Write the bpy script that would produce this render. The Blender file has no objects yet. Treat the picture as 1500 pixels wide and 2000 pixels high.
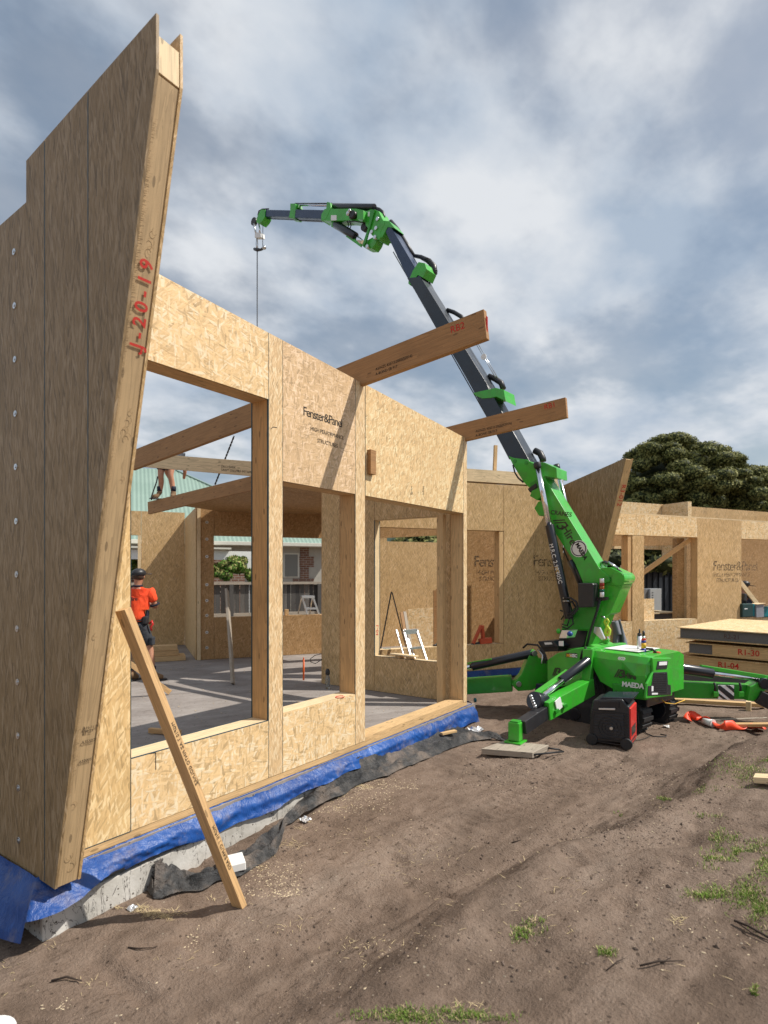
import bpy, bmesh, math, random
import numpy as np
from mathutils import Vector, Matrix
random.seed(7); RNG = np.random.default_rng(7)
SC = bpy.context.scene; COL = SC.collection
R = math.radians
# ------------------------------------------------------------------ camera, sky, sun
F = 1155.0; CX = 750.0; HY = 1120.0; CH = 1.7; TH = R(35.04)
ct, st = math.cos(TH), math.sin(TH)
cam_d = bpy.data.cameras.new('camera'); cam = bpy.data.objects.new('camera', cam_d); COL.objects.link(cam)
cam.location = (0, 0, CH); cam.rotation_euler = (R(90), 0, TH - R(90))
cam_d.sensor_fit = 'VERTICAL'; cam_d.sensor_height = 36; cam_d.lens = 36*F/2000; cam_d.shift_y = 120/2000
cam_d.clip_end = 2000; cam_d.clip_start = 0.05
cam_d.dof.use_dof = True; cam_d.dof.focus_distance = 5.5; cam_d.dof.aperture_fstop = 2.2
SC.camera = cam
SUN = Vector((0.62, -1.0, 1.50)).normalized()          # towards the sun
world = bpy.data.worlds.new('World'); SC.world = world; world.use_nodes = True
wn, wl = world.node_tree.nodes, world.node_tree.links; wn.clear()
w_out = wn.new('ShaderNodeOutputWorld'); w_bg = wn.new('ShaderNodeBackground')
sky = wn.new('ShaderNodeTexSky'); sky.sky_type = 'NISHITA'; sky.sun_disc = False
sky.sun_elevation = math.asin(SUN.z); sky.sun_rotation = math.atan2(SUN.x, SUN.y)
sky.air_density = 1.2; sky.dust_density = 1.0
tc = wn.new('ShaderNodeTexCoord'); sep = wn.new('ShaderNodeSeparateXYZ'); wl.new(tc.outputs['Generated'], sep.inputs[0])
def wmath(op, a, b=None, clamp=False):
    n = wn.new('ShaderNodeMath'); n.operation = op; n.use_clamp = clamp
    for i, v in enumerate((a, b)):
        if v is None: continue
        if isinstance(v, (int, float)): n.inputs[i].default_value = v
        else: wl.new(v, n.inputs[i])
    return n.outputs[0]
den = wmath('ADD', wmath('MAXIMUM', sep.outputs[2], 0.0), 0.22)       # cloud layer seen as a high plane
cmb = wn.new('ShaderNodeCombineXYZ')
wl.new(wmath('DIVIDE', sep.outputs[0], den), cmb.inputs[0]); wl.new(wmath('DIVIDE', sep.outputs[1], den), cmb.inputs[1])
def wnoise(scale, detail, rough, off, dist=0.0, stretch=(1, 1, 1)):
    m = wn.new('ShaderNodeMapping'); m.inputs['Location'].default_value = off; m.inputs['Scale'].default_value = stretch
    m.inputs['Rotation'].default_value = (0, 0, R(20))
    wl.new(cmb.outputs[0], m.inputs['Vector'])
    n = wn.new('ShaderNodeTexNoise'); n.inputs['Scale'].default_value = scale; n.inputs['Detail'].default_value = detail
    n.inputs['Roughness'].default_value = rough; n.inputs['Distortion'].default_value = dist
    wl.new(m.outputs[0], n.inputs['Vector']); return n.outputs['Fac']
n1 = wnoise(1.7, 6, 0.50, (3.1, 0.6, 0), 0.0, (1, 1.1, 1)); n2 = wnoise(9, 4, 0.55, (0.4, 2.0, 1.3), 0.0, (1, 1.2, 1))
cov = wmath('ADD', wmath('MULTIPLY', n1, 0.78), wmath('MULTIPLY', n2, 0.22))
cr = wn.new('ShaderNodeValToRGB'); cr.color_ramp.interpolation = 'EASE'
cr.color_ramp.elements[0].position = 0.38; cr.color_ramp.elements[1].position = 0.58
cr.color_ramp.elements[0].color = (0.40, 0.40, 0.40, 1); cr.color_ramp.elements[1].color = (1, 1, 1, 1)
wl.new(cov, cr.inputs[0])
# cloud brightness: thin parts white, thick parts grey
cc = wn.new('ShaderNodeValToRGB'); e = cc.color_ramp.elements
e[0].position = 0.38; e[0].color = (4.5, 5.4, 6.6, 1); e[1].position = 0.62; e[1].color = (8.0, 8.3, 8.7, 1)
n3 = wnoise(2.3, 6, 0.52, (7.7, 1.2, 0.4), 0.0, (1, 1.2, 1)); wl.new(n3, cc.inputs[0])
mx = wn.new('ShaderNodeMix'); mx.data_type = 'RGBA'
hz = wmath('MULTIPLY', wmath('SUBTRACT', 1.0, wmath('MULTIPLY', sep.outputs[2], 3.2, True)), 0.62)   # haze near the horizon
facn = wmath('MAXIMUM', cr.outputs[0], hz, True)
wl.new(facn, mx.inputs[0])
skb = wn.new('ShaderNodeMix'); skb.data_type = 'RGBA'; skb.blend_type = 'MULTIPLY'; skb.inputs[0].default_value = 1
wl.new(sky.outputs[0], skb.inputs[6]); skb.inputs[7].default_value = (0.85, 0.86, 0.84, 1)
wl.new(skb.outputs[2], mx.inputs[6]); wl.new(cc.outputs[0], mx.inputs[7])
wl.new(mx.outputs[2], w_bg.inputs['Color']); w_bg.inputs['Strength'].default_value = 0.09
wl.new(w_bg.outputs[0], w_out.inputs[0])
sl = bpy.data.lights.new('sun', 'SUN'); sl.energy = 5.0; sl.angle = R(0.53); sl.color = (1.0, 0.945, 0.86)
so = bpy.data.objects.new('sun', sl); COL.objects.link(so); so.location = (0, 0, 30)
so.rotation_euler = (-SUN).to_track_quat('-Z', 'Y').to_euler()
SC.render.engine = 'CYCLES'
vs = SC.view_settings; vs.view_transform = 'Standard'; vs.look = 'None'; vs.exposure = 0.08; vs.gamma = 1; vs.use_curve_mapping = False
# ------------------------------------------------------------------ frames: where a pixel's ray meets a plane of the place
def raydir(px, py):
    l = (px-CX)/F; v = (HY-py)/F
    return Vector((ct+l*st, st-l*ct, v))
class Frame:
    def __init__(s, ox=0, oy=0, ang=0): s.o = Vector((ox, oy, 0)); s.a = ang; s.m = Matrix.Rotation(ang, 3, 'Z'); s.mi = s.m.inverted()
    def ray(s, px, py): return s.mi @ (Vector((0, 0, CH))-s.o), s.mi @ raydir(px, py)
    def onY(s, px, py, y=0):
        o, d = s.ray(px, py); t = (y-o.y)/d.y; p = o+d*t; return p.x, p.z
    def onX(s, px, py, x=0):
        o, d = s.ray(px, py); t = (x-o.x)/d.x; p = o+d*t; return p.y, p.z
    def onZ(s, px, py, z=0):
        o, d = s.ray(px, py); t = (z-o.z)/d.z; p = o+d*t; return p.x, p.y
    def atD(s, px, py, D):
        return s.mi @ (Vector((0, 0, CH))+raydir(px, py)*D - s.o)
    def w(s, p): return s.m @ Vector(p) + s.o
    def loc(s, p): return s.mi @ (Vector(p)-s.o)
W = Frame()
def fr_at(px, D, ang_from_view):      # frame whose origin lies under a pixel column at depth D, x axis turned ccw from the view direction
    p = raydir(px, HY)*D; return Frame(p.x, p.y, TH+R(ang_from_view))
# ------------------------------------------------------------------ mesh builder
class MB:
    def __init__(s): s.v = []; s.f = []; s.uv = []; s.mi = []; s.sm = []
    def face(s, idx, uv=None, mi=0, sm=False): s.f.append(list(idx)); s.uv.append(uv); s.mi.append(mi); s.sm.append(sm)
    def pts(s, ps): n = len(s.v); s.v += [tuple(p) for p in ps]; return n
    def box(s, a, b, mi=0):
        x0, y0, z0 = [min(a[i], b[i]) for i in range(3)]; x1, y1, z1 = [max(a[i], b[i]) for i in range(3)]
        n = s.pts([(x0,y0,z0),(x1,y0,z0),(x1,y1,z0),(x0,y1,z0),(x0,y0,z1),(x1,y0,z1),(x1,y1,z1),(x0,y1,z1)])
        for f in ((0,3,2,1),(4,5,6,7),(0,1,5,4),(1,2,6,5),(2,3,7,6),(3,0,4,7)): s.face([n+i for i in f], None, mi)
        return s
    def prism(s, poly, a, b, axis='y', mi=0):
        """poly of (u,v) extruded between a and b along axis; y: (x,z), x: (y,z), z: (x,y)"""
        A = sum(poly[i][0]*poly[(i+1) % len(poly)][1]-poly[(i+1) % len(poly)][0]*poly[i][1] for i in range(len(poly)))
        if A < 0: poly = poly[::-1]
        if a > b: a, b = b, a
        P = {'y': lambda u, v, t: (u, t, v), 'x': lambda u, v, t: (t, u, v), 'z': lambda u, v, t: (u, v, t)}[axis]
        n = len(poly); k = s.pts([P(u, v, a) for u, v in poly]+[P(u, v, b) for u, v in poly])
        lo = [k+i for i in range(n)]; hi = [k+n+i for i in range(n)]
        flip = axis == 'y'
        s.face(lo if flip else lo[::-1], None, mi); s.face(hi[::-1] if flip else hi, None, mi)
        for i in range(n):
            j = (i+1) % n; q = [k+i, k+j, k+n+j, k+n+i]; s.face(q[::-1] if flip else q, None, mi)
        return s
    def beam(s, p0, p1, w, h, up=(0, 0, 1), mi=0, w1=None, h1=None):
        """box from p0 to p1, w across, h along up; grain (u) follows the length"""
        p0, p1, up = Vector(p0), Vector(p1), Vector(up); d = p1-p0; L = d.length; d.normalize()
        r = d.cross(up).normalized(); u = r.cross(d).normalized(); w1 = w if w1 is None else w1; h1 = h if h1 is None else h1
        def ring(p, w, h): return [p+r*(-w/2)+u*(-h/2), p+r*(w/2)+u*(-h/2), p+r*(w/2)+u*(h/2), p+r*(-w/2)+u*(h/2)]
        k = s.pts(ring(p0, w, h)+ring(p1, w1, h1)); o = random.random()*7
        cs = [0, w, w+h, 2*w+h, 2*w+2*h]
        for i in range(4):
            j = (i+1) % 4
            s.face([k+i, k+j, k+4+j, k+4+i], [(o, cs[i]+o), (o, cs[i+1]+o), (o+L, cs[i+1]+o), (o+L, cs[i]+o)], mi)
        s.face([k+3, k+2, k+1, k], [(0, h), (w, h), (w, 0), (0, 0)], mi); s.face([k+4, k+5, k+6, k+7], [(0, 0), (w, 0), (w, h), (0, h)], mi)
        return s
    def tube(s, ps, r, n=8, mi=0, caps=True, r1=None):
        ps = [Vector(p) for p in ps]; m = len(ps); rs = r if isinstance(r, (list, tuple)) else [r+(0 if r1 is None else (r1-r)*i/(m-1)) for i in range(m)]
        t0 = (ps[1]-ps[0]).normalized(); ref = Vector((0, 0, 1)) if abs(t0.z) < 0.9 else Vector((1, 0, 0))
        a = t0.cross(ref).normalized(); rings = []; L = 0
        for i in range(m):
            t = ((ps[min(i+1, m-1)]-ps[max(i-1, 0)])).normalized(); a = (a-t*a.dot(t)).normalized(); b = t.cross(a)
            if i: L += (ps[i]-ps[i-1]).length
            k = s.pts([ps[i]+(a*math.cos(2*math.pi*j/n)+b*math.sin(2*math.pi*j/n))*rs[i] for j in range(n)]); rings.append((k, L))
        for i in range(m-1):
            k0, l0 = rings[i]; k1, l1 = rings[i+1]
            for j in range(n):
                q = (j+1) % n; s.face([k0+j, k0+q, k1+q, k1+j], [(l0, j/n*.1), (l0, (j+1)/n*.1), (l1, (j+1)/n*.1), (l1, j/n*.1)], mi, True)
        if caps:
            s.face([rings[0][0]+j for j in range(n)][::-1], None, mi); s.face([rings[-1][0]+j for j in range(n)], None, mi)
        return s
    def cyl(s, p0, p1, r, n=16, mi=0, r1=None): return s.tube([p0, p1], r, n, mi, True, r1)
    def ball(s, c, r, sx=1, sy=1, sz=1, n=12, m=8, mi=0, jit=0):
        c = Vector(c); k = len(s.v); s.pts([c+Vector((0, 0, r*sz))])
        for i in range(1, m):
            th = math.pi*i/m
            for j in range(n):
                ph = 2*math.pi*j/n; q = 1+random.uniform(-jit, jit)
                s.pts([c+Vector((r*sx*math.sin(th)*math.cos(ph), r*sy*math.sin(th)*math.sin(ph), r*sz*math.cos(th)))*q])
        s.pts([c-Vector((0, 0, r*sz))]); e = len(s.v)-1
        for j in range(n):
            q = (j+1) % n; s.face([k, k+1+j, k+1+q], None, mi, True); s.face([e, e-n+q, e-n+j], None, mi, True)
            for i in range(m-2):
                a = k+1+i*n; s.face([a+j, a+n+j, a+n+q, a+q], None, mi, True)
        return s
    def grid(s, P, mi=0, sm=True, uv=None):
        """P[i][j] points"""
        a, b = len(P), len(P[0]); k = s.pts([p for row in P for p in row])
        for i in range(a-1):
            for j in range(b-1):
                q = [k+i*b+j, k+(i+1)*b+j, k+(i+1)*b+j+1, k+i*b+j+1]
                s.face(q, None, mi, sm)
        return s
def finish(name, mb, mats, parent=None, origin=(0, 0, 0), bevel=0.0, solid=0.0, auto=False):
    me = bpy.data.meshes.new(name); o3 = Vector(origin)
    me.from_pydata([tuple(Vector(v)-o3) for v in mb.v], [], mb.f)
    mats = mats if isinstance(mats, (list, tuple)) else [mats]
    for m in mats: me.materials.append(m)
    me.polygons.foreach_set('material_index', mb.mi); me.polygons.foreach_set('use_smooth', mb.sm)
    uvl = me.uv_layers.new(name='UVMap'); off = (random.random()*9, random.random()*9)
    d = np.zeros(len(me.loops)*2, dtype=np.float32); i = 0
    for p in me.polygons:
        u = mb.uv[p.index]
        if u is None:
            n = p.normal; ax = max(range(3), key=lambda k: abs(n[k]))
            if ax == 2: f = lambda v: (v[0], v[1])
            elif ax == 1: f = lambda v: (v[0], v[2])
            else: f = lambda v: (v[1], v[2])
            u = [f(mb.v[vi]) for vi in p.vertices]
            u = [(a+off[0]*0.37, b+off[1]*0.37) for a, b in u]
        for q in u: d[i] = q[0]; d[i+1] = q[1]; i += 2
    uvl.data.foreach_set('uv', d); me.update()
    ob = bpy.data.objects.new(name, me); COL.objects.link(ob)
    if parent is not None: ob.parent = parent
    else: ob.location = o3
    if solid:
        m = ob.modifiers.new('thickness', 'SOLIDIFY'); m.thickness = solid; m.offset = 0
    if bevel:
        m = ob.modifiers.new('bevel', 'BEVEL'); m.width = bevel; m.segments = 2; m.limit_method = 'ANGLE'; m.angle_limit = R(40)
        m.harden_normals = False
    return ob
class Thing:
    """an Empty at the thing's base; parts are given in the frame's coordinates"""
    def __init__(s, name, label, cat, fr=W, at=(0, 0, 0), group=None, kind=None):
        e = bpy.data.objects.new(name, None); COL.objects.link(e); e.empty_display_size = .1
        s.at = Vector(at); s.fr = fr; e.location = fr.w(at); e.rotation_euler = (0, 0, fr.a); s.e = e
        if label: e['label'] = label
        if cat: e['category'] = cat
        if group: e['group'] = group
        e['kind'] = kind or 'thing'
    def part(s, name, mb, mats, bevel=0.0, label=None, parent=None, **k):
        o = finish(name, mb, mats, parent or s.e, s.at, bevel, **k)
        if label: o['label'] = label
        return o
def single(name, label, cat, mb, mats, fr=W, at=(0, 0, 0), group=None, bevel=0.0, kind=None, **k):
    o = finish(name, mb, mats, None, at, bevel, **k); o.location = fr.w(at); o.rotation_euler = (0, 0, fr.a)
    if label: o['label'] = label
    if cat: o['category'] = cat
    if group: o['group'] = group
    o['kind'] = kind or 'thing'
    return o
def text_mb(s, size, origin, xd, yd, depth=0.0015, align='LEFT', shear=0.0, space=1.0, bold=0.0):
    cu = bpy.data.curves.new('lettering', 'FONT'); cu.body = s; cu.size = size; cu.extrude = depth; cu.align_x = align
    cu.shear = shear; cu.space_character = space; cu.offset = bold; cu.resolution_u = 3
    o = bpy.data.objects.new('lettering', cu); COL.objects.link(o); me = bpy.data.meshes.new_from_object(o)
    xd = Vector(xd).normalized(); yd = Vector(yd).normalized(); zd = xd.cross(yd); og = Vector(origin); mb = MB()
    mb.pts([og+xd*v.co.x+yd*v.co.y+zd*v.co.z for v in me.vertices])
    for p in me.polygons: mb.face(list(p.vertices))
    bpy.data.objects.remove(o); bpy.data.meshes.remove(me); bpy.data.curves.remove(cu); return mb
# ------------------------------------------------------------------ materials
class NT:
    def __init__(s, name):
        s.m = bpy.data.materials.new(name); s.m.use_nodes = True; s.t = s.m.node_tree; s.n = s.t.nodes; s.l = s.t.links
        s.b = s.n['Principled BSDF']; s.uv = s.n.new('ShaderNodeTexCoord')
    def set(s, k, v):
        if isinstance(v, bpy.types.NodeSocket): s.l.new(v, s.b.inputs[k])
        else: s.b.inputs[k].default_value = v
    def inp(s, n, k, v):
        if v is None: return
        if isinstance(v, bpy.types.NodeSocket): s.l.new(v, n.inputs[k])
        else: n.inputs[k].default_value = v
    def map(s, v, scale=(1, 1, 1), rot=0, loc=(0, 0, 0)):
        if rot:      # turn first, stretch afterwards
            r = s.n.new('ShaderNodeMapping'); s.l.new(v, r.inputs[0]); r.inputs['Rotation'].default_value = (0, 0, rot); v = r.outputs[0]; rot = 0
        n = s.n.new('ShaderNodeMapping'); s.l.new(v, n.inputs[0]); n.inputs['Scale'].default_value = scale
        n.inputs['Rotation'].default_value = (0, 0, rot); n.inputs['Location'].default_value = loc; return n.outputs[0]
    def noise(s, v, scale, detail=4, rough=.5, dist=0, col=False):
        n = s.n.new('ShaderNodeTexNoise'); s.l.new(v, n.inputs['Vector'])
        n.inputs['Scale'].default_value = scale; n.inputs['Detail'].default_value = detail
        n.inputs['Roughness'].default_value = rough; n.inputs['Distortion'].default_value = dist
        return n.outputs['Color' if col else 'Fac']
    def vor(s, v, scale=1, feat='F1', dims='2D'):
        n = s.n.new('ShaderNodeTexVoronoi'); n.voronoi_dimensions = dims; n.feature = feat; s.l.new(v, n.inputs['Vector'])
        n.inputs['Scale'].default_value = scale; return n
    def math(s, op, a, b=None, c=None, clamp=False):
        n = s.n.new('ShaderNodeMath'); n.operation = op; n.use_clamp = clamp
        for i, v in enumerate((a, b, c)): s.inp(n, i, v)
        return n.outputs[0]
    def ramp(s, f, stops):
        n = s.n.new('ShaderNodeValToRGB'); s.l.new(f, n.inputs[0]); e = n.color_ramp.elements
        while len(e) < len(stops): e.new(0.5)
        for q, (p, c) in zip(e, stops): q.position = p; q.color = (c[0], c[1], c[2], 1) if len(c) == 3 else c
        return n.outputs[0]
    def mix(s, f, a, b, mode='MIX'):
        n = s.n.new('ShaderNodeMix'); n.data_type = 'RGBA'; n.blend_type = mode; s.inp(n, 0, f)
        for k, v in ((6, a), (7, b)): s.inp(n, k, v if isinstance(v, bpy.types.NodeSocket) else (v[0], v[1], v[2], 1))
        return n.outputs[2]
    def bump(s, h, st, d=0.01):
        n = s.n.new('ShaderNodeBump'); s.l.new(h, n.inputs['Height']); n.inputs['Strength'].default_value = st; n.inputs['Distance'].default_value = d
        s.l.new(n.outputs[0], s.b.inputs['Normal'])
def gray(v): return (v, v, v)
def osb(name, base, spread, tone=1.0, length=.095, wid=.02, warm=1.0, contrast=1.0, dirt=.3, gr=1.0):
    T = NT(name); uv = T.uv.outputs['UV']
    wob = T.noise(uv, 7, 3, .6, col=True)
    nn = T.n.new('ShaderNodeVectorMath'); nn.operation = 'MULTIPLY_ADD'; T.l.new(wob, nn.inputs[0]); nn.inputs[1].default_value = (.028, .028, 0); T.l.new(uv, nn.inputs[2]); v = nn.outputs[0]
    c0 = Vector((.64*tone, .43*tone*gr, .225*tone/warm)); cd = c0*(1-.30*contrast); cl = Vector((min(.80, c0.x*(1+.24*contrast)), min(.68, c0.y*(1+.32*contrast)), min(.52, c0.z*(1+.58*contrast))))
    fine = T.noise(T.map(v, (14, 90, 1), -base), 1, 3, .6)
    col = T.ramp(fine, [(.25, cd*.94), (.5, c0), (.8, cl*.95)]); h = T.math('MULTIPLY', fine, .3)
    angs = [base+spread*a for a in (-1, .55, -.45, 1.0, 0.12, -.75, .78)]
    for i, a in enumerate(angs):
        k = 1-.07*i; m = T.map(v, (1/(length*k), 1/(wid*k), 1), -a, (i*13.7, i*5.3, 0)); vo = T.vor(m)
        sc = T.n.new('ShaderNodeSeparateColor'); T.l.new(vo.outputs['Color'], sc.inputs[0])
        pick = T.math('GREATER_THAN', sc.outputs[0], .52+.04*i)
        soft = T.math('SUBTRACT', 1, T.math('MULTIPLY', T.math('SUBTRACT', vo.outputs['Distance'], .42), 6, None, True), None, True)
        f = T.math('MULTIPLY', pick, soft)
        fc = T.ramp(sc.outputs[1], [(0, cd*.86), (.30, c0*.93), (.62, c0*1.06), (.86, cl), (1, cl*1.08)])
        col = T.mix(T.math('MULTIPLY', f, .82), col, fc)
        h = T.math('ADD', T.math('MULTIPLY', h, .85), T.math('MULTIPLY', f, T.math('ADD', sc.outputs[2], .3)))
    big = T.noise(uv, 1.3, 4, .6); col = T.mix(T.math('MULTIPLY', T.math('SUBTRACT', big, .45, None, True), 1.6, None, True), col, c0*.80, 'MIX') if dirt else col
    st_ = T.noise(T.map(uv, (2.2, 1.2, 1), 0, (4, 9, 0)), 1.6, 6, .72); col = T.mix(T.math('MULTIPLY', T.math('SUBTRACT', st_, .60, None, True), 3.4*dirt, None, True), col, (.10, .075, .05))
    T.set('Base Color', col); T.set('Roughness', .55); T.set('Specular IOR Level', .35); T.bump(h, .30, .003); return T.m
def wood(name, c, tone=1.0, rough=.65, ring=1.0, dark=.62):
    T = NT(name); uv = T.uv.outputs['UV']; c = Vector(c)*tone
    wv = T.noise(T.map(uv, (.9, 14, 1)), 1, 3, .5, .6); g = T.noise(T.map(uv, (5, 150, 1)), 1, 4, .6)
    bands = T.math('FRACT', T.math('MULTIPLY', wv, 9))
    f = T.math('ADD', T.math('MULTIPLY', bands, .35*ring), T.math('MULTIPLY', g, .65))
    col = T.ramp(f, [(.15, c*dark), (.5, c), (.9, c*1.22)])
    vo = T.vor(T.map(uv, (3.2, 11, 1))); k = T.math('LESS_THAN', vo.outputs['Distance'], .085)
    sc = T.n.new('ShaderNodeSeparateColor'); T.l.new(vo.outputs['Color'], sc.inputs[0]); k = T.math('MULTIPLY', k, T.math('GREATER_THAN', sc.outputs[0], .55))
    col = T.mix(T.math('MULTIPLY', k, .7), col, c*.35)
    b = T.noise(uv, 2.1, 5, .6); col = T.mix(T.math('MULTIPLY', T.math('SUBTRACT', b, .52, None, True), 2.2, None, True), col, c*.55)
    T.set('Base Color', col); T.set('Roughness', rough); T.set('Specular IOR Level', .3); T.bump(f, .25, .003); return T.m
def plain(name, c, rough=.5, metal=0.0, var=.12, scale=6, bump=.0, coat=0.0, dirt=0.0, dirtc=(.12, .09, .07), space='Object', spec=None):
    T = NT(name); v = T.uv.outputs[space]; n = T.noise(v, scale, 5, .6); c = Vector(c)
    col = T.ramp(n, [(.3, c*(1-var)), (.7, Vector([min(1, x*(1+var)) for x in c]))])
    if dirt:
        d = T.noise(v, scale*2.3, 7, .7); col = T.mix(T.math('MULTIPLY', T.math('SUBTRACT', d, .62-.25*dirt, None, True), 2.5*dirt, None, True), col, dirtc)
        T.set('Roughness', T.math('ADD', rough, T.math('MULTIPLY', T.math('SUBTRACT', d, .45, None, True), .8), None, True))
    else: T.set('Roughness', rough)
    T.set('Base Color', col); T.set('Metallic', metal)
    if coat: T.set('Coat Weight', coat); T.set('Coat Roughness', .08)
    if spec is not None: T.set('Specular IOR Level', spec)
    if bump: T.bump(T.noise(v, scale*6, 5, .65), bump, .006)
    return T.m
def ink(name, c, cover=.42):
    T = NT(name); v = T.uv.outputs['Object']; T.set('Base Color', (*c, 1)); T.set('Roughness', .7)
    n = T.noise(v, 38, 4, .7); a = T.math('MULTIPLY', T.math('SUBTRACT', n, cover), 9, None, True); T.set('Alpha', T.math('MULTIPLY', a, .80)); return T.m
M = {}
M['osb'] = osb('osb_lit_tone', R(38), R(66), 1.20, .14, .028, .98, 1.25, .35, 1.04)  # lit copy of the board: sunlit brightness put into the tone
M['osb_v'] = osb('osb_vertical_shade_tone', R(90), R(16), .43, .18, .017, 1.06, 1.35, .5, 1.0)  # same board for the fins' shadow side, shade painted into the low tone
M['osb_b'] = osb('osb_upright_board', R(82), R(38), .86, .14, .018, 1.16, 1.1, 1.0, .98)
M['osb_in'] = osb('osb_indoor_shade_tone', R(60), R(50), .62, .12, .020, 1.40, 1.1, .5, .88)  # indoor copy: room shade and warm bounce painted into the colour
M['osb_edge'] = plain('osb_cut_edge', (.27, .17, .09), .85, 0, .35, 40, .3)
M['pine'] = wood('pine_timber', (.60, .40, .20), 1.0)
M['pine_o'] = wood('orange_pine', (.56, .355, .170), 1.02)
M['pine_pale'] = wood('pale_pine', (.70, .54, .33), 1.0)
M['lvl'] = wood('laminated_timber', (.37, .20, .085), 1.0, .6, .8, .62)
M['old'] = wood('grey_weathered_timber', (.36, .31, .25), 1.0)
M['seal'] = plain('teal_sealant', (.015, .055, .075), .5)
M['foam'] = plain('grey_foam_core', (.15, .145, .15), .85, 0, .15, 60, .4)
M['conc'] = None
M['steel'] = plain('zinc_steel', (.62, .64, .66), .28, 1.0, .1)
M['chrome'] = plain('chrome_rod', (.78, .80, .84), .16, 1.0, .03)
M['alu'] = plain('aluminium', (.80, .81, .83), .34, .85, .06)
M['black'] = plain('black_rubber', (.018, .018, .02), .6, 0, .2, 12, 0, 0, .25)
M['blackp'] = plain('black_plastic', (.022, .022, .025), .4, 0, .2, 10, .05, 0, .35, (.11, .085, .065))
M['green'] = plain('green_machine_paint', (.040, .42, .026), .34, 0, .10, 3, 0, .35, .65, (.10, .12, .055))
M['greend'] = plain('green_flat_steel', (.022, .29, .018), .40, 0, .10, 4, 0, .25, .5, (.08, .09, .04))
M['navy'] = plain('dark_navy_boom', (.006, .028, .085), .34, 0, .15, 3, 0, .35, .2)
M['charcoal'] = plain('charcoal_boom', (.010, .018, .030), .36, 0, .2, 3, 0, .3, .25)
M['cylb'] = plain('black_cylinder_paint', (.010, .012, .018), .28, 0, .1, 5, 0, .3)
M['white'] = plain('white_paint', (.78, .78, .76), .5, 0, .05)
M['letter'] = plain('white_lettering', (.82, .82, .82), .5, 0, .02)
M['dark_letter'] = plain('dark_green_lettering', (.012, .05, .015), .5, 0, .02)
M['yellow'] = plain('yellow_paint', (.75, .42, .02), .5)
M['red'] = plain('red_plastic', (.60, .025, .022), .38, 0, .1, 6, 0, .2, .2)
M['orange'] = plain('orange_plastic', (.85, .14, .02), .5)
M['inkb'] = ink('black_stencil_ink', (.02, .018, .016), .30)
M['inkg'] = ink('very_faint_stencil_ink', (.10, .075, .05), .46)
M['inkf'] = ink('faded_stencil_ink', (.05, .04, .03), .36)
M['inkr'] = ink('red_stencil_ink', (.62, .03, .02), .30)
M['pencil'] = plain('black_marks', (.03, .028, .025), .8)
M['pine_e'] = wood('weathered_edge_pine', (.47, .33, .18), 1.0)
# ------------------------------------------------------------------ ground
def vnoise(x, y, seed=0):
    xi = np.floor(x).astype(np.int64); yi = np.floor(y).astype(np.int64); fx = x-xi; fy = y-yi
    fx = fx*fx*(3-2*fx); fy = fy*fy*(3-2*fy)
    def h(a, b):
        n = (a*374761393 + b*668265263 + seed*974711) & 0xffffffff; n = ((n ^ (n >> 13))*1274126177) & 0xffffffff
        return ((n ^ (n >> 16)) & 0xffff)/65535.0
    return (h(xi, yi)*(1-fx)+h(xi+1, yi)*fx)*(1-fy)+(h(xi, yi+1)*(1-fx)+h(xi+1, yi+1)*fx)*fy
def fbm(x, y, o=4, seed=0):
    s = 0; a = .5
    for i in range(o): s = s+a*(vnoise(x, y, seed+i)-.5); x = x*2.03+1.7; y = y*2.03+9.2; a *= .5
    return s
def sstep(a, b, x): t = np.clip((x-a)/(b-a), 0, 1); return t*t*(3-2*t)
def gz(X, Y, fine=True):
    X = np.asarray(X, float); Y = np.asarray(Y, float); D = X*ct+Y*st; L = X*st-Y*ct
    b = -.36+.13*sstep(1.4, 4.8, X)+.02*sstep(5, 9, X)
    t = .643*(L+.13)-.766*(D-3.05)+.22*fbm(L*.9, D*.9, 2, 3)*2+.16*fbm(L*3.3, D*3.3, 3, 13)
    far = sstep(1.0, 8.5, L)
    z = b + .24*sstep(-.10, .52, t) + .06*sstep(.3, 1.4, t) + .24*sstep(-.02, .75, t)*sstep(2.0, 5.0, L) - .04*np.exp(-((t+.15)/.13)**2) + .03*np.exp(-((t-.42)/.10)**2) - .022*np.exp(-((t-.68)/.08)**2)
    z = z+.05*fbm(X*.8, Y*.8, 3, 11)
    if fine:
        s = .643*D+.766*L            # along the bank
        z = z+.042*fbm(X*3.1, Y*3.1, 3, 5)*(1+.8*sstep(-.3, .6, t))+.040*fbm(t*10+fbm(s*2, t*2, 2, 8)*2, s*1.6, 3, 21)*np.exp(-((t-.1)/.75)**2)*2
        n = vnoise(X*5.3, Y*5.3, 31); z = z-.032*sstep(.68, .92, n)*sstep(.4, .7, vnoise(X*1.1, Y*1.1, 77))
        z = z+.018*fbm(X*12, Y*12, 3, 41)
        rut = (np.exp(-((t+.75)/.11)**4)+np.exp(-((t+1.55)/.11)**4))*sstep(.6, 1.6, s)*sstep(7.5, 5.5, s) if False else (np.exp(-((t+.75)/.11)**4)+np.exp(-((t+1.55)/.11)**4))*sstep(2.2, 3.4, s)*sstep(.42, .60, vnoise(s*.9, t*1.5, 19))
        z = z-.014*rut+.010*rut*np.sign(np.sin(s*2*np.pi/.095))*.5
        c = vnoise(X*18, Y*18, 51); z = z+.018*sstep(.82, .98, c)*sstep(.45, .65, vnoise(X*1.7, Y*1.7, 66))
    return z
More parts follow.
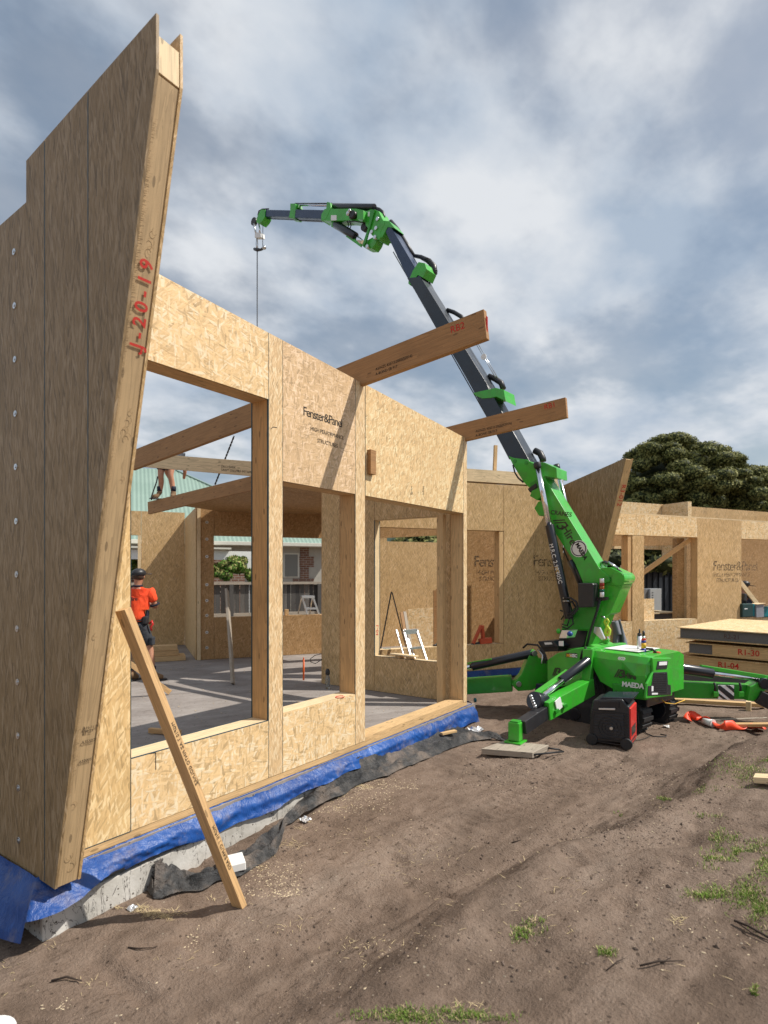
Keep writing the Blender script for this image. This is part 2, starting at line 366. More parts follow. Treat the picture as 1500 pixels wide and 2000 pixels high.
def axis(a, b, step, lo, hi):
    v = [a]
    while v[-1] < b: v.append(v[-1]+step)
    s = step
    while v[-1] < hi: s *= 1.16; v.append(v[-1]+s)
    s = step; w = []; x = a
    while x > lo: s *= 1.16; x -= s; w.append(x)
    return np.array(w[::-1]+v)
gx = axis(0.2, 6.6, .022, -700, 700); gx = np.sort(np.concatenate([gx])); gy = axis(-1.6, 3.6, .022, -700, 700)
GX, GY = np.meshgrid(gx, gy, indexing='ij'); GZ = gz(GX, GY)
GZ = GZ + np.where(GX*GX+GY*GY > 60**2, 0, 0)
co = np.stack([GX, GY, GZ], -1).reshape(-1, 3); na, nb = len(gx), len(gy)
ii = (np.arange(na-1)[:, None]*nb+np.arange(nb-1)[None, :]).reshape(-1); fc = np.stack([ii, ii+nb, ii+nb+1, ii+1], -1)
me = bpy.data.meshes.new('ground'); me.vertices.add(len(co)); me.vertices.foreach_set('co', co.ravel()); me.loops.add(fc.size)
me.loops.foreach_set('vertex_index', fc.ravel().astype(np.int32)); me.polygons.add(len(fc)); me.polygons.foreach_set('loop_start', np.arange(0, fc.size, 4, dtype=np.int32))
me.update(calc_edges=True); me.polygons.foreach_set('use_smooth', np.ones(len(fc), bool))
DD_ = GX*ct+GY*st; LL_ = GX*st-GY*ct; tt_ = .643*(LL_+.13)-.766*(DD_-3.05)
tv = (np.exp(-((tt_-.16)/.26)**2)*sstep(-1.5, 1.5, LL_)+.55*np.exp(-((tt_+.25)/.2)**2)+.5*sstep(.3, 1.2, tt_)*sstep(.5, .7, vnoise(GX*.7+5, GY*.7, 12)))
atr = me.attributes.new('turned', 'FLOAT', 'POINT'); atr.data.foreach_set('value', np.clip(tv, 0, 1).ravel().astype(np.float32))
T = NT('sandy_soil'); v = T.uv.outputs['Object']
a = T.noise(T.map(v, (.45, 1.9, 1), R(15)), .9, 7, .64); b = T.noise(v, 9, 6, .7); c = T.noise(v, 60, 4, .7)
f = T.math('ADD', T.math('MULTIPLY', a, .5), T.math('ADD', T.math('MULTIPLY', b, .3), T.math('MULTIPLY', c, .2)))
col = T.ramp(f, [(.34, (.118, .084, .062)), (.46, (.200, .145, .110)), (.55, (.250, .187, .145)), (.68, (.31, .245, .196))])
at_ = T.n.new('ShaderNodeAttribute'); at_.attribute_name = 'turned'
tf = T.math('MULTIPLY', at_.outputs['Fac'], T.math('MULTIPLY', T.math('SUBTRACT', T.noise(T.map(v, (.7, 3.4, 1), R(15)), 2.2, 7, .7), .36, None, True), 4.2, None, True), None, True)
col = T.mix(T.math('MULTIPLY', tf, .85), col, (.072, .050, .037))
# dark damp crumbs and pale chips
vo = T.vor(T.map(v, (34, 34, 34)), 1, 'F1', '3D'); sc = T.n.new('ShaderNodeSeparateColor'); T.l.new(vo.outputs['Color'], sc.inputs[0])
chip = T.math('MULTIPLY', T.math('GREATER_THAN', sc.outputs[0], .955), T.math('LESS_THAN', vo.outputs['Distance'], .20))
zone = T.math('GREATER_THAN', T.noise(v, 1.7, 3, .6), .47)
col = T.mix(T.math('MULTIPLY', T.math('MULTIPLY', chip, zone), .75), col, (.42, .36, .28))
cr_ = T.math('MULTIPLY', T.math('LESS_THAN', sc.outputs[0], .07), T.math('LESS_THAN', vo.outputs['Distance'], .32)); col = T.mix(T.math('MULTIPLY', cr_, .6), col, (.03, .021, .016))
fs = T.noise(T.map(v, (7, 24, 7), R(15)), 1.0, 6, .75); fz = T.noise(v, 1.1, 4, .6); col = T.mix(T.math('MULTIPLY', T.math('MULTIPLY', T.math('SUBTRACT', fs, .56, None, True), 7.0, None, True), T.math('MULTIPLY', T.math('SUBTRACT', fz, .38, None, True), 5, None, True), None, True), col, (.062, .042, .030))
damp = T.noise(T.map(v, (1, 1, 1), 0, (5, 3, 0)), 1.25, 7, .68); col = T.mix(T.math('MULTIPLY', T.math('SUBTRACT', damp, .51, None, True), 3.2, None, True), col, (.070, .050, .038))
T.set('Base Color', col); T.set('Roughness', .95); T.set('Specular IOR Level', .12)
hh = T.math('ADD', T.math('MULTIPLY', b, .6), T.math('MULTIPLY', c, .5)); T.bump(hh, 1.0, .035); M['soil'] = T.m
me.materials.append(M['soil']); g = bpy.data.objects.new('ground', me); COL.objects.link(g); g['kind'] = 'structure'; g['label'] = 'bare brown sandy building ground with a low bank to the right'
# ------------------------------------------------------------------ slabs
T = NT('concrete'); v = T.uv.outputs['Object']; a = T.noise(v, 1.6, 6, .65); b = T.noise(v, 22, 5, .6)
sm = T.noise(T.map(v, (1.1, 5, 1), R(30)), 1.3, 5, .7)
f = T.math('ADD', T.math('MULTIPLY', a, .45), T.math('ADD', T.math('MULTIPLY', b, .2), T.math('MULTIPLY', sm, .35)))
col = T.ramp(f, [(.33, (.15, .125, .11)), (.5, (.25, .22, .20)), (.66, (.34, .31, .285))])
vo = T.vor(T.map(v, (28, 28, 28)), 1, 'F1', '3D'); sc = T.n.new('ShaderNodeSeparateColor'); T.l.new(vo.outputs['Color'], sc.inputs[0])
pit = T.math('MULTIPLY', T.math('GREATER_THAN', sc.outputs[0], .90), T.math('LESS_THAN', vo.outputs['Distance'], .22)); col = T.mix(pit, col, (.07, .06, .05))
T.set('Base Color', col); T.set('Roughness', .85); T.bump(T.math('SUBTRACT', b, pit), .35, .006); M['conc'] = T.m
T = NT('slab_edge_concrete'); v = T.uv.outputs['Object']; a = T.noise(v, 3, 6, .65); b = T.noise(v, 26, 5, .6); col = T.ramp(a, [(.3, (.36, .34, .30)), (.55, (.56, .54, .50)), (.75, (.66, .65, .62))])
lip = T.noise(T.map(v, (7, 7, 2)), 1.2, 4, .6, 1.5); cr2 = T.math('LESS_THAN', T.math('ABSOLUTE', T.math('SUBTRACT', lip, .5)), .0075); col = T.mix(T.math('MULTIPLY', cr2, .8), col, (.06, .05, .045))
vo = T.vor(T.map(v, (40, 40, 40)), 1, 'F1', '3D'); sc = T.n.new('ShaderNodeSeparateColor'); T.l.new(vo.outputs['Color'], sc.inputs[0])
pit = T.math('MULTIPLY', T.math('GREATER_THAN', sc.outputs[0], .86), T.math('LESS_THAN', vo.outputs['Distance'], .26)); col = T.mix(pit, col, (.10, .085, .07))
T.set('Base Color', col); T.set('Roughness', .9); T.bump(T.math('SUBTRACT', b, T.math('ADD', pit, cr2)), .5, .008); M['edgeconc'] = T.m
s1 = finish('floor_slab', MB().prism([(1.62, 3.47), (7.03, 3.47), (7.03, 6.3), (12.5, 3.2), (16, 9), (12, 20), (1.62, 20)], -.16, -.004, 'z'), M['conc']); s1['kind'] = 'structure'
s1['label'] = 'smooth grey concrete floor slab with long shadows'
s2 = finish('slab_edge', MB().prism([(1.60, 3.44), (7.06, 3.44), (7.06, 6.25), (12.5, 3.15), (16, 9), (12, 20), (1.60, 20)], -.75, -.165, 'z'), M['edgeconc'], None, (0, 0, 0), .008); s2['kind'] = 'structure'
s2['label'] = 'pale pitted concrete slab edge under the blue membrane'
# ------------------------------------------------------------------ frames of the building
FIN = Frame(0, 0, R(-90))                 # x = -Y, y = +X
BO = raydir(913, HY)*10.45; B = Frame(BO.x, BO.y, TH-R(67))   # second wing, front wall plane y=0
BV = Frame(0, 0, TH-R(90))                # view aligned: x right, y away
SK = .015
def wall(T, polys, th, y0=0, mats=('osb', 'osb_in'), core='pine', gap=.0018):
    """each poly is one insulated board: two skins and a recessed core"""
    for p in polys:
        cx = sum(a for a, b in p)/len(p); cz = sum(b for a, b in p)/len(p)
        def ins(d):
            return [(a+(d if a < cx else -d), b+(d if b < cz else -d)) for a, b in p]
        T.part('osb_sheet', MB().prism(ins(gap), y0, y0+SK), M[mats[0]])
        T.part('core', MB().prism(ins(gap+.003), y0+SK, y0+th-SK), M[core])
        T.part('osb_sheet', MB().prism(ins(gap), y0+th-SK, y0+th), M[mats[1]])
# ---- tall fin at the left
t = Thing('fin_wall', 'tall shadowed tapering board wall leaning out at far left, with a row of washers', 'wall', FIN, (-3.4, 1.67, 0))
Xa, Xb = 1.600, 1.742
def finpoly(seams):
    pass
top = lambda Y: 4.239-(Y-2.382)*.1361; top2 = lambda Y: 3.831-(Y-3.631)*.057
front = lambda z: 3.303-(z+.014)/(3.988+.014)*(3.303-2.382)
sheets = [
 [(2.382, 3.988), (2.382, 4.239), (2.962, top(2.962)), (2.962, front(0)*0+(3.303-2.962)/(3.303-2.382)*4.002-.014)],
 [(3.303, -.014), (2.964, (3.303-2.964)/(.921)*4.002-.014), (2.964, top(2.964)), (3.412, top(3.412)), (3.412, -.010)],
 [(3.416, -.010), (3.416, top(3.416)), (3.631, 4.069), (3.631, 3.831), (5.2, top2(5.2)), (5.2, .03)]]
for i, p in enumerate(sheets):
    q = [(-a, b) for a, b in p]
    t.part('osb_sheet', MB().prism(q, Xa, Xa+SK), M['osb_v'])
    if i == 1: t.part('osb_sheet', MB().prism([(-a, b) for a, b in sheets[0]], Xb-SK, Xb), M['osb_b']); 
    t.part('osb_sheet', MB().prism(q, Xb-SK, Xb), M['osb_b']) if i else None
t.part('core', MB().prism([(-3.40, .0), (-3.40, top(3.4)-.03), (-3.625, 4.04), (-3.625, 3.80), (-5.2, top2(5.2)-.02), (-5.2, .0)], Xa+SK, Xb-SK), M['foam'])
ym = (Xa+Xb)/2; tw = Xb-Xa-2*SK-.001
d = Vector((-(2.382-3.303), 0, 4.002)).normalized(); nrm = Vector((d.z, 0, -d.x))
def edgept(s): return Vector((-3.303, ym, -.014))+d*s
Lf = 4.107
inw = Vector((-1, 0, .0)); off = Vector((-.05, 0, 0))
e1 = MB(); e1.beam(edgept(.012)+off, edgept(Lf-.004)+off, tw, .085, (1, 0, .23)); t.part('edge_timber', e1, M['pine_e'])
e2 = MB(); e2.beam((-2.382-.030, ym, 3.985), (-2.382-.030, ym, 4.150), tw, .05, (1, 0, 0)); t.part('cap_timber', e2, M['pine_pale'])
for Ys in (2.963, 3.414): t.part('joint_line', MB().box((-Ys-.004, Xa-.0008, .0 if Ys > 3 else (3.303-2.963)/.921*4.002+.02), (-Ys+.004, Xa+.002, top(Ys)-.01)), M['seal'])
t.part('top_timber', MB().prism([(-2.44, 3.9), (-2.44, 4.16), (-3.60, 4.00), (-3.60, 3.85)], Xa+SK, Xb-SK), M['pine'])
# saw marks along the left side of the edge timber
sw = MB()
for i in range(330):
    s = .55+i*.0102+random.uniform(-.002, .002)
    if s > Lf-.1: break
    p = edgept(s)+nrm*.0008+Vector((0, -tw/2+.004, 0)); w_ = .008+.016*random.random()*abs(math.sin(s*2.3)+.3)
    sw.beam(p, p+Vector((d.x*.006, w_, d.z*.006)), .0010, .0010, nrm)
t.part('saw_marks', sw, plain('pressed_saw_marks', (.33, .225, .12), .8))['kind'] = 'stuff'
for py in (492, 597, 702, 808, 912, 1018, 1122, 1228, 1332, 1437, 1539, 1641):
    px = 28+(py-492)*9/1149; x, z = FIN.onY(px, py, Xa)
    wsh = t.part('washer', MB().cyl((x, Xa-.0045, z), (x, Xa+.002, z), .019, 20), M['steel'], .001)
    t.part('screw_head', MB().cyl((x, Xa-.008, z), (x, Xa-.004, z), .0075, 8), M['steel'], 0, None, wsh).parent = wsh
xd = Vector((-d.x, 0, -d.z)) 
pl = lambda s, o, z: edgept(s)+nrm*.0009+Vector((0, o, 0))
def s_at(py): # distance along the edge for a pixel row
    best = min(range(0, 411), key=lambda k: abs((lambda q: HY-F*(q.z-CH)/(q.x*ct+q.y*st))(FIN.w(edgept(k*.01)))-py)); return best*.01
# red number runs up the edge timber
sA, sB = s_at(680), s_at(517)
tx = text_mb('J-20-19', .098, edgept(sA)+nrm*.001+Vector((0, .034, 0)), d, Vector((0, -1, 0)), .0006, 'LEFT', 0, 1.45, .0016); t.part('lettering', tx, M['inkr'])
hk = MB(); o_ = edgept(sA)+nrm*.0014; hk.beam(o_+Vector((0, .030, 0))+d*.012, o_+Vector((0, .030, 0))-d*.016, .0012, .010, (0, 1, 0)); hk.beam(o_+Vector((0, .034, 0))-d*.014, o_+Vector((0, .018, 0))-d*.022, .0012, .010, d); t.part('lettering', hk, M['inkr'])
for py, s_, sz in ((1452, 'A35502', .024), (1490, 'A50005', .022)):
    s0 = s_at(py); tx = text_mb(s_, sz, edgept(s0)+nrm*.001+Vector((0, -.025, 0)), (0, 1, 0), d, .0005); t.part('lettering', tx, M['inkf'])
s0 = s_at(1425); tx = text_mb('A35-11 F5\n  88 22', .020, edgept(s0)+nrm*.001+Vector((0, -.025, 0)), (0, 1, 0), d, .0005); t.part('lettering', tx, M['inkf'])
t.part('bottom_plate', MB().box((-3.55, Xa+.012, -.048), (-5.2, Xb-.012, -.002)), M['pine'])
# bruises and knots pressed into the edge timber
kn = MB()
for py, o, r in ((448, .02, .016), (470, .01, .019), (487, .012, .021), (800, .02, .012), (822, .012, .017), (840, .0, .018), (852, .016, .019), (1672, -.01, .022), (1690, .01, .026), (1570, -.02, .018), (935, .02, .01), (1240, -.02, .012)):
    s0 = s_at(py); c0 = edgept(s0)+nrm*.0002+Vector((0, o, 0)); 
    for k in range(9):
        a0 = k*.45+py; p = c0+d*r*math.cos(a0)+Vector((0, r*.8*math.sin(a0), 0)); q = c0+d*r*math.cos(a0+.45)+Vector((0, r*.8*math.sin(a0+.45), 0)); kn.beam(p, q, .0016, .0012, nrm)
t.part('dents', kn, plain('pressed_dent_shade', (.30, .20, .10), .8))['kind'] = 'stuff'
# ---- front wall
Y0 = 3.5; TW = .2; tp = lambda x: 3.698-.0594*(x-2.449)
t = Thing('front_wall', 'sunlit front board wall with two window openings and a door opening', 'wall', W, (4.3, 3.6, 0))
polys = [
 [(1.747, .05), (2.167, .05), (2.167, tp(2.167)), (1.747, tp(1.747))],
 [(2.17, .05), (3.370, .05), (3.370, .512), (2.17, .512)],
 [(2.17, 3.104), (3.370, 3.104), (3.370, tp(3.37)), (2.17, tp(2.17))],
 [(3.372, .05), (3.529, .05), (3.529, tp(3.529)), (3.372, tp(3.372))],
 [(3.531, .05), (4.510, .05), (4.510, .535), (3.531, .535)],
 [(3.531, 2.465), (4.510, 2.465), (4.510, tp(4.51)), (3.531, tp(3.531))],
 [(4.512, .05), (4.666, .05), (4.666, tp(4.666)-.004), (4.512, tp(4.512)-.004)],
 [(4.672, 2.467), (6.757, 2.467), (6.757, tp(6.757)), (4.672, tp(4.672))],
 [(6.759, .05), (6.853, .05), (6.853, tp(6.853)), (6.759, tp(6.759))]]
vert = {3, 6, 8}
M['osb_post'] = osb('osb_narrow_strip', R(84), R(24), 1.08, .10, .016, .95, 1.1, .1, 1.03)
M['osb_a'] = osb('osb_steep_strands', R(72), R(32), 1.04, .14, .020, 1.1, 1.1, .2, 1.02)
M['osb_grey'] = osb('osb_weathered_board', R(45), R(60), 1.02, .12, .024, .90, 1.0, .75, 1.03)
M['osb_f'] = osb('osb_fine_board', R(62), R(42), 1.12, .10, .024, 1.0, 1.1, .2, 1.03)
BR = {0: 'osb_a', 3: 'osb_post', 6: 'osb_post', 8: 'osb_post', 5: 'osb_grey', 7: 'osb_f'}
def notch(p, x0, x1, z):   # opening for a roof beam cut in the top edge
    return p
for i, p in enumerate(polys): wall(t, [p], TW, Y0, (BR.get(i, 'osb'), 'osb_in'), 'pine')
t.part('bottom_plate', (lambda m: m.beam((1.747, Y0+TW/2+.003, .024), (6.853, Y0+TW/2+.003, .024), TW, .047))(MB()), M['pine'])
t.part('door_sill', (lambda m: m.beam((4.672, Y0+TW/2, .066), (6.757, Y0+TW/2, .066), TW-.01, .034))(MB()), M['pine'])
def lining(T, x0, x1, z0, z1, y0, th, fr=None, seal=True, sides='LRTB', m='pine_o'):
    """timber faces lining an opening, set between the skins, and the sealant along its edges"""
    k = .0025; yy = (y0+th/2); w_ = th-2*SK
    if 'L' in sides: T.part('lining_board', MB().beam((x0+k/2, yy, z0), (x0+k/2, yy, z1), k, w_, (0, 1, 0)), M[m])
    if 'R' in sides: T.part('lining_board', MB().beam((x1-k/2, yy, z0), (x1-k/2, yy, z1), k, w_, (0, 1, 0)), M[m])
    if 'T' in sides: T.part('lining_board', MB().beam((x0, yy, z1-k/2), (x1, yy, z1-k/2), w_, k), M[m])
    if 'B' in sides: T.part('lining_board', MB().beam((x0, yy, z0+k/2), (x1, yy, z0+k/2), w_, k), M['pine_pale'])
    if seal:
        s = MB(); e = .004
        for y in (y0+SK/2, y0+th-SK/2):
            if 'R' in sides: s.box((x1-e, y-SK*.42, z0), (x1+.0005, y+SK*.42, z1))
            if 'L' in sides: s.box((x0-.0005, y-SK*.42, z0), (x0+e, y+SK*.42, z1))
            if 'B' in sides: s.box((x0, y-SK*.42, z0-.0005), (x1, y+SK*.42, z0+e*.8))
        T.part('sealant_line', s, M['seal'])
lining(t, 2.168, 3.370, .512, 3.104, Y0, TW); lining(t, 3.530, 4.511, .535, 2.465, Y0, TW, seal=False, m='pine_o'); lining(t, 4.668, 6.756, .085, 2.467, Y0, TW, seal=False, sides='LRT', m='pine')
for x in (2.1685, 3.371, 3.530, 4.511, 4.669, 6.758):
    z0, z1 = .05, tp(x)-.002
    if x in (4.669, 6.758): z0 = 2.467
    t.part('joint_line', MB().box((x-.0016, Y0-.0006, z0), (x+.0016, Y0+.004, z1)), M['seal'])
t.part('joint_line', MB().box((1.747, Y0-.0006, .048), (2.167, Y0+.004, .052)), M['seal'])
t.part('lettering', text_mb('Fenster&Panel', .112, (3.772, Y0-.0012, 3.066), (1, 0, 0), (0, 0, 1), .0006, 'LEFT', 0, .84), M['inkb'])
t.part('lettering', text_mb('HIGH PERFORMANCE', .050, (4.10, Y0-.0012, 2.955), (1, 0, 0), (0, 0, 1), .0006, 'CENTER', 0, .95), M['inkf'])
t.part('lettering', text_mb('STRUCTURES', .050, (4.10, Y0-.0012, 2.865), (1, 0, 0), (0, 0, 1), .0006, 'CENTER', 0, .95), M['inkf'])
for px in (803, 826):    # two smudged thumb-size stencil marks
    x, z = W.onY(px, 957, Y0); mk = MB()
    for k in range(10): mk.beam((x-.022+random.random()*.03, Y0-.001, z-.05+k*.010), (x+.012+random.random()*.02, Y0-.001, z-.045+k*.010), .001, .0035, (0, 0, 1))
    t.part('stamp', mk, M['inkf'])
m = MB()
for (a, b, c_, d_) in ((291, 1472, 304, 1470), (304, 1470, 304, 1503), (529, 838, 533, 834), (533, 834, 541, 835)):
    p = W.onY(a, b, Y0); q = W.onY(c_, d_, Y0); m.beam((p[0], Y0-.0008, p[1]), (q[0], Y0-.0008, q[1]), .0014, .005, (0, 0, 1) if abs(p[0]-q[0]) > .02 else (1, 0, 0))
t.part('pencil_mark', m, M['pencil'])
ring = MB(); cx_, cy_ = W.onZ(664, 1361, .541)
ring.tube([(cx_+.05*math.cos(a*.35), cy_+.035*math.sin(a*.35), .541) for a in range(17)], .004, 5); t.part('red_mark', ring, M['inkr'])
single('timber_block', 'short offcut of timber nailed upright high on the front wall beside the middle post', 'timber block', MB().box((4.70, Y0-.045, 2.685), (4.79, Y0-.001, 2.925)), M['lvl'], W, (4.745, Y0-.02, 2.685), None, .002)
# ---- roof beams
def roofbeam(name, label, xc, yo, yi, ztop, zbot, sl_, mark, mkpos, std):
    """from outer end yo to inner end yi; heights given at Y=3.5"""
    T = Thing(name, label, 'beam', W, (xc, yo, 0), 'roof beams crossing the front wall')
    zc = (ztop+zbot)/2; h = (ztop-zbot)*.985; P = lambda y, dz=0: Vector((xc, y, zc-(y-3.5)*sl_+dz))
    m = MB(); m.beam(P(yo), P(yi), .058, h, (0, 0, 1)); T.part('timber', m, M['lvl'], .003)
    dd = (P(yi)-P(yo)).normalized(); up = Vector((0, -dd.z, dd.y)); up = up if up.z > 0 else -up
    side = xc-.030
    # the -X face is seen from outside: text reads from inner side to outer end
    xdir = -dd
    for s_, sz, yy, dz, mt in mark:
        p = P(yy, dz); T.part('lettering', text_mb(s_, sz, (side-.0008, p.y, p.z), xdir, up, .0006, 'LEFT'), M[mt])
    return T
rb2 = roofbeam('roof_beam', 'upper orange-brown roof beam marked RB2 jutting out above the middle post', 4.612, 2.17, 7.4, 3.793, 3.532, .112,
    [('RB2', .085, 2.50, .030, 'inkr'), ('AS/NZS 4357.0:2005(S2016)', .036, 3.31, -.045, 'inkb'), ('A-BOND EB F17', .036, 3.31, -.092, 'inkb')], None, None)
rb1 = roofbeam('roof_beam', 'lower orange-brown roof beam marked RB1 jutting out over the wall corner', 6.83, 2.20, 10.4, 3.638, 3.398, .0785,
    [('RB1', .085, 2.46, .035, 'inkr'), ('AS/NZS 4357.0:2005(S2016)', .042, 3.35, -.045, 'inkb'), ('A-BOND EB F17', .042, 3.35, -.098, 'inkb')], None, None)
T = rb2; m = MB()
for k in range(3): m.box((4.600+k*.009, 2.163, 3.74-.02), (4.604+k*.009, 2.170, 3.90-.02))
rb2.part('end_stamp', m, M['inkr'])
# ---- beam crossing behind, timber reads mirrored
p0 = W.atD(235, 895, 9.4); p1 = W.atD(520, 918, 8.5)
t = Thing('cross_beam', 'pale level timber beam lying across behind the upper roof beam', 'beam', W, p0)
m = MB(); m.beam(p0, p1, .06, .22*.95); t.part('timber', m, M['pine_pale'], .002)
dd = (p1-p0).normalized(); nn = dd.cross(Vector((0, 0, 1))).normalized(); 
q = p0+(p1-p0)*.72+nn*.0315+Vector((0, 0, -.02)); t.part('lettering', text_mb('DNO EA9X\nSAWT OSLIMRE MITAMET', .05, q, dd, (0, 0, 1), .0006), M['inkf'])
# ------------------------------------------------------------------ blue damp-proof membrane over the slab edge
T = NT('blue_membrane'); v = T.uv.outputs['Object']; n = T.noise(v, 2.2, 4, .6); d = T.noise(T.map(v, (1, 1, 1), 0, (3, 3, 3)), 5.5, 7, .72)
col = T.ramp(n, [(.3, (.004, .036, .18)), (.7, (.008, .085, .34))]); col = T.mix(T.math('MULTIPLY', T.math('SUBTRACT', d, .52, None, True), 3.0, None, True), col, (.26, .215, .185))
T.set('Base Color', col); T.set('Roughness', T.math('ADD', .30, T.math('MULTIPLY', d, .3))); T.bump(T.noise(T.map(v, (3, 3, 1)), 4, 4, .6, 2.0), .45, .03); M['blue'] = T.m
def lerp(a, b, t): return a+(b-a)*t
P = []; N = 620
path = [(1.575, 4.9), (1.575, 3.47), (6.98, 3.47), (7.10, 3.60), (7.10, 4.7)]
def along(path, s):
    for a, b in zip(path, path[1:]):
        L = math.hypot(b[0]-a[0], b[1]-a[1])
        if s <= L or b is path[-1]: t = min(1, s/L); return lerp(a[0], b[0], t), lerp(a[1], b[1], t), ((b[1]-a[1])/L, -(b[0]-a[0])/L)
        s -= L
tot = sum(math.hypot(b[0]-a[0], b[1]-a[1]) for a, b in zip(path, path[1:])); c0 = 1.43
from mathutils import noise as MN
for i in range(N+1):
    s = tot*i/N; x, y, nn = along(path, s); u = s-c0         # u: metres from the near corner
    low = -.150+.022*math.sin(u*3.1)+.010*math.sin(u*9.7)+.014*MN.noise(Vector((u*6, 0, 2)))
    if u < 0: low = -.20-.10*math.exp(-((u+.25)/.30)**2)
    elif u < .5: low = -.12-.02*math.cos(u*9)
    if u > 5.3: low = -.22
    if 3.1 < u < 5.3: low = -.145-.05*sstep(3.1, 4.6, u)
    cor = math.exp(-(u/.10)**2); row = []
    for j in range(13):
        t = j/12; z = .004+(low-.004)*t
        o = .058*sstep(0, .55, t)+.016*math.sin(u*2.3+t*2)*t+.020*MN.noise(Vector((u*2.2, t*2.0, 3)))+.012*MN.noise(Vector((u*7, t*3, 9)))*t-.030*abs(MN.noise(Vector((u*3.3+t*1.5, t*1.2, 5))))*t-.014*abs(MN.noise(Vector((u*11-t*3, t*2, 15))))+.016
        o += (.10*math.exp(-((u-.10)/.22)**2)+.07*math.exp(-((u+.35)/.25)**2))*t**1.3
        o += -.028*(1-t)
        nx, ny = -nn[0]*-1, -nn[1]*-1
        if u < 0: nx, ny = -1, 0
        elif u < tot-c0-1.2: nx, ny = 0, -1
        else: nx, ny = 1, -.2
        if abs(u) < .16: a = (u+.16)/.32; nx, ny = -(1-a), -a; l = math.hypot(nx, ny); nx /= l; ny /= l
        row.append((x+nx*o, y+ny*o, z))
    P.append(row)
single('damp_proof_membrane', 'dusty blue plastic membrane draped over the slab edge below the front wall', 'membrane', MB().grid(P), M['blue'], W, (4, 3.47, -.2))
# ------------------------------------------------------------------ crumpled black plastic along the foot of the slab
T = NT('black_sheeting'); v = T.uv.outputs['Object']; n = T.noise(v, 4, 5, .6); col = T.ramp(n, [(.32, (.022, .024, .027)), (.50, (.075, .074, .074)), (.66, (.19, .155, .13))])
T.set('Base Color', col); T.set('Roughness', .48); T.set('Specular IOR Level', .3); T.bump(T.noise(v, 14, 5, .65, 2.5), .9, .04); M['sheet'] = T.m
rowpx = [(272, 1700), (300, 1712), (330, 1722), (370, 1728), (420, 1712), (470, 1680), (510, 1655), (540, 1640), (585, 1592), (640, 1555), (690, 1535), (735, 1520), (800, 1490), (850, 1466), (900, 1450), (950, 1440), (1000, 1436)]
outpx = [(285, 1735), (300, 1762), (345, 1750), (400, 1738), (452, 1722), (505, 1694), (540, 1672), (560, 1618), (600, 1588), (655, 1560), (710, 1533), (760, 1515), (820, 1490), (870, 1470), (920, 1449), (965, 1446), (1000, 1450)]
hi = [.15, .15, .07, .015, .015, .02, .03, .04, .08, .14, .17, .12, .08, .06, .05, .05, .02]
def gpt(px, py, lift=0):
    z = -.3
    for _ in range(4): x, y = W.onZ(px, py, z); z = float(gz(x, y, False))
    return Vector((x, y, z+lift))
def sample(arr, t):
    f = t*(len(arr)-1); i = min(int(f), len(arr)-2); a, b = arr[i], arr[i+1]; return a+(b-a)*(f-i)
O_ = [gpt(*p) for p in outpx]; Hh = hi; P = []
inn = []
for o in O_:
    q = Vector((o.x+.10, 3.425 if o.x < 7.0 else max(3.425, o.y), o.z))
    if o.x > 6.6: q = Vector((o.x+.12, o.y+.28, o.z))
    if 2 < len(inn) < 9: q = q.lerp(o, .45)
    inn.append(q)
NN = 260
for i in range(NN+1):
    t = i/NN; o = sample(O_, t); q = sample(inn, t); h = sample(Hh, t); row = []
    for j in range(17):
        k = j/16; p = q.lerp(o, k); base = float(gz(p.x, p.y, False))
        ridge = h*(max(0, 1-k*1.5)**1.3)+.05*math.exp(-((k-.72)/.13)**2)*(1+MN.noise(Vector((t*30, 0, 0))))
        crum = .040*abs(MN.noise(Vector((t*26, k*2.2+t*9, 1))))+.016*abs(MN.noise(Vector((t*60, k*5, 4))))
        off = .05*MN.noise(Vector((t*20, k*2, 8)))
        row.append((p.x+off*.5, min(3.432, p.y+off) if p.x < 7 else p.y+off, base+.012+ridge+crum*(1 if k < .95 else .4)))
    P.append(row)
single('black_plastic_sheet', 'crumpled dull black plastic sheeting lying along the foot of the concrete slab', 'plastic sheet', MB().grid(P, 0, True), M['sheet'], W, (4.5, 3.3, -.3))
# ------------------------------------------------------------------ return wall of the front room (plane x = 6.93)
RW = Frame(6.93, 3.70, R(90))       # local x = world +Y, local y = world -X
t = Thing('return_wall', 'shaded inner board wall with a low window opening behind the door opening', 'wall', RW, (1.2, -.09, 0))
def yy(py_, X=6.93): return py_-3.70
polys = [[(0.002, .0), (.175, .0), (.175, 3.33), (0.002, 3.36)], [(.178, 0), (1.33, 0), (1.33, .505), (.178, .505)], [(.178, 2.47), (1.33, 2.47), (1.33, 3.25), (.178, 3.33)],
         [(1.333, 0), (2.33, 0), (2.33, 2.97), (1.333, 3.24)]]
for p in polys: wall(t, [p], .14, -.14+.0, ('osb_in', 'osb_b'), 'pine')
lining(t, .1765, 1.3315, .505, 2.47, -.14, .14, m='pine_pale')
t.part('end_post', MB().beam((2.345, -.07, 0), (2.345, -.07, 2.96), .025, .10, (0, 1, 0)), M['pine_o'])
yq, zq = W.onX(722, 1255, 6.93)
t.part('lettering', text_mb('L-04', .085, (1.328, -.095, .95), (0, 0, -1), (0, 1, 0), .0006), M['inkr'])
single('corner_post', 'square timber post beside the right jamb of the door opening', 'post', MB().beam((6.70, 3.79, .0), (6.70, 3.79, 2.46), .085, .09, (0, 1, 0)), M['pine'], W, (6.70, 3.79, 0), None, .002)
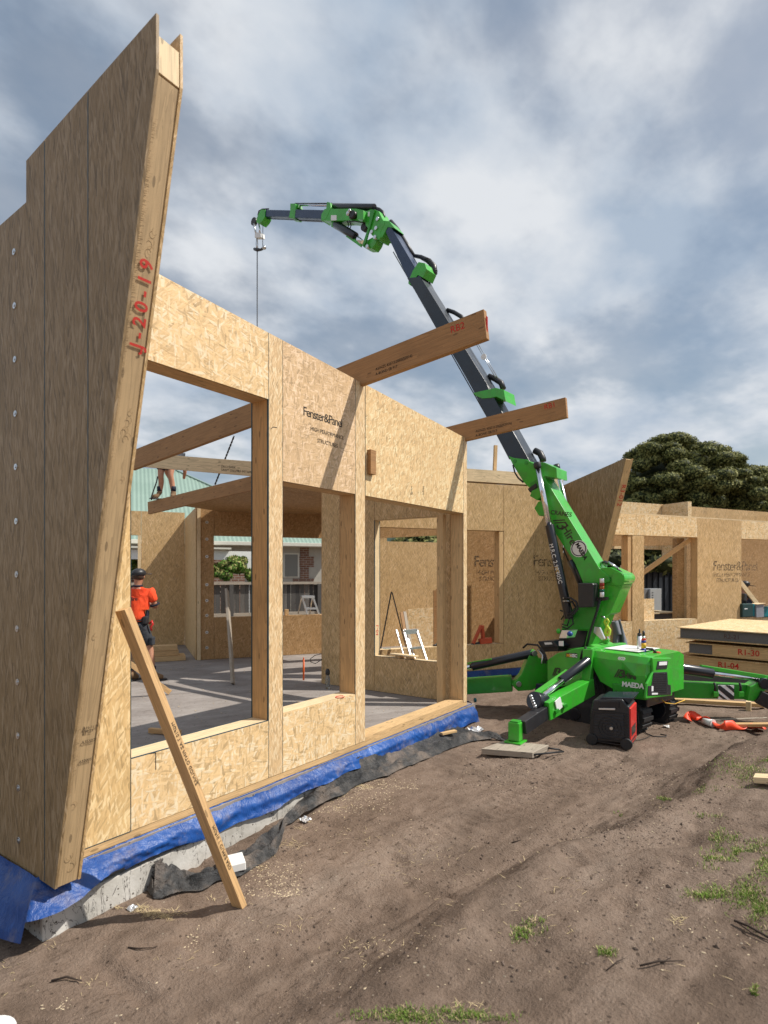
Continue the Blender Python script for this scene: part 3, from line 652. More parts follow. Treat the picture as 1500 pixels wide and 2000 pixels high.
# ------------------------------------------------------------------ second wing, front wall (frame B)
def bx(px, y=0, py=HY): return B.onY(px, py, y)[0]
def bz(px, py, y=0): return B.onY(px, py, y)[1]
x0 = bx(712)-.35; xw0 = x0+.45; xw1 = bx(984); xe = bx(1100); zt0 = 3.52
TB = .17
t = Thing('wing_front_wall', 'board wall of the second wing behind the crane, half in the shade of a fin', 'wall', B, (1.2, .08, -.03))
sl0 = lambda x: 3.33+.004*x
wall(t, [(x0, -.03), (xw0, -.03), (xw0, 3.30), (x0, 3.30)] and [[(x0, -.03), (bx(733), -.03), (bx(733), 3.30), (x0, 3.30)], [(bx(733)+.002, -.03), (bx(960), -.03), (bx(960), .43), (bx(733)+.002, .43)], [(bx(960)+.002, -.03), (xw1, -.03), (xw1, .43), (bx(960)+.002, .43)],
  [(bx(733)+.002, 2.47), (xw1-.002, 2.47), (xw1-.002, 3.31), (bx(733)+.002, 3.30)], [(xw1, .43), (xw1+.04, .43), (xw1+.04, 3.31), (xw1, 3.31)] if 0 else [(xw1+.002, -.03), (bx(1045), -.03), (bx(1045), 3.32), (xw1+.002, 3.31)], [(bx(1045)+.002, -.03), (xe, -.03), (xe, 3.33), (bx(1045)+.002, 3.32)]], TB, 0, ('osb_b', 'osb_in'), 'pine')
lining(t, bx(733), xw1, .43, 2.47, 0, TB, seal=False, m='pine')
t.part('top_beam', MB().beam((x0, .085, 3.425), (xe, .085, 3.46), .17, .22), M['pine_pale'])
t.part('jamb_post', MB().beam((xw1-.048, .085, .44), (xw1-.048, .085, 2.46), .09, .16, (0, 1, 0)), M['pine'])
t.part('membrane_strip', MB().box((x0, -.03, -.16), (xe+4.6, -.004, -.032)), M['blue'])
for px in (1040,):
    x, z = B.onY(px, 1106, 0)
    t.part('lettering', text_mb('Fenster&Panel', .30, (x, -.003, bz(px, 1106)), (1, 0, 0), (0, 0, 1), .001, 'LEFT', 0, .84), M['inkg'])
    t.part('lettering', text_mb('HIGH PERFORMANCE\n  STRUCTURES', .12, (x+.06, -.003, bz(px, 1122)), (1, 0, 0), (0, 0, 1), .001), M['inkg'])
# inner partition seen in that window, with its own printing
x, z = B.onY(925, 1106, .9)
t2 = Thing('partition', 'shaded inner board partition behind the wide window, with faint print', 'wall', B, (.7, 1.0, -.03))
wall(t2, [[(B.onY(905, 1100, .9)[0], -.03), (B.onY(1010, 1100, .9)[0], -.03), (B.onY(1010, 1100, .9)[0], 2.6), (B.onY(905, 1100, .9)[0], 2.6)]], .1, .9, ('osb_in', 'osb_in'))
t2.part('lettering', text_mb('Fenster&Panel', .30, (x, .897, z), (1, 0, 0), (0, 0, 1), .001, 'LEFT', 0, .84), M['inkg'])
t2.part('lettering', text_mb('HIGH PERFORMANCE\n  STRUCTURES', .12, (x+.06, .897, z-.16), (1, 0, 0), (0, 0, 1), .001), M['inkg'])
# lower part of the wing front: wall right of the fin
xf = bx(1165); X1 = bx(1235); X2 = bx(1258); X3 = bx(1362); X4 = bx(1448); X5 = X4+4.2; zt = lambda x: 2.905-.0065*(x-xf)
t = Thing('wing_right_wall', 'sunlit low board wall at the right with a dark window opening and an open bay', 'wall', B, (6, .08, -.06))
lowz = bz(1300, 1212)
polys = [[(xe+.01, -.06), (X1-.56, -.06), (X1-.56, 2.46), (xe+.01, 2.46)] if 0 else None,
 [(bx(1190), -.06), (X1, -.06), (X1, .74), (bx(1190), .74)], [(X1+.002, -.06), (X2, -.06), (X2, 2.47), (X1+.002, 2.47)], [(X2+.002, -.06), (X3, -.06), (X3, .73), (X2+.002, .73)],
 [(xf-.3, 2.474), (X2, 2.474), (X2, zt(X2)), (xf-.3, zt(xf-.3))], [(X2+.002, 2.474), (X3, 2.474), (X3, zt(X3)), (X2+.002, zt(X2))],
 [(X3+.002, -.06), (X4, -.06), (X4, zt(X4)), (X3+.002, zt(X3))], [(X4+.002, -.06), (X5, -.06), (X5, .74), (X4+.002, .74)], [(X4+.002, 2.474), (X5, 2.474), (X5, zt(X5)), (X4+.002, zt(X4))]]
for i, p in enumerate([q for q in polys if q]): wall(t, [p], TB, 0, ('osb_b' if i in (1, 5) else 'osb', 'osb_in'))
lining(t, X2+.001, X3+.001, .73, 2.474, 0, TB, seal=False, m='pine'); lining(t, X4+.001, X5, .74, 2.474, 0, TB, seal=False, sides='LTB', m='pine')
t.part('jamb_post', MB().beam((X1-.055, .10, .745), (X1-.055, .10, 2.47), .10, .17, (0, 1, 0)), M['pine_o'])
t.part('jamb_post', MB().beam((X3-.14, .36, .0), (X3-.14, .36, 2.47), .22, .12, (0, 1, 0)), M['osb_in'])
t.part('lettering', text_mb('Fenster&Panel', .30, (bx(1392), -.003, bz(1392, 1114)), (1, 0, 0), (0, 0, 1), .001, 'LEFT', 0, .84), M['inkg'])
t.part('lettering', text_mb('HIGH PERFORMANCE\n  STRUCTURES', .12, (bx(1394), -.003, bz(1392, 1126)), (1, 0, 0), (0, 0, 1), .001), M['inkg'])
t.part('top_edge', MB().beam((xf-.3, TB/2, zt(xf-.3)+.012), (X5, TB/2, zt(X5)+.012), TB, .024), M['pine_pale'])
# brace across the dark window
a = B.onY(1366, 1050, -.02); b = B.onY(1222, 1160, .55)
single('window_brace', 'diagonal orange timber brace across the dark window of the right wall', 'brace', MB().beam((a[0], .16, a[1]), (b[0]-.15, .75, b[1]), .045, .10, (0, 0, 1)), M['pine_o'], B, (b[0], .75, 0), 'timber braces in the second wing', .002)
a = B.onY(1448, 1138, .3); b = B.onY(1485, 1192, .3)
single('wall_brace', 'pale diagonal brace in the open bay at far right', 'brace', MB().beam((a[0]-.3, .35, a[1]+.3), (b[0]+.05, .28, b[1]-.02), .035, .11, (0, 0, 1)), M['pine_pale'], B, (b[0], .28, .74), 'timber braces in the second wing', .002)
single('prop', 'short leaning timber offcut low behind the window post next to the crane', 'timber prop', MB().beam((bx(1222, .8)-.55, .8, bz(1215, 1168, .8)), (bx(1232, .8), .5, bz(1222, 1150, .8)+.1), .05, .10, (0, 0, 1)), M['pine'], B, (bx(1222, .8), .7, 0), None, .002)
single('board_offcut', 'square board offcut standing behind the left window post of the right wall', 'board', MB().box((bx(1212), .19, .70), (bx(1277, .2), .205, bz(1240, 1170, .2))), M['osb'], B, (bx(1245), .2, .7))
# second fin
zf = lambda px, py, y: 0
SF = Frame(B.w((xe+.02, 0, 0)).x, B.w((xe+.02, 0, 0)).y, B.a)
t = Thing('fin_wall', 'smaller shadowed tapering board wall jutting out behind the crane boom', 'wall', B, (xe+.1, -.4, -.06))
fx = xe+.004
# outline in the plane x=fx : (y, z)
tipT = B.onX(1222, 894, fx); tipB = B.onX(1150, 1275, fx)
ol = [(0.0, -.06), (0.0, B.onX(1093, 916, fx)[1]), tipT, (-.32, -.06)]
ol[1] = (0.0, tipT[1]-(0-tipT[0])*.16)
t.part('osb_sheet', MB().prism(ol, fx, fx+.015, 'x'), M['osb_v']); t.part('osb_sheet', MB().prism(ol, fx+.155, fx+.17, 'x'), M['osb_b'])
t.part('core', MB().prism([(-.02, -.05), (-.02, ol[1][1]-.03), (tipT[0]+.06, tipT[1]-.04), (-.27, -.05)], fx+.015, fx+.155, 'x'), M['foam'])
t.part('edge_timber', MB().beam((fx+.085, tipT[0]+.045, tipT[1]-.01), (fx+.085, -.32+.045, -.05), .139, .08, (0, -1, 0)), M['pine'])
q = B.onX(1205, 935, fx+.08)
t.part('lettering', text_mb('R3-012', .13, (fx+.05, tipT[0]+(-.32-tipT[0])*.10-.001, tipT[1]-.42), (0, (-.32-tipT[0]), -(tipT[1])), (1, 0, 0), .001), M['inkr'])
# upright behind: lit corner wall where the second fin meets the lower roof
t = Thing('wing_link_wall', 'board wall strip between the fin and the low right wall', 'wall', B, (xf-.5, .5, -.06))
wall(t, [[(xe+.5, -.06), (bx(1190)-.02, -.06), (bx(1190)-.02, 2.47), (xe+.5, 2.47)]], .1, .3, ('osb_b', 'osb_in'))
# parapet walls behind the low wall, a lit one and a shaded one
yb = 3.4
for (pa, pb, ya, yb_, lab, mt) in ((1200, 1345, 1.6, 3.8, 'sunlit parapet board strip behind the low wall top beside the fin', 'osb'), (1345, 1600, 1.9, 4.2, 'parapet board strip with a shaded half behind the low wall at far right', 'osb_b')):
    xa, za = B.onY(pa, 979+(pa-1211)*.073, yb_); xb, zb = B.onY(pb, 979+(pb-1211)*.073, yb_)
    tt = Thing('parapet_wall', lab, 'wall', B, ((xa+xb)/2, yb_, 0)); wall(tt, [[(xa, 2.40), (xb-.01, 2.40), (xb-.01, zb), (xa, za)]], .16, yb_, (mt, mt))
    px_ = xa+.01 if pa == 1345 else bx(1238, yb_)-.1; tt.part('end_post', MB().box((px_, yb_+.02, 0), (px_+.1, yb_+.14, 2.39)), M['pine'])
    cw = MB().box((xa+(xb-xa)*.62, yb_-.9, 2.2), (xa+(xb-xa)*.62+.14, yb_-.01, za-.03)); tt.part('cross_panel', cw, M['osb'])
# inner wall of the open bay at far right and roof beams over it
t = Thing('bay_back_wall', 'brown shaded board wall at the back of the open bay at far right', 'wall', B, (X4+2, 2.6, -.03))
wall(t, [[(X4-.15, -.03), (X5, -.03), (X5, 2.75), (X4-.15, 2.75)]], .1, 1.3, ('osb_in', 'osb'))
# header inside dark window + dark steel container and what stands there
t = Thing('inner_header', 'shaded header board strip across the top of the dark window', 'board', B, ((X2+X3)/2, 1.1, 2.2))
a = B.onY(1258, 1070, .9); b = B.onY(1350, 1066, .9)
t.part('osb_sheet', MB().prism([(X1-.3, a[1]), (X3+.3, b[1]), (X3+.3, 2.62), (X1-.3, 2.62)], .9, .96), M['osb_in'])
T = NT('dark_steel_cladding'); v = T.uv.outputs['Object']; T.set('Base Color', T.ramp(T.noise(v, 2, 4, .6), [(.3, (.012, .017, .026)), (.7, (.024, .032, .045))])); T.set('Roughness', .5); M['darksteel'] = T.m
a = B.onY(1262, 1112, 6.5); b = B.onY(1345, 1112, 6.5)
t = Thing('shipping_container', 'dark navy steel container with a pale timber along its top, seen through the window', 'container', B, ((a[0]+b[0])/2, 7, 0))
m = MB()
xx = a[0]-1.2; kk = 0
while xx < b[0]+1.5: m.box((xx, 6.5 if kk % 2 else 6.54, -.2), (xx+.14, 6.7, a[1])); xx += .14; kk += 1
m.box((a[0]-1.2, 6.6, -.2), (b[0]+1.5, 8.8, a[1]-.02)); t.part('ribbed_side', m, M['darksteel']); t.part('top_rail', MB().beam((a[0]-1.2, 6.45, a[1]+.06), (b[0]+1.5, 6.45, a[1]+.06), .09, .15), M['pine_pale'])
a = B.onY(1258, 1150, 3.2); b = B.onY(1292, 1192, 3.2); c = B.onY(1270, 1150, 3.2)
t = Thing('meter_box', 'pale grey metal cabinet seen through the dark window', 'cabinet', B, (c[0], 3.3, b[1]))
t.part('cabinet_body', MB().box((c[0], 3.2, b[1]-.35), (b[0], 3.5, a[1])), plain('pale_grey_metal', (.42, .45, .47), .4, 0, .05), .006); t.part('cabinet_side', MB().box((a[0]-.4, 3.26, b[1]-.35), (c[0]-.003, 3.5, a[1]-.02)), plain('mid_grey_metal', (.19, .20, .21), .4, 0, .05))
for k in range(3): t.part('vent_slot', MB().box((c[0]+.06+.0, 3.195, a[1]-.12-k*.07), (c[0]+.11, 3.2, a[1]-.10-k*.07)), M['darksteel'])
a = B.onY(1275, 1197, 1.6); b = B.onY(1327, 1197, 1.6)
t = Thing('table_saw_stand', 'low grey bench with a pale board top inside the dark window', 'bench', B, ((a[0]+b[0])/2, 1.9, -.03))
t.part('bench_body', MB().box((a[0]-.5, 1.62, .1), (b[0]-.06, 2.2, a[1]-.03)), M['foam']); t.part('bench_top', MB().box((a[0]-.55, 1.58, a[1]-.028), (b[0], 2.3, a[1])), M['pine_pale']); t.part('bench_leg', MB().box((b[0]-.10, 1.585, .0), (b[0]-.06, 1.64, a[1]-.03)), M['pine_pale'])
for k in range(2): t.part('loose_board', MB().beam((a[0]-.5, 1.8+k*.15, a[1]+.03+k*.012), (b[0]-.4, 1.9+k*.2, a[1]+.01), .1, .02), M['pine'])
# ------------------------------------------------------------------ back of the wing: tall board wall seen through both openings
xa = B.onY(640, 1100, 3.6)[0]; xb = B.onY(1000, 1100, 3.6)[0]
t = Thing('wing_back_wall', 'sunlit board wall at the back of the second wing, seen through the door opening', 'wall', B, (xa+2, 3.7, -.03))
xs = [xa, B.onY(756, 1100, 3.6)[0], B.onY(834, 1100, 3.6)[0], xb]
for i in range(3):
    ztop = bz(756, 1050, 3.6) if i == 0 else bz(834, 1059, 3.6)
    wall(t, [[(xs[i], -.03), (xs[i+1], -.03), (xs[i+1], ztop), (xs[i], ztop)]], .12, 3.6, ('osb_b', 'osb_in'))
hd = Thing('inner_beam', 'shaded deep beam crossing above the back wall, seen through the door opening', 'beam', B, (0, 1.4, 2.2))
p = [B.onY(720, 1030, 1.2), B.onY(900, 1030, 1.2), B.onY(900, 1043.5, 1.2), B.onY(720, 1052, 1.2)]
hd.part('osb_sheet', MB().prism([(p[0][0], p[0][1]+.35), (p[1][0], p[1][1]+.35), p[2], p[3]], 1.2, 1.3), M['osb_in'])
# leaning board with shaded edge board, ladder, rod and tools on the low sill
a = B.onY(797, 1190, 3.0); b = B.onY(847, 1263, 3.0)
single('leaning_board', 'bright square board leaning on the back wall behind the ladder', 'board', MB().prism([(a[0], a[1]), (b[0], a[1]+.02), (b[0], b[1]), (a[0], b[1]-.1)], 3.0, 3.02), M['osb'], B, (b[0], 3.0, 0))
a = B.onY(847, 1153, 2.3); b = B.onY(885, 1262, 2.3)
single('leaning_board', 'tall orange-brown shaded board standing right of the bright board', 'board', MB().prism([(a[0], a[1]), (a[0]+.06, a[1]), (a[0]+.07, a[1]+.03), (b[0], a[1]+.01), (b[0], b[1]-.4), (a[0], b[1]-.4)], 2.3, 2.32), M['lvl'], B, (a[0]+.2, 2.3, 0))
def wpt(px, py, y): x, z = B.onY(px, py, y); return Vector((x, y, z))
# folding ladder leaning towards us, sitting between the two sills
t = Thing('step_ladder', 'white aluminium step ladder leaning behind the low wall in the door opening', 'ladder', B, (wpt(800, 1290, -.6).x, -.6, 0))
yl = -.55
A1, A2 = wpt(788, 1232, yl+.35), wpt(813, 1230, yl+.35); B1, B2 = wpt(806, 1300, yl), wpt(835, 1296, yl)
for s_, (p, q) in enumerate(((A1, B1), (A2, B2))):
    t.part('side_rail', MB().beam(p, q+(q-p)*1.6, .022, .055, (0, 1, 0)), M['alu'])
t.part('top_plate', MB().beam(A1.lerp(B1, .04), A2.lerp(B2, .04), .07, .075, (0, 0, 1)), M['alu'])
for k in (.52, 1.15, 1.8): t.part('rung', MB().beam(A1+(B1-A1)*k, A2+(B2-A2)*k, .06, .032, (0, 0, 1)), M['alu'])
off = Vector((-.085, .10, .0))
for p, q in ((A1, B1), (A2.lerp(A1, .35), B2.lerp(B1, .35))): t.part('rear_rail', MB().beam(p+off, q+(q-p)*1.6+off*.5, .02, .04, (0, 1, 0)), M['alu'])
t.part('warning_sticker', MB().box((A1.x+.12, A1.y-.045, A1.z-.035), (A1.x+.18, A1.y-.040, A1.z+.0)), M['red'])
# dark boards beside it
for k, px in enumerate((784, 790)):
    p, q = wpt(px-0, 1196-k*1, .45+.06*k), wpt(px+13, 1270, .15)
    single('leaning_plank', ('dark brown plank leaning behind the ladder', 'narrow tan plank leaning just right of the dark one behind the ladder')[k], 'plank', MB().beam(p, q+(q-p)*.7, .055, .03, (0, 1, 0)), M['lvl' if k == 0 else 'old'], B, tuple(q))
p, q, r = wpt(765, 1156, .9), wpt(742, 1275, .5), wpt(783, 1225, .5)
single('bent_rod', 'thin dark bent rod standing as an upside-down V left of the ladder', 'rod', MB().tube([r+(r-p)*.8, r, p+Vector((.012, 0, -.02)), p, p+Vector((-.012, 0, -.02)), q, q+(q-p)*.3], .012, 6), M['blackp'], B, tuple(q))
def drill(label, frm, px, py, y, flip=1, ang=0, sc=1.0, col='teal', group='cordless drills on the sills'):
    x, z = frm.onY(px, py, y); t = Thing('cordless_drill', label, 'drill', frm, (x, y, z), group); k = sc*flip
    m = MB().cyl((x-.09*k, y, z+.05*sc), (x+.05*k, y, z+.05*sc), .033*sc, 12); t.part('body', m, M[col], .004)
    t.part('chuck', MB().cyl((x+.05*k, y, z+.05*sc), (x+.12*k, y, z+.05*sc), .022*sc, 10, 0, .014*sc), M['blackp'])
    t.part('handle', MB().beam((x-.04*k, y+.02, z+.04*sc), (x-.09*k, y+.12*sc, z+.02*sc), .035*sc, .05*sc), M['blackp'], .006)
    t.part('battery', MB().box((x-.15*k, y+.09*sc, z-.012), (x-.06*k, y+.17*sc, z+.06*sc)), M['blackp'], .006)
M['teal'] = plain('teal_tool_plastic', (.0, .16, .19), .4, 0, .08)
zs = .505
x_, y_ = B.onZ(762, 1272, .44)
drill('teal cordless drill lying on the sill left of the ladder', B, 758, 1276, .10, 1, 0, 1.0)
drill('teal and silver cordless drill lying on the sill right of the ladder', B, 857, 1265, .08, -1, 0, .95)
p = wpt(737, 1281, .06); t = Thing('spirit_level', 'yellow tool lying on the sill at the foot of the bent rod', 'tool', B, tuple(p))
t.part('body', MB().beam(p+Vector((-.12, 0, .02)), p+Vector((.16, 0, .0)), .03, .035), M['yellow'], .004); t.part('knob', MB().ball(p+Vector((-.06, 0, .035)), .022), M['yellow'])
# little timber trestle on the return wall's sill
yv, xv = 0, 0
a = W.onX(793, 1288, 6.98); t = Thing('offcut_pile', 'small pile of timber offcuts resting on the shaded low sill below the ladder', 'offcuts', W, (7.0, a[0], .508))
t.part('offcut', MB().beam((6.93, a[0]-.20, .555), (6.96, a[0]+.22, .56), .11, .018), M['pine_pale']); t.part('offcut', MB().beam((6.95, a[0]-.12, .528), (6.99, a[0]-.04, .528), .09, .035), M['pine']); t.part('offcut', MB().beam((6.95, a[0]+.05, .528), (6.99, a[0]+.14, .528), .09, .035), M['pine'])
# orange nail gun standing on the wing's low sill
def nailgun(frm, p, label, sc=1.0, col='orange'):
    t = Thing('nail_gun', label, 'nail gun', frm, tuple(p)); p = Vector(p)
    M.setdefault('nail', plain('rust_orange_plastic', (.50, .07, .02), .45))
    t.part('body', MB().beam(p+Vector((-.02, 0, .05))*sc, p+Vector((.20, 0, .06))*sc, .07*sc, .09*sc), M['nail'], .01)
    t.part('magazine', MB().beam(p+Vector((-.13, 0, .02))*sc, p+Vector((.02, 0, .30))*sc, .035*sc, .06*sc, (0, 1, 0)), M['nail'], .006)
    t.part('handle', MB().beam(p+Vector((.03, 0, .30))*sc, p+Vector((.05, 0, .09))*sc, .045*sc, .07*sc, (0, 1, 0)), M['nail'], .01)
    t.part('nose', MB().beam(p+Vector((-.16, 0, .0))*sc, p+Vector((.0, 0, .03))*sc, .04*sc, .04*sc), M['blackp'], .004)
x, z = B.onY(938, 1259, .06); nailgun(B, (x, .06, z), 'rust orange nail gun standing on the shaded sill of the wide window', 1.15)
# ------------------------------------------------------------------ back walls of the front room
yA = B.loc(Vector((0, 0, 0))+W.atD(500, 1283, 12.05)).y        # plane of the far window wall, parallel to the wing
def Q(px, py, y=None): return B.onY(px, py, yA if y is None else y)
xc0 = Q(392, 1200)[0]; xc1 = Q(418, 1200)[0]; xc2 = Q(700, 1200)[0]
zs_ = Q(520, 1203)[1]; zh_ = Q(418, 1046)[1]; zr_ = Q(420, 992)[1]
t = Thing('rear_window_wall', 'shaded rear board wall with a long window opening towards the neighbour house', 'wall', B, (xc1+1.5, yA, 0))
wall(t, [[(xc0, 0), (xc1, 0), (xc1, zr_), (xc0, zr_)]], .15, yA, ('osb_in', 'osb'))
wall(t, [[(xc1+.002, 0), (xc2, 0), (xc2, zs_), (xc1+.002, zs_)], [(xc1+.002, zh_), (xc2, zh_-.0), (xc2, zr_), (xc1+.002, zr_)]], .15, yA, ('osb_in', 'osb'))
for py in (1020, 1053, 1087, 1142, 1173, 1202, 1235, 1265):
    x, z = Q(404, py); w_ = t.part('washer', MB().cyl((x, yA-.006, z), (x, yA, z), .03, 12), M['steel']); t.part('screw_head', MB().cyl((x, yA-.011, z), (x, yA-.006, z), .012, 6), M['blackp'], 0, None, w_)
t.part('edge_post', MB().beam((xc0-.035, yA+.03, 0), (xc0-.035, yA+.03, zr_), .065, .12, (0, 1, 0)), M['pine_pale'])
# nook: wall going back, then wall with the left window
yN = B.loc(W.atD(341, 1200, 14.0)).y; xn = B.onX(386, 1200, xc0-.075)[0]
t = Thing('nook_side_wall', 'stained shaded board wall running back beside the bolted strip', 'wall', B, (xc0-.08, (yA+yN)/2, 0))
t.part('osb_sheet', MB().box((xc0-.09, yA+.03, 0), (xc0-.075, yN, zr_)), M['osb_b']); t.part('osb_sheet', MB().box((xc0-.075+.001, yA+.16, 0), (xc0+.05, yN, zr_)), M['osb_in'])
t = Thing('nook_back_wall', 'shaded board wall behind the worker with a narrow window at its left', 'wall', B, (xc0-1.5, yN, 0))
xa, xb, xd_ = B.onY(345, 1100, yN)[0], B.onY(276, 1100, yN)[0], B.onY(200, 1100, yN)[0]; zt_ = B.onY(300, 999, yN)[1]; zh2 = B.onY(262, 1045, yN)[1]
xa = xc0-.09
wall(t, [[(xb, 0), (xa, 0), (xa, zt_), (xb, zt_)], [(xd_, zh2), (xb-.003, zh2), (xb-.003, zt_), (xd_, zt_)], [(xd_, 0), (xb-.003, 0), (xb-.003, .9), (xd_, .9)]], .15, yN, ('osb_b', 'osb'))
t.part('jamb_post', MB().beam((xb-.04, yN+.05, .9), (xb-.04, yN+.05, zh2), .07, .14, (0, 1, 0)), M['pine_pale'])
# steps of stacked timbers at their foot
p = W.atD(340, 1280, 11.6); stk = B.loc(p); xL = stk.x-1.6
for k, (dz, w_, L_) in enumerate(((0.0, .42, 1.72), (.10, .34, 1.60), (.20, .30, 1.58))):
    single('stacked_timber', ('lowest and longest timber of the stack on the floor behind the worker', 'middle timber of the stack on the floor behind the worker', 'top timber of the stack on the floor behind the worker')[k], 'timber', MB().box((xL, yA+.05+k*.03, dz), (xL+L_*1.05, yA+.05+w_, dz+.095)), M['pine_o' if k % 2 else 'pine'], B, (xL+.8, yA+.2, dz), 'timbers stacked behind the worker', .003)
# leaning pale plank and orange peg, small step ladder on the rear sill, cable, bottle
p, q = W.atD(443, 1152, 9.6), W.atD(455, 1317, 9.05); q.z = .0+.012
single('leaning_plank', 'pale straight plank leaning upright in the middle of the room', 'plank', MB().beam(q, q+(p-q)*1.0, .15, .035, (.57, -.8, 0)), M['old'], W, tuple(q))
wz = MB(); x, y = W.onZ(593, 1328, 0); wz.cyl((x, y, 0), (x, y, .33), .014, 8); wz.cyl((x, y, .33), (x, y, .36), .009, 8)
single('marker_stake', 'thin bright orange stake standing on the slab in the second window opening', 'stake', wz, M['orange'], W, (x, y, 0))
t = Thing('small_step_ladder', 'small white step ladder standing on the rear window sill', 'step ladder', B, (Q(605, 1201)[0], yA+.07, zs_))
a1, a2, b1, b2 = [Vector((Q(*p)[0], yA+.07, Q(*p)[1])) for p in ((592, 1166), (613, 1166), (602, 1200.5), (625, 1200.5))]
for p, q in ((a1, b1), (a2, b2)): t.part('side_rail', MB().beam(p, q, .03, .05, (0, 1, 0)), M['alu'])
t.part('top_step', MB().beam(a1+Vector((-.02, 0, 0)), a2+Vector((.02, 0, 0)), .13, .05), M['alu']); t.part('rung', MB().beam(a1.lerp(b1, .66), a2.lerp(b2, .66), .06, .04), M['alu'])
for p, q in ((a1, b1), (a2, b2)): t.part('rear_leg', MB().beam(p+Vector((0, .05, 0)), q+Vector((-.12, .30, 0)), .02, .03, (0, 1, 0)), M['alu'])
single('timber_block', 'small orange timber block on the rear window sill beside the small ladder', 'timber block', MB().box((Q(558, 1200)[0], yA+.03, zs_), (Q(562, 1200)[0]+.03, yA+.12, zs_+.12)), M['pine_o'], B, (Q(560, 1200)[0], yA+.07, zs_))
x, y = W.onZ(640, 1337, 0); x, y = W.onX(641, 1335, 6.72)[0], 0
p = W.atD(640, 1327, 8.75); p.z = 0
t = Thing('drink_bottle', 'clear bottle with a black cap on the floor beside the timber post', 'bottle', W, tuple(p))
T = NT('clear_plastic'); T.set('Base Color', (.55, .58, .58, 1)); T.set('Roughness', .1); T.set('Transmission Weight', .85); M['clear'] = T.m
t.part('body', MB().tube([p+Vector((0, 0, z)) for z in (0, .02, .15, .19, .22)], [.034, .036, .036, .022, .016], 14), M['clear']); t.part('cap', MB().tube([p+Vector((0, 0, z)) for z in (.205, .25, .29)], [.035, .035, .02], 12), M['blackp'])
ps = [W.atD(px, py, 9.0) for px, py in ((628, 1277), (615, 1280), (606, 1287), (607, 1293), (616, 1296), (629, 1288))]
single('cable', 'loop of dark cable hanging off the left edge of the timber post', 'cable', MB().tube(ps, .006, 6), M['black'], W, tuple(ps[2]))
# roof board over the rear part, resting on the lower roof beam
rp = MB(); zr = lambda X, Y: 3.66-.0785*(Y-3.5)-.03*(X-6.83)
t = Thing('board_deck', 'long roof boards with visible joints lying on the lower roof beam', 'roof panel', W, (9, 8, 3.1))
ys = [6.15, 7.2, 8.3, 9.4]
for k in range(3):
    a, b = ys[k], ys[k+1]-.008; m = MB()
    c4 = [(6.865, a), (9.7, a), (9.7, b), (6.865, b)]
    if k == 0: c4 = [(6.865, 6.15), (8.2, 6.15), (9.7, 6.15), (9.7, b), (6.865, b)]
    n0 = m.pts([(x, y, zr(x, y)-.24) for x, y in c4]); n = len(c4); m.pts([(x, y, zr(x, y)-.04) for x, y in c4]); m.face([n0+i for i in range(n)][::-1]); m.face([n0+n+i for i in range(n)])
    for i in range(n): j = (i+1) % n; m.face([n0+i, n0+j, n0+n+j, n0+n+i])
    t.part('roof_board', m, M['osb_in'])
a = (7.03, 6.15); single('roof_edge_board', 'timber fascia along the near end of the roof boards', 'timber', MB().beam((6.9, 6.10, zr(6.9, 6.1)-.13), (9.7, 6.10, zr(9.7, 6.1)-.13), .04, .2), M['pine'], W, (9, 6.1, 3))
# post seen left of the bolted strip; chain hanging in the upper window
p, q = W.atD(457, 852, 8.8), W.atD(420, 946, 9.2)
m = MB(); nL = 30
for k in range(nL):
    a = q.lerp(p, k/nL); b = q.lerp(p, (k+1.15)/nL); m.tube([a, b], .010 if k % 2 else .014, 5)
single('lifting_chain', 'thin steel lifting chain hanging at a slant in the upper left window', 'chain', m, M['blackp'], W, tuple(q))
# timber braces: outside one leaning on the fin, inside one on the floor
foot = gpt(471, 1770); top_ = Vector((Xb+.05, 0, 0)); tz = W.onX(240, 1190, Xb+.055); top_ = Vector((Xb+.055, tz[0], tz[1]))
t = Thing('timber_brace', 'long orange timber brace leaning from the bare ground onto the tall fin', 'brace', W, tuple(foot))
dv = (top_-foot).normalized(); m = MB(); m.beam(foot+dv*.0-Vector((0, 0, .02)), top_, .045, .075, (.12, -1, .3)); t.part('timber', m, M['pine_o'], .002)
upv = Vector((.12, -1, .3)); rr = dv.cross(upv).normalized(); uu = rr.cross(dv).normalized()
for fr_, s_ in ((.02, 'MGP10 T OLMRZ AZD'), (.37, 'MGP10 T AZ PINTO GOLMRZ')):
    o = foot+dv*((top_-foot).length*(fr_+.28))+uu*.0385+rr*.006; 
    t.part('lettering', text_mb(s_, .030, o-rr*.0, -dv, rr if False else -(-dv).cross(uu)*-1, .0005, 'LEFT', 0, 1.05), M['inkf'])
p, q = W.atD(245, 1290, 8.0), W.atD(332, 1352, 8.3); q.z = .03
single('floor_brace', 'slim timber prop slanting down to the slab beside the worker', 'brace', MB().beam(p, q, .045, .07, (0, 0, 1)), M['pine_o'], W, tuple(q), None, .003)
p, q = W.atD(292, 1434, 6.3), W.atD(352, 1436, 6.2); p.z = q.z = .03
single('floor_timber', 'short timber offcut lying on the slab just inside the left window', 'timber', MB().beam(p, q, .045, .05), M['pine_o'], W, tuple(p), None, .002)
M['inkf2'] = plain('faint_red_ink', (.09, .045, .04), .8)
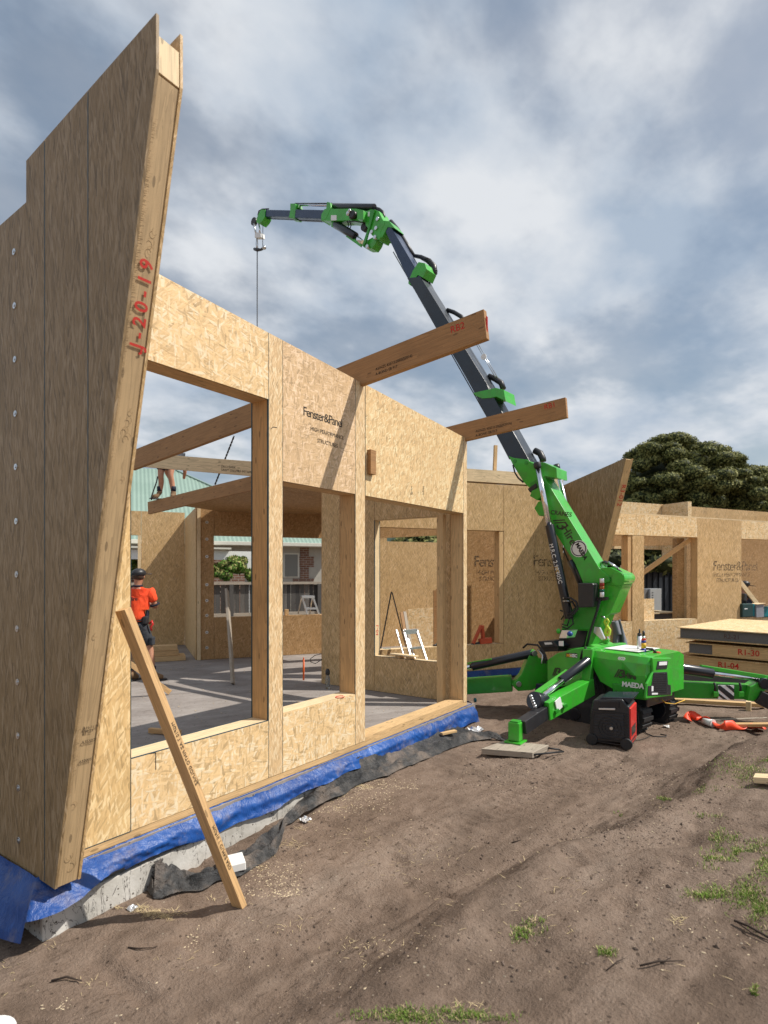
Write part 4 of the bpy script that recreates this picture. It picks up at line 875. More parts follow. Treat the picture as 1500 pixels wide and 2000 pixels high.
# ------------------------------------------------------------------ spider crane
G = float(gz(7.5, 2.2, False))
def zmap(ox, oy, sc): return lambda *p: [(ox+x/sc, oy+y/sc) for x, y in p]
z5 = zmap(480, 380, 3.5714); z6 = zmap(700, 600, 3.75); z7 = zmap(1000, 870, 5.0); z1 = zmap(900, 1100, 3.409); zk = zmap(1040, 1080, 7.5); zj = zmap(620, 380, 9.375); z8 = zmap(860, 680, 3.947); zr5 = zmap(1240, 1160, 5.77); zr3 = zmap(1160, 1180, 4.412)
crane = Thing('spider_crane', 'bright green tracked spider crane with a raised dark telescopic boom', 'crane', W, tuple(W.atD(1165, 1400, 7.9).xy)+(G,))
# slewing part: boom frame, camera on its +y side
pv = W.atD(1205, 1130, 7.9); BM = Frame(pv.x, pv.y, TH+R(50))
def toW(mb, fr):
    mb.v = [tuple(fr.w(v)) for v in mb.v]; return mb
CRP = crane
def bpart(name, px, y0, y1, mat, bevel=.004, parent=None, label=None, fr=None, mb=None):
    """outline given in pixels, meant for the near side at y1; real thickness down to y0"""
    fr = fr or BM; poly = [fr.onY(x, z, y1) for x, z in px]
    m = mb or MB(); m.prism(poly, y0, y1); o = crane.part(name, toW(m, fr), M[mat], bevel, label, parent) if not mb else None
    return o
def bp(px, py, y=0.0, fr=None): fr = fr or BM; x, z = fr.onY(px, py, y); return fr.w((x, y, z))
hw = .165
# -- green lower boom box
low = z7((318, 312), (850, 1195), (952, 1282), (958, 1330), (905, 1345), (690, 1335), (612, 1150), (425, 862), (380, 790), (300, 560), (262, 470), (255, 330))
boomo = bpart('base_boom', low, -hw, hw, 'green', .008)
# upper bracket plate with its notched blocks
bpart('boom_head_plate', z8((525, 830), (560, 845), (665, 858), (700, 880), (760, 905), (800, 985), (790, 1060), (735, 1090), (690, 1080), (640, 1030), (560, 900)), -hw-.015, hw+.012, 'green')
bpart('boom_head_cap', z8((735, 878), (800, 880), (895, 925), (900, 1000), (795, 985), (750, 940)), -hw-.02, hw+.004, 'green')
bpart('valve_block', z8((690, 1040), (760, 1000), (800, 1060), (760, 1130), (700, 1110)), -.05, hw+.03, 'greend')
bpart('valve_block', z8((705, 1100), (790, 1060), (800, 1120), (745, 1172), (690, 1140)), -.06, hw+.05, 'green')
bpart('hook_bracket', z8((725, 1235), (752, 1185), (790, 1170), (800, 1215), (800, 1290), (760, 1292)), -.05, hw+.03, 'green')
bpart('hose_block', z8((672, 1085), (735, 1040), (745, 1070), (690, 1112)), -.02, hw+.05, 'blackp')
for q in z8((575, 872), (663, 884)): p = BM.onY(*q, hw+.014); m = MB(); m.cyl((p[0], hw+.006, p[1]), (p[0], hw+.02, p[1]), .026, 10); crane.part('bolt_head', toW(m, BM), M['greend'])
# -- telescoping sections: traced near face, thickness w
secs = [('boom_section', z8((95, 60), (205, 15)), None)]
def section(name, lo_l, lo_b, up_l, up_b, w, mat, y1):
    """near face corners: lower-left, lower-boundary, upper-left, upper-boundary (pixels)"""
    poly = [BM.onY(*q, y1) for q in (lo_l, lo_b, up_b, up_l)]
    m = MB(); m.prism(poly, y1-w, y1); return crane.part(name, toW(m, BM), M[mat], .006)
section('boom_section', (994, 897), (1036, 903), (921, 757), (951, 752), .30, 'charcoal', .150)
section('boom_section', (935, 777), (965, 772), (795, 543), (821, 540), .27, 'charcoal', .135)
# the long upper one
section('boom_section', (800, 552), (826, 548), (750, 446), (762, 440), .23, 'navy', .115)
section('boom_section', (931, 770), (961, 765), (862, 657), (884, 648), .255, 'navy', .128)
# clamps
cl1 = z6((840, 628), (1005, 590), (1065, 605), (1070, 640), (1080, 690), (1010, 655), (965, 665), (905, 668), (860, 650))
bpart('boom_clamp', cl1, -.17, .16, 'green', .004)
m = MB()
for k in range(4):
    a = bp(971+k*3, 762+k*2, -.02+.03*k); b = bp(978+k*3, 770+k*2, -.02+.03*k); m.tube([a, b], .012, 6)
crane.part('clamp_bolts', m, M['steel'])['kind'] = 'stuff'
bpart('boom_clamp', z5((1133, 620), (1135, 598), (1165, 530), (1205, 470), (1250, 478), (1262, 520), (1235, 580), (1200, 560), (1145, 632)), -.15, .13, 'green', .004)
bpart('clamp_plate', z5((1205, 490), (1252, 482), (1258, 530), (1215, 560)), -.19, -.05, 'greend')
bpart('clamp_plate', z6((685, 105), (720, 95), (740, 120), (690, 130)), -.16, .02, 'green')
m = MB()
for q in ((945, 697), (921, 647)):
    a = bp(*q, .137); fx_ = BM.m @ Vector((0, 1, 0)); m.cyl(a, a+fx_*.012, .045, 12)
crane.part('wear_pad', m, M['white'])
m = MB(); a = bp(943, 760, .139); m.cyl(a, a+(BM.m @ Vector((0, 1, 0)))*.01, .04, 10); crane.part('wear_pad', m, M['white'])
# cylinders along the base boom (lifting rams)
def ram(pa, pb, pc, y, r1=.036, r2=.058, names=('ram_rod', 'ram_barrel')):
    a, b, c = bp(*pa, y), bp(*pb, y), bp(*pc, y)
    d = (b-a).normalized()
    crane.part(names[0], MB().cyl(a, b+d*.05, r1, 18), M['chrome']); o = crane.part(names[1], MB().cyl(b, c, r2, 18), M['cylb'], .003)
    crane.part('ram_eye', MB().tube([a-d*.055, a+d*.02], .052, 14), M['blackp'], .004); return o
q = z7((250, 205), (365, 780), (560, 1690))
ram(q[0], q[1], q[2], hw+.11, .038, .063)
q = z7((440, 225), (480, 420), (500, 480)); a, b = bp(*q[0], -hw-.10), bp(*q[2], -hw-.10); crane.part('ram_rod', MB().cyl(a, a+(b-a)*3, .034, 14), M['chrome']); crane.part('ram_eye', MB().cyl(a-(b-a).normalized()*.06, a+(b-a)*.08, .048, 12), M['blackp'])
# writing along the ram barrel
yv = hw+.11+.064; a, b = bp(*z7((380, 960))[0], yv), bp(*z7((470, 1330))[0], yv); xd = (b-a).normalized(); yn = BM.m @ Vector((0, 1, 0)); yd = -(xd.cross(yn)).normalized()
for s_, col_, t_, sz in (('M.R.C. 2.98T', 'letter', 0, .078), ('MC', 'yellow', .60, .066), ('305C', 'letter', .73, .078)):
    p = a+(b-a)*t_; crane.part('lettering', text_mb(s_, sz, p-yd*.027, xd, yd, .002, 'LEFT', 0, 1.02), M[col_])
# dark counter ram behind the base boom
q = z7((600, 1150), (690, 1340)); a, b = bp(*q[0], .0), bp(*q[1], .0); crane.part('ram_barrel', MB().cyl(a-(b-a)*.15, b+(b-a)*.4, .07, 14), M['cylb'])
# markings on the base boom side
M['orangered'] = plain('dark_stencil', (.035, .045, .02), .5)
yb_ = hw+.0012; yn = BM.m @ Vector((0, 1, 0))
def side_text(s_, sz, p0, p1, mat='orangered', fr=None, y=None, sp=1.0, bold=.002, sh=0, depth=.001, parent=None):
    fr = fr or BM; y = yb_ if y is None else y
    a, b = bp(*p0, y, fr), bp(*p1, y, fr); xd = (b-a).normalized(); n_ = fr.m @ Vector((0, 1 if fr is BM else -1, 0)); yd = n_.cross(xd).normalized()
    return crane.part('lettering', text_mb(s_, sz, a, xd, yd, depth, 'LEFT', sh, sp, bold), M[mat], 0, None, parent)
q = z7((372, 655), (500, 662)); side_text('CRANES', .085, (q[0][0], q[0][1]+3), (q[1][0], q[1][1]+5), sp=1.0)
q = z7((395, 720), (540, 935)); side_text('//3', .21, z7((400, 730))[0], z7((450, 815))[0], sh=.3, sp=.8)
side_text('Hire', .16, z7((478, 808))[0], z7((545, 925))[0], bold=.003)
c = BM.onY(*z7((652, 1008))[0], hw+.001); rr_ = .115
for nm, r, off_, mt in (('round_badge', rr_, .001, 'white'), ('badge_ring', rr_*.90, .0025, 'cylb'), ('badge_disc', rr_*.78, .004, 'white')):
    m = MB(); m.cyl((c[0], hw, c[1]), (c[0], hw+off_+.0005, c[1]), r, 28); crane.part(nm, toW(m, BM), M[mt])
side_text('MAEDA', .075, z7((618, 965))[0], z7((675, 1065))[0], 'inkb', y=hw+.0062, bold=.003)
# pivot head: lighter shelf with pin, drum and hoses
piv = z7((850, 1195), (960, 1190), (1090, 1250), (1102, 1300), (1090, 1350), (1050, 1385), (965, 1360), (952, 1285))
bpart('pivot_head', piv, -hw-.05, hw-.01, 'green', .006)
m = MB(); p = BM.onY(*z7((1055, 1300))[0], .1); m.cyl((p[0], -hw-.09, p[1]), (p[0], hw+.015, p[1]), .085, 22); crane.part('pivot_pin', toW(m, BM), M['green'], .004)
m = MB(); p = BM.onY(*z7((932, 1305))[0], hw); m.cyl((p[0], hw, p[1]), (p[0], hw+.035, p[1]), .042, 18); crane.part('pin_cap', toW(m, BM), M['greend'], .003)
for k in range(5):
    pp = [(840+12*k, 1152-3*k), (905+10*k, 1132+6*k), (985+9*k, 1158+8*k), (1045+6*k, 1215+6*k), (1060+5*k, 1290+4*k), (1040+3*k, 1340+4*k)]
    ps = [bp(*z7(q_)[0], -.10+.05*k) for q_ in pp]
    crane.part('hose', MB().tube(ps, .013, 7), M['black' if k % 2 else 'cylb'])
for k, (a_, b_) in enumerate((((870, 1140), (925, 1180)), ((905, 1150), (985, 1165)), ((940, 1140), (1030, 1200)))):
    crane.part('hose_fitting', MB().cyl(bp(*z7(a_)[0], .02+.04*k), bp(*z7(b_)[0], .02+.04*k), .017, 8), M['steel'])
# post (slewing tower)
post = z7((690, 1335), (905, 1345), (958, 1330), (1080, 1365), (1062, 1400), (960, 1640), (905, 1670), (850, 1800), (760, 1990), (700, 1990), (740, 1810), (480, 1800), (520, 1690), (600, 1590), (690, 1560))
bpart('crane_post', post, -.26, hw-.035, 'green', .008)
bpart('post_side_plate', z7((690, 1335), (900, 1340), (850, 1600), (835, 1640), (770, 1800), (490, 1795), (520, 1690), (600, 1590), (650, 1560)), hw-.03, hw+.01, 'greend', .004)
bpart('turntable', z7((470, 1800), (745, 1800), (700, 1960), (640, 2010), (440, 2010), (455, 1900)), -.28, .12, 'cylb', .01)
bpart('control_cover', z7((640, 1345), (785, 1345), (800, 1360), (790, 1580), (645, 1585)), hw+.03, hw+.22, 'blackp', .012)
M['brownp'] = plain('brown_black_plastic', (.035, .026, .022), .55); 
bpart('lamp_bracket', z7((800, 1485), (925, 1480), (925, 1510), (800, 1530)), hw+.02, hw+.10, 'brownp')
# stack light
ls = Vector((0, 0, 0)); a = BM.onY(*z7((875, 1300))[0], hw+.14); b = BM.onY(*z7((880, 1480))[0], hw+.14); H_ = a[1]-b[1]; x_ = (a[0]+b[0])/2
for f0, f1, mt in ((0, .26, 'alu'), (.26, .30, 'blackp'), (.30, .42, 'tealg'), (.43, .58, 'amber'), (.59, .76, 'reddk'), (.77, 1.0, 'alu')):
    if mt not in M: M[mt] = plain({'tealg': 'green_lens', 'amber': 'amber_lens', 'reddk': 'red_lens'}[mt], {'tealg': (.01, .12, .09), 'amber': (.35, .10, .02), 'reddk': (.28, .02, .015)}[mt], .2)
    m = MB(); m.cyl((x_, hw+.14, b[1]+H_*f0), (x_, hw+.14, b[1]+H_*f1), .030, 18); crane.part('stack_light', toW(m, BM), M[mt], .002)
# hoses at the ram foot, cable down the post
ps = [bp(*z7(p_)[0], hw+.2) for p_ in ((510, 1490), (570, 1490), (630, 1530), (640, 1600), (600, 1650), (560, 1645))]; crane.part('hose', MB().tube(ps, .016, 7), M['black'])
ps = [bp(*z7(p_)[0], hw+.17) for p_ in ((520, 1520), (590, 1530), (620, 1580), (590, 1640), (545, 1655))]; crane.part('hose', MB().tube(ps, .014, 7), M['black'])
ps = [bp(*z7(p_)[0], hw+.12) for p_ in ((860, 1500), (830, 1620), (790, 1740), (760, 1830), (730, 1960))]; crane.part('hose', MB().tube(ps, .018, 7), M['black'])
for k, pp in enumerate((((480, 1700), (520, 1640), (560, 1690), (540, 1760), (490, 1745)), ((470, 1610), (510, 1625), (530, 1680), (575, 1690)), ((490, 1770), (540, 1790), (600, 1740), (585, 1680)))):
    crane.part('hose', MB().tube([bp(*z7(p_)[0], hw+.1+.03*k) for p_ in pp], .011, 6), M['black' if k else 'cylb'])
for py in (1490, 1520): a = bp(*z7((498, py))[0], hw+.172); b = bp(*z7((558, py))[0], hw+.172); crane.part('hose_clip', MB().cyl(a, b, .012, 6), M['steel'])
# wire rope under the boom, hose loops on its upper side
ropea = [(505, 637), ]
pa = [bp(*p_, .03) for p_ in ((1003, 893), (990, 872), (775, 493), (757, 455))]
crane.part('wire_rope', MB().tube([bp(1000, 893, .02), bp(776, 500, .02)], .009, 5), M['cylb']); crane.part('wire_rope', MB().tube([bp(996, 893, -.03), bp(768, 492, -.03)], .009, 5), M['cylb'])
for k in range(3): crane.part('guide_rod', MB().tube([bp(882+3*k, 640, -.1-.02*k), bp(828+3*k, 542, -.1-.02*k)], .007, 5), M['cylb'])
for k in range(2): crane.part('guide_rod', MB().tube([bp(968+4*k, 738, -.1-.02*k), bp(928+4*k, 668, -.1-.02*k)], .007, 5), M['steel'])
crane.part('hose_track', MB().tube([bp(*z5(p_)[0], -.13) for p_ in ((1010, 190), (1060, 250), (1120, 350), (1165, 425))], .045, 8), M['blackp'])
crane.part('hose_track', MB().tube([bp(*z5(p_)[0], -.13) for p_ in ((1165, 425), (1220, 435), (1280, 465), (1312, 505), (1315, 545), (1290, 580), (1265, 585))], [.03, .035, .045, .055, .058, .05, .045], 8), M['blackp'])
tk = MB()
for k in range(16):
    t_ = k/15; pp = sample([Vector((*z5(p_)[0], 0)) for p_ in ((1265, 455), (1305, 495), (1316, 540), (1290, 585), (1262, 590))], t_*.999); q = bp(pp.x, pp.y, -.13); tk.ball(q, .062, 1, 1, .35, 8, 4)
crane.part('track_links', tk, M['blackp'])['kind'] = 'stuff'
crane.part('hose', MB().tube([bp(*z5(p_)[0], -.12) for p_ in ((1405, 805), (1450, 820), (1500, 850), (1540, 900))], .035, 7), M['blackp'])
crane.part('hose_track', MB().tube([bp(*z6(p_)[0], -.14) for p_ in ((955, 505), (1000, 525), (1045, 555), (1062, 600))], .045, 7), M['blackp'])
crane.part('hose_track', MB().tube([bp(*z6(p_)[0], -.15) for p_ in ((1290, 1050), (1330, 1070), (1350, 1110), (1352, 1130))], .05, 7), M['blackp'])
crane.part('hose', MB().tube([bp(*z8(p_)[0], hw+.02) for p_ in ((560, 900), (575, 960), (600, 1000), (640, 1035))], .012, 6), M['black'])
crane.part('hose', MB().tube([bp(*z7(p_)[0], .0) for p_ in ((495, 1000), (560, 1150), (650, 1330))], .010, 6), M['black'])
# -- head joint and luffing jib, in the same upright plane
hj = .13
bpart('jib_link', zj((850, 320), (980, 270), (1050, 280), (1120, 300), (1180, 430), (1230, 520), (1200, 600), (1150, 680), (1170, 760), (1130, 830), (1060, 800), (990, 740), (960, 660), (880, 560)), -hj, hj, 'green', .006)
bpart('jib_link_plate', zj((960, 290), (1050, 270), (880, 880), (835, 950), (815, 930), (940, 560)), hj, hj+.03, 'greend', .004)
bpart('jib_lower_link', zj((870, 860), (1010, 780), (1090, 820), (1060, 900), (1000, 985), (900, 985), (840, 960)), -.08, .10, 'green', .004)
m = MB()
for q_ in ((1060, 785), (1080, 620), (1000, 690), (920, 955), (1110, 450)): p = BM.onY(*zj(q_)[0], hj); m = MB(); m.cyl((p[0], hj-.02, p[1]), (p[0], hj+.025, p[1]), .035, 14); crane.part('link_pin', toW(m, BM), M['steel'], .003)
m = MB(); p = BM.onY(*zj((885, 610))[0], 0); m.cyl((p[0], -.03, p[1]), (p[0], .06, p[1]), .075, 18); crane.part('sheave', toW(m, BM), M['blackp'], .006)
bpart('boom_top_collar', z5((955, 180), (1000, 185), (1040, 235), (990, 225), (950, 300), (935, 290)), -.14, .125, 'green', .004)
bpart('jib_base', zj((60, 420), (75, 350), (130, 260), (700, 255), (870, 290), (900, 400), (860, 500), (560, 470), (340, 480), (240, 480), (100, 470)), -.115, .105, 'green', .006)
bpart('jib_bracket', zj((245, 480), (345, 478), (330, 590), (245, 585), (265, 540)), -.06, .07, 'green', .003)
bpart('jib_block', zj((725, 310), (840, 290), (840, 460), (725, 450)), .10, .22, 'green', .006)
m = MB(); p = BM.onY(*zj((650, 385))[0], .12); m.ball((p[0], .14, p[1]), .075, 1, .6, 1, 14, 9); m.cyl((p[0]-.05, .10, p[1]-.02), (p[0]-.05, .20, p[1]-.02), .06, 14); crane.part('jib_motor', toW(m, BM), M['blackp'])
m = MB(); p = BM.onY(*zj((650, 335))[0], .12); m.ball((p[0], .21, p[1]), .030, 1, 1, 1, 10, 7); p = BM.onY(*zj((615, 380))[0], .12); m.ball((p[0], .20, p[1]), .045, 1, .7, 1, 10, 7); crane.part('work_lamp', toW(m, BM), M['steel'])
bpart('notice_plate', zj((248, 378), (348, 376), (348, 470), (245, 472)), .106, .112, 'letter', 0); bpart('notice_plate', zj((925, 315), (975, 310), (970, 400), (922, 400)), .131, .137, 'letter', 0)
bpart('jib_section', z5((330, 103), (560, 108), (540, 168), (322, 160)), -.09, .085, 'navy', .004)
bpart('jib_section', z5((118, 105), (335, 110), (325, 155), (112, 152)), -.07, .070, 'navy', .004)
bpart('jib_collar', z5((310, 62), (345, 62), (350, 75), (340, 165), (300, 160), (310, 110)), -.10, .09, 'green', .004)
bpart('jib_collar', z5((566, 50), (588, 55), (592, 95), (560, 170), (525, 180), (530, 140), (560, 100)), -.12, .11, 'green', .004)
bpart('jib_collar', z5((318, 62), (365, 66), (368, 90), (345, 100)), -.05, .06, 'greend', .003)
a, b = bp(*z5((590, 84))[0], 0), bp(*z5((898, 90))[0], 0); crane.part('jib_ram', MB().cyl(a, b, .060, 16), M['cylb'], .004)
a, b = bp(*z5((350, 72))[0], 0), bp(*z5((590, 78))[0], 0); crane.part('jib_ram_rod', MB().cyl(a, b, .022, 10), M['chrome'])
a, b = bp(*z5((345, 62))[0], .04), bp(*z5((600, 62))[0], .04); crane.part('jib_ram_rod', MB().cyl(a, b, .012, 8), M['cylb'])
a, b, c = bp(*zj((330, 545))[0], .02), bp(*zj((700, 770))[0], .02), bp(*zj((820, 880))[0], .02)
crane.part('tilt_ram', MB().cyl(a, b, .072, 16), M['cylb'], .005); crane.part('tilt_ram_rod', MB().cyl(b, c, .045, 14), M['chrome'])
a, b = bp(*zj((540, 750))[0], .03), bp(*zj((810, 940))[0], .03); crane.part('tilt_link', MB().beam(a, b, .03, .05), M['green'], .003)
for dx in (0, 45): crane.part('hose', MB().tube([bp(*zj(p_)[0], .08) for p_ in ((540+dx, 490), (560+dx, 520), (570+dx, 570), (550+dx, 620))], .010, 6), M['black'])
crane.part('hose', MB().tube([bp(*zj(p_)[0], .0) for p_ in ((1060, 250), (1130, 270), (1190, 320), (1215, 390), (1215, 450))], .030, 7), M['blackp'])
crane.part('hose', MB().tube([bp(*zj(p_)[0], .1) for p_ in ((560, 500), (680, 485), (780, 505), (870, 515))], .010, 6), M['black'])
crane.part('wire_rope', MB().tube([bp(*z5(p_)[0], .03) for p_ in ((125, 168), (530, 186))], .008, 5), M['cylb'])
# jib tip and hook block
bpart('jib_tip', z5((85, 140), (105, 103), (135, 105), (132, 155), (118, 180), (95, 205), (75, 195), (75, 170)), -.09, .09, 'green', .004)
m = MB(); p = BM.onY(*z5((60, 190))[0], 0); m.cyl((p[0], -.03, p[1]), (p[0], .03, p[1]), .085, 18); crane.part('tip_sheave', toW(m, BM), M['blackp'], .006)
crane.part('tip_hose', MB().tube([bp(*z5(p_)[0], .0) for p_ in ((85, 145), (92, 115), (115, 102), (160, 100))], .014, 6), M['blackp'])
crane.part('hook_arm', MB().tube([bp(*z5(p_)[0], .03) for p_ in ((58, 205), (62, 235), (72, 270))], .022, 6), M['steel']); crane.part('hook_arm', MB().tube([bp(*z5(p_)[0], .03) for p_ in ((88, 200), (96, 235), (98, 268))], .022, 6), M['chrome'])
bpart('hook_block', z5((62, 272), (70, 262), (103, 265), (106, 298), (62, 300)), -.05, .06, 'white', .008)
tip = bp(503, 478, .02); 
crane.part('hook_swivel', MB().tube([bp(*z5(p_)[0], .02) for p_ in ((78, 300), (78, 345), (80, 385))], [.012, .03, .016], 8), M['steel'])
crane.part('anti_twist_bar', MB().tube([bp(*z5(p_)[0], .02) for p_ in ((60, 380), (80, 385), (105, 385), (125, 372))], [.03, .04, .025, .03], 8), M['blackp']); p = bp(*z5((128, 370))[0], .02); crane.part('bar_weight', MB().ball(p, .05, 1, 1, .8), M['steel'])
crane.part('wire_rope', MB().tube([bp(*z5((120, 172))[0], .02), bp(*z5((118, 372))[0], .02)], .007, 5), M['cylb'])
e_ = bp(*z5((80, 385))[0], .02); crane.part('hoist_rope', MB().tube([e_, Vector((e_.x, e_.y, .9))], .012, 6), M['cylb'])
crane.part('hook', MB().tube([Vector((e_.x, e_.y, .9)), Vector((e_.x, e_.y, .8)), Vector((e_.x+.06, e_.y, .74)), Vector((e_.x+.05, e_.y, .68)), Vector((e_.x-.04, e_.y, .68))], .018, 6), M['steel'])
# ------------------------------------------------------------------ crane body (frame: x towards the rear end, near side at y=-.5)
cb = W.atD(1165, 1400, 7.9); CR = Frame(cb.x, cb.y, TH-R(140))
ns = -.5
def cpart(name, px, y0, y1, mat, bevel=.006, label=None, parent=None): return bpart(name, px, y1, y0, mat, bevel, parent, label, CR) if 0 else crane.part(name, toW(MB().prism([CR.onY(x, z, y0) for x, z in px], y0, y1), CR), M[mat], bevel, label, parent)
def cbx(x0, x1, y0, y1, z0, z1, name, mat, bevel=.004): return crane.part(name, toW(MB().box((x0, y0, z0), (x1, y1, z1)), CR), M[mat], bevel)
hood = z1((880, 580), (1110, 625), (1280, 625), (1225, 640)) 
# rear hood: near side outline, real width 0.95
hs = z1((865, 575), (1125, 615), (1200, 720), (1232, 880), (1185, 915), (1010, 885), (1000, 790), (945, 640))
xr, zt_ = CR.onY(*z1((1255, 628))[0], ns+.02); xr2, zb_ = CR.onY(*z1((1220, 908))[0], ns)
x_l, _ = CR.onY(*z1((870, 600))[0], ns); 
def hoodmesh():
    """swept cowling: sections along x from the post to the rear end"""
    m = MB(); w = .97; rows = []
    xs_ = [x_l, x_l+.12, lerp(x_l, xr, .55), xr-.14, xr-.03, xr]
    for i, x in enumerate(xs_):
        f = i/5; top = zt_+.02-.02*f; lowz = [zt_-.16, zt_-.36, zb_+.02, zb_, zb_, zb_+.02][i]; ins = [.0, 0, 0, 0, .02, .045][i]; bul = [.0, .0, .0, .035, .03, 0][i]
        sec = [(ns+ins-bul, lowz), (ns+ins-bul, lowz+.06), (ns+ins-bul*1.2, lerp(lowz, top, .55)), (ns+ins, top-.09), (ns+ins+.05, top-.012), (ns+ins+.12, top), (ns+w-ins-.12, top), (ns+w-ins, top-.05), (ns+w-ins, lowz)]
        rows.append([(x, y, z) for y, z in sec])
    k = m.pts([p for r in rows for p in r]); n = 9
    for i in range(5):
        for j in range(n-1): m.face([k+i*n+j, k+(i+1)*n+j, k+(i+1)*n+j+1, k+i*n+j+1][::-1], None, 0, False)
        m.face([k+i*n+n-1, k+(i+1)*n+n-1, k+(i+1)*n, k+i*n][::-1])
    m.face([k+j for j in range(n)]); m.face([k+5*n+j for j in range(n)][::-1]); return m
hd_ = crane.part('engine_hood', toW(hoodmesh(), CR), M['green'], .014)
# end face: rim frame, dark recesses, grille
xe_ = xr; def_ = None
def endq(p): return CR.onX(p[0], p[1], xr+.006)
def endpart(name, px, mat, t=.012, x0=.004, bevel=.003, parent=None): return crane.part(name, toW(MB().prism([CR.onX(x, z, xr) for x, z in px], xr+x0, xr+x0+t, 'x'), CR), M[mat], bevel, None, parent)
endpart('rear_rim', z1((1258, 628), (1385, 628), (1395, 760), (1392, 880), (1215, 900), (1225, 800), (1265, 720)), 'green', .03, 0, .010)
endpart('rear_window', z1((1292, 650), (1362, 648), (1352, 700), (1282, 705)), 'blackp', .006, .031)
gr_ = endpart('radiator_grille', z1((1265, 725), (1355, 722), (1360, 805), (1378, 808), (1380, 872), (1225, 878), (1228, 815), (1250, 812)), 'blackp', .006, .031)
for k in range(9): endpart('grille_bar', z1((1262, 735+k*15), (1350, 733+k*15), (1350, 737+k*15), (1262, 739+k*15)), 'cylb', .004, .037, 0, gr_)
endpart('notice_plate', z1((1300, 655), (1352, 652), (1350, 675), (1298, 678)), 'letter', .002, .038, 0); endpart('notice_plate', z1((1248, 815), (1260, 815), (1260, 848), (1248, 850)), 'letter', .002, .038, 0); endpart('notice_plate', z1((1250, 860), (1290, 858), (1290, 870), (1250, 872)), 'letter', .002, .038, 0)
yS = ns-.043
def cside(s_, sz, p0, p1, mat, y, bold=.002, sh=0, sp=1): return side_text(s_, sz, p0, p1, mat, CR, y, sp, bold, sh, .0015)
cside('MAEDA', .082, z1((1072, 818))[0], z1((1180, 832))[0], 'letter', yS-.002, .003, .08, .95)
cside('Hire', .088, z1((1083, 760))[0], z1((1140, 770))[0], 'orangered', yS-.002, .003, 0, .95); cside('//3', .14, z1((1022, 755))[0], z1((1080, 765))[0], 'orangered', yS-.002, .004, .25, .8)
cside('eco', .065, z1((1045, 640))[0], z1((1095, 646))[0], 'letter', yS+.030, .004, .25, .9)
m = MB(); a = bp(*z1((960, 582))[0], ns+.25, CR)
cbx(x_l+.05, xr-.22, ns+.2, ns+.75, zt_+.022, zt_+.030, 'hood_cloth', 'white', .002)
# front part of the body: sloping panel with the model plate
fs = z1((575, 645), (640, 600), (760, 568), (835, 562), (870, 565), (872, 640), (850, 700), (800, 800), (690, 820), (590, 830), (575, 790))
cpart('front_cowl', fs, ns+.04, ns+.92, 'green', .012)
cpart('front_cowl_top', z1((700, 572), (840, 560), (860, 540), (900, 560), (870, 575)), ns+.2, ns+.7, 'green', .012)
cpart('model_plate', z1((700, 598), (770, 600), (768, 628), (698, 625)), ns+.032, ns+.04, 'blackp', 0)
cside('MC', .055, z1((704, 622))[0], z1((724, 624))[0], 'yellow', ns+.030, .003, 0, .95); cside('305C', .055, z1((724, 623))[0], z1((765, 626))[0], 'letter', ns+.030, .003, 0, .9)
cside('//3', .14, z1((610, 745))[0], z1((680, 748))[0], 'orangered', ns+.037, .004, .25, .8); cside('Hire', .088, z1((680, 745))[0], z1((760, 748))[0], 'orangered', ns+.037, .004)
# dark frame between front and rear
cpart('frame_recess', z1((850, 640), (945, 640), (1000, 790), (1012, 885), (850, 900), (800, 820)), ns+.10, ns+.8, 'blackp', .01)
cpart('chassis', z1((500, 800), (1240, 880), (1240, 960), (640, 985), (490, 850)), ns+.12, ns+.85, 'cylb', .01)
for k, pp in enumerate((((880, 650), (900, 720), (870, 790)), ((915, 660), (935, 760), (960, 860)), ((860, 700), (900, 800), (930, 880)))): crane.part('hose', MB().tube([bp(*z1(p_)[0], ns+.06, CR) for p_ in pp], .012, 6), M['black'])
for q_ in ((1040, 858), (1145, 862)): p = CR.onY(*z1(q_)[0], ns-.0); m = MB(); m.prism([(p[0]-.012, p[1]-.02), (p[0]+.02, p[1]-.02), (p[0]+.012, p[1]+.03)], ns-.04, ns-.03); crane.part('lifting_notch', toW(m, CR), M['blackp'])
# skirt below the rear hood
cpart('lower_skirt', z1((1005, 800), (1215, 830), (1222, 905), (1015, 885)), ns-.035, ns+.1, 'greend', .006)
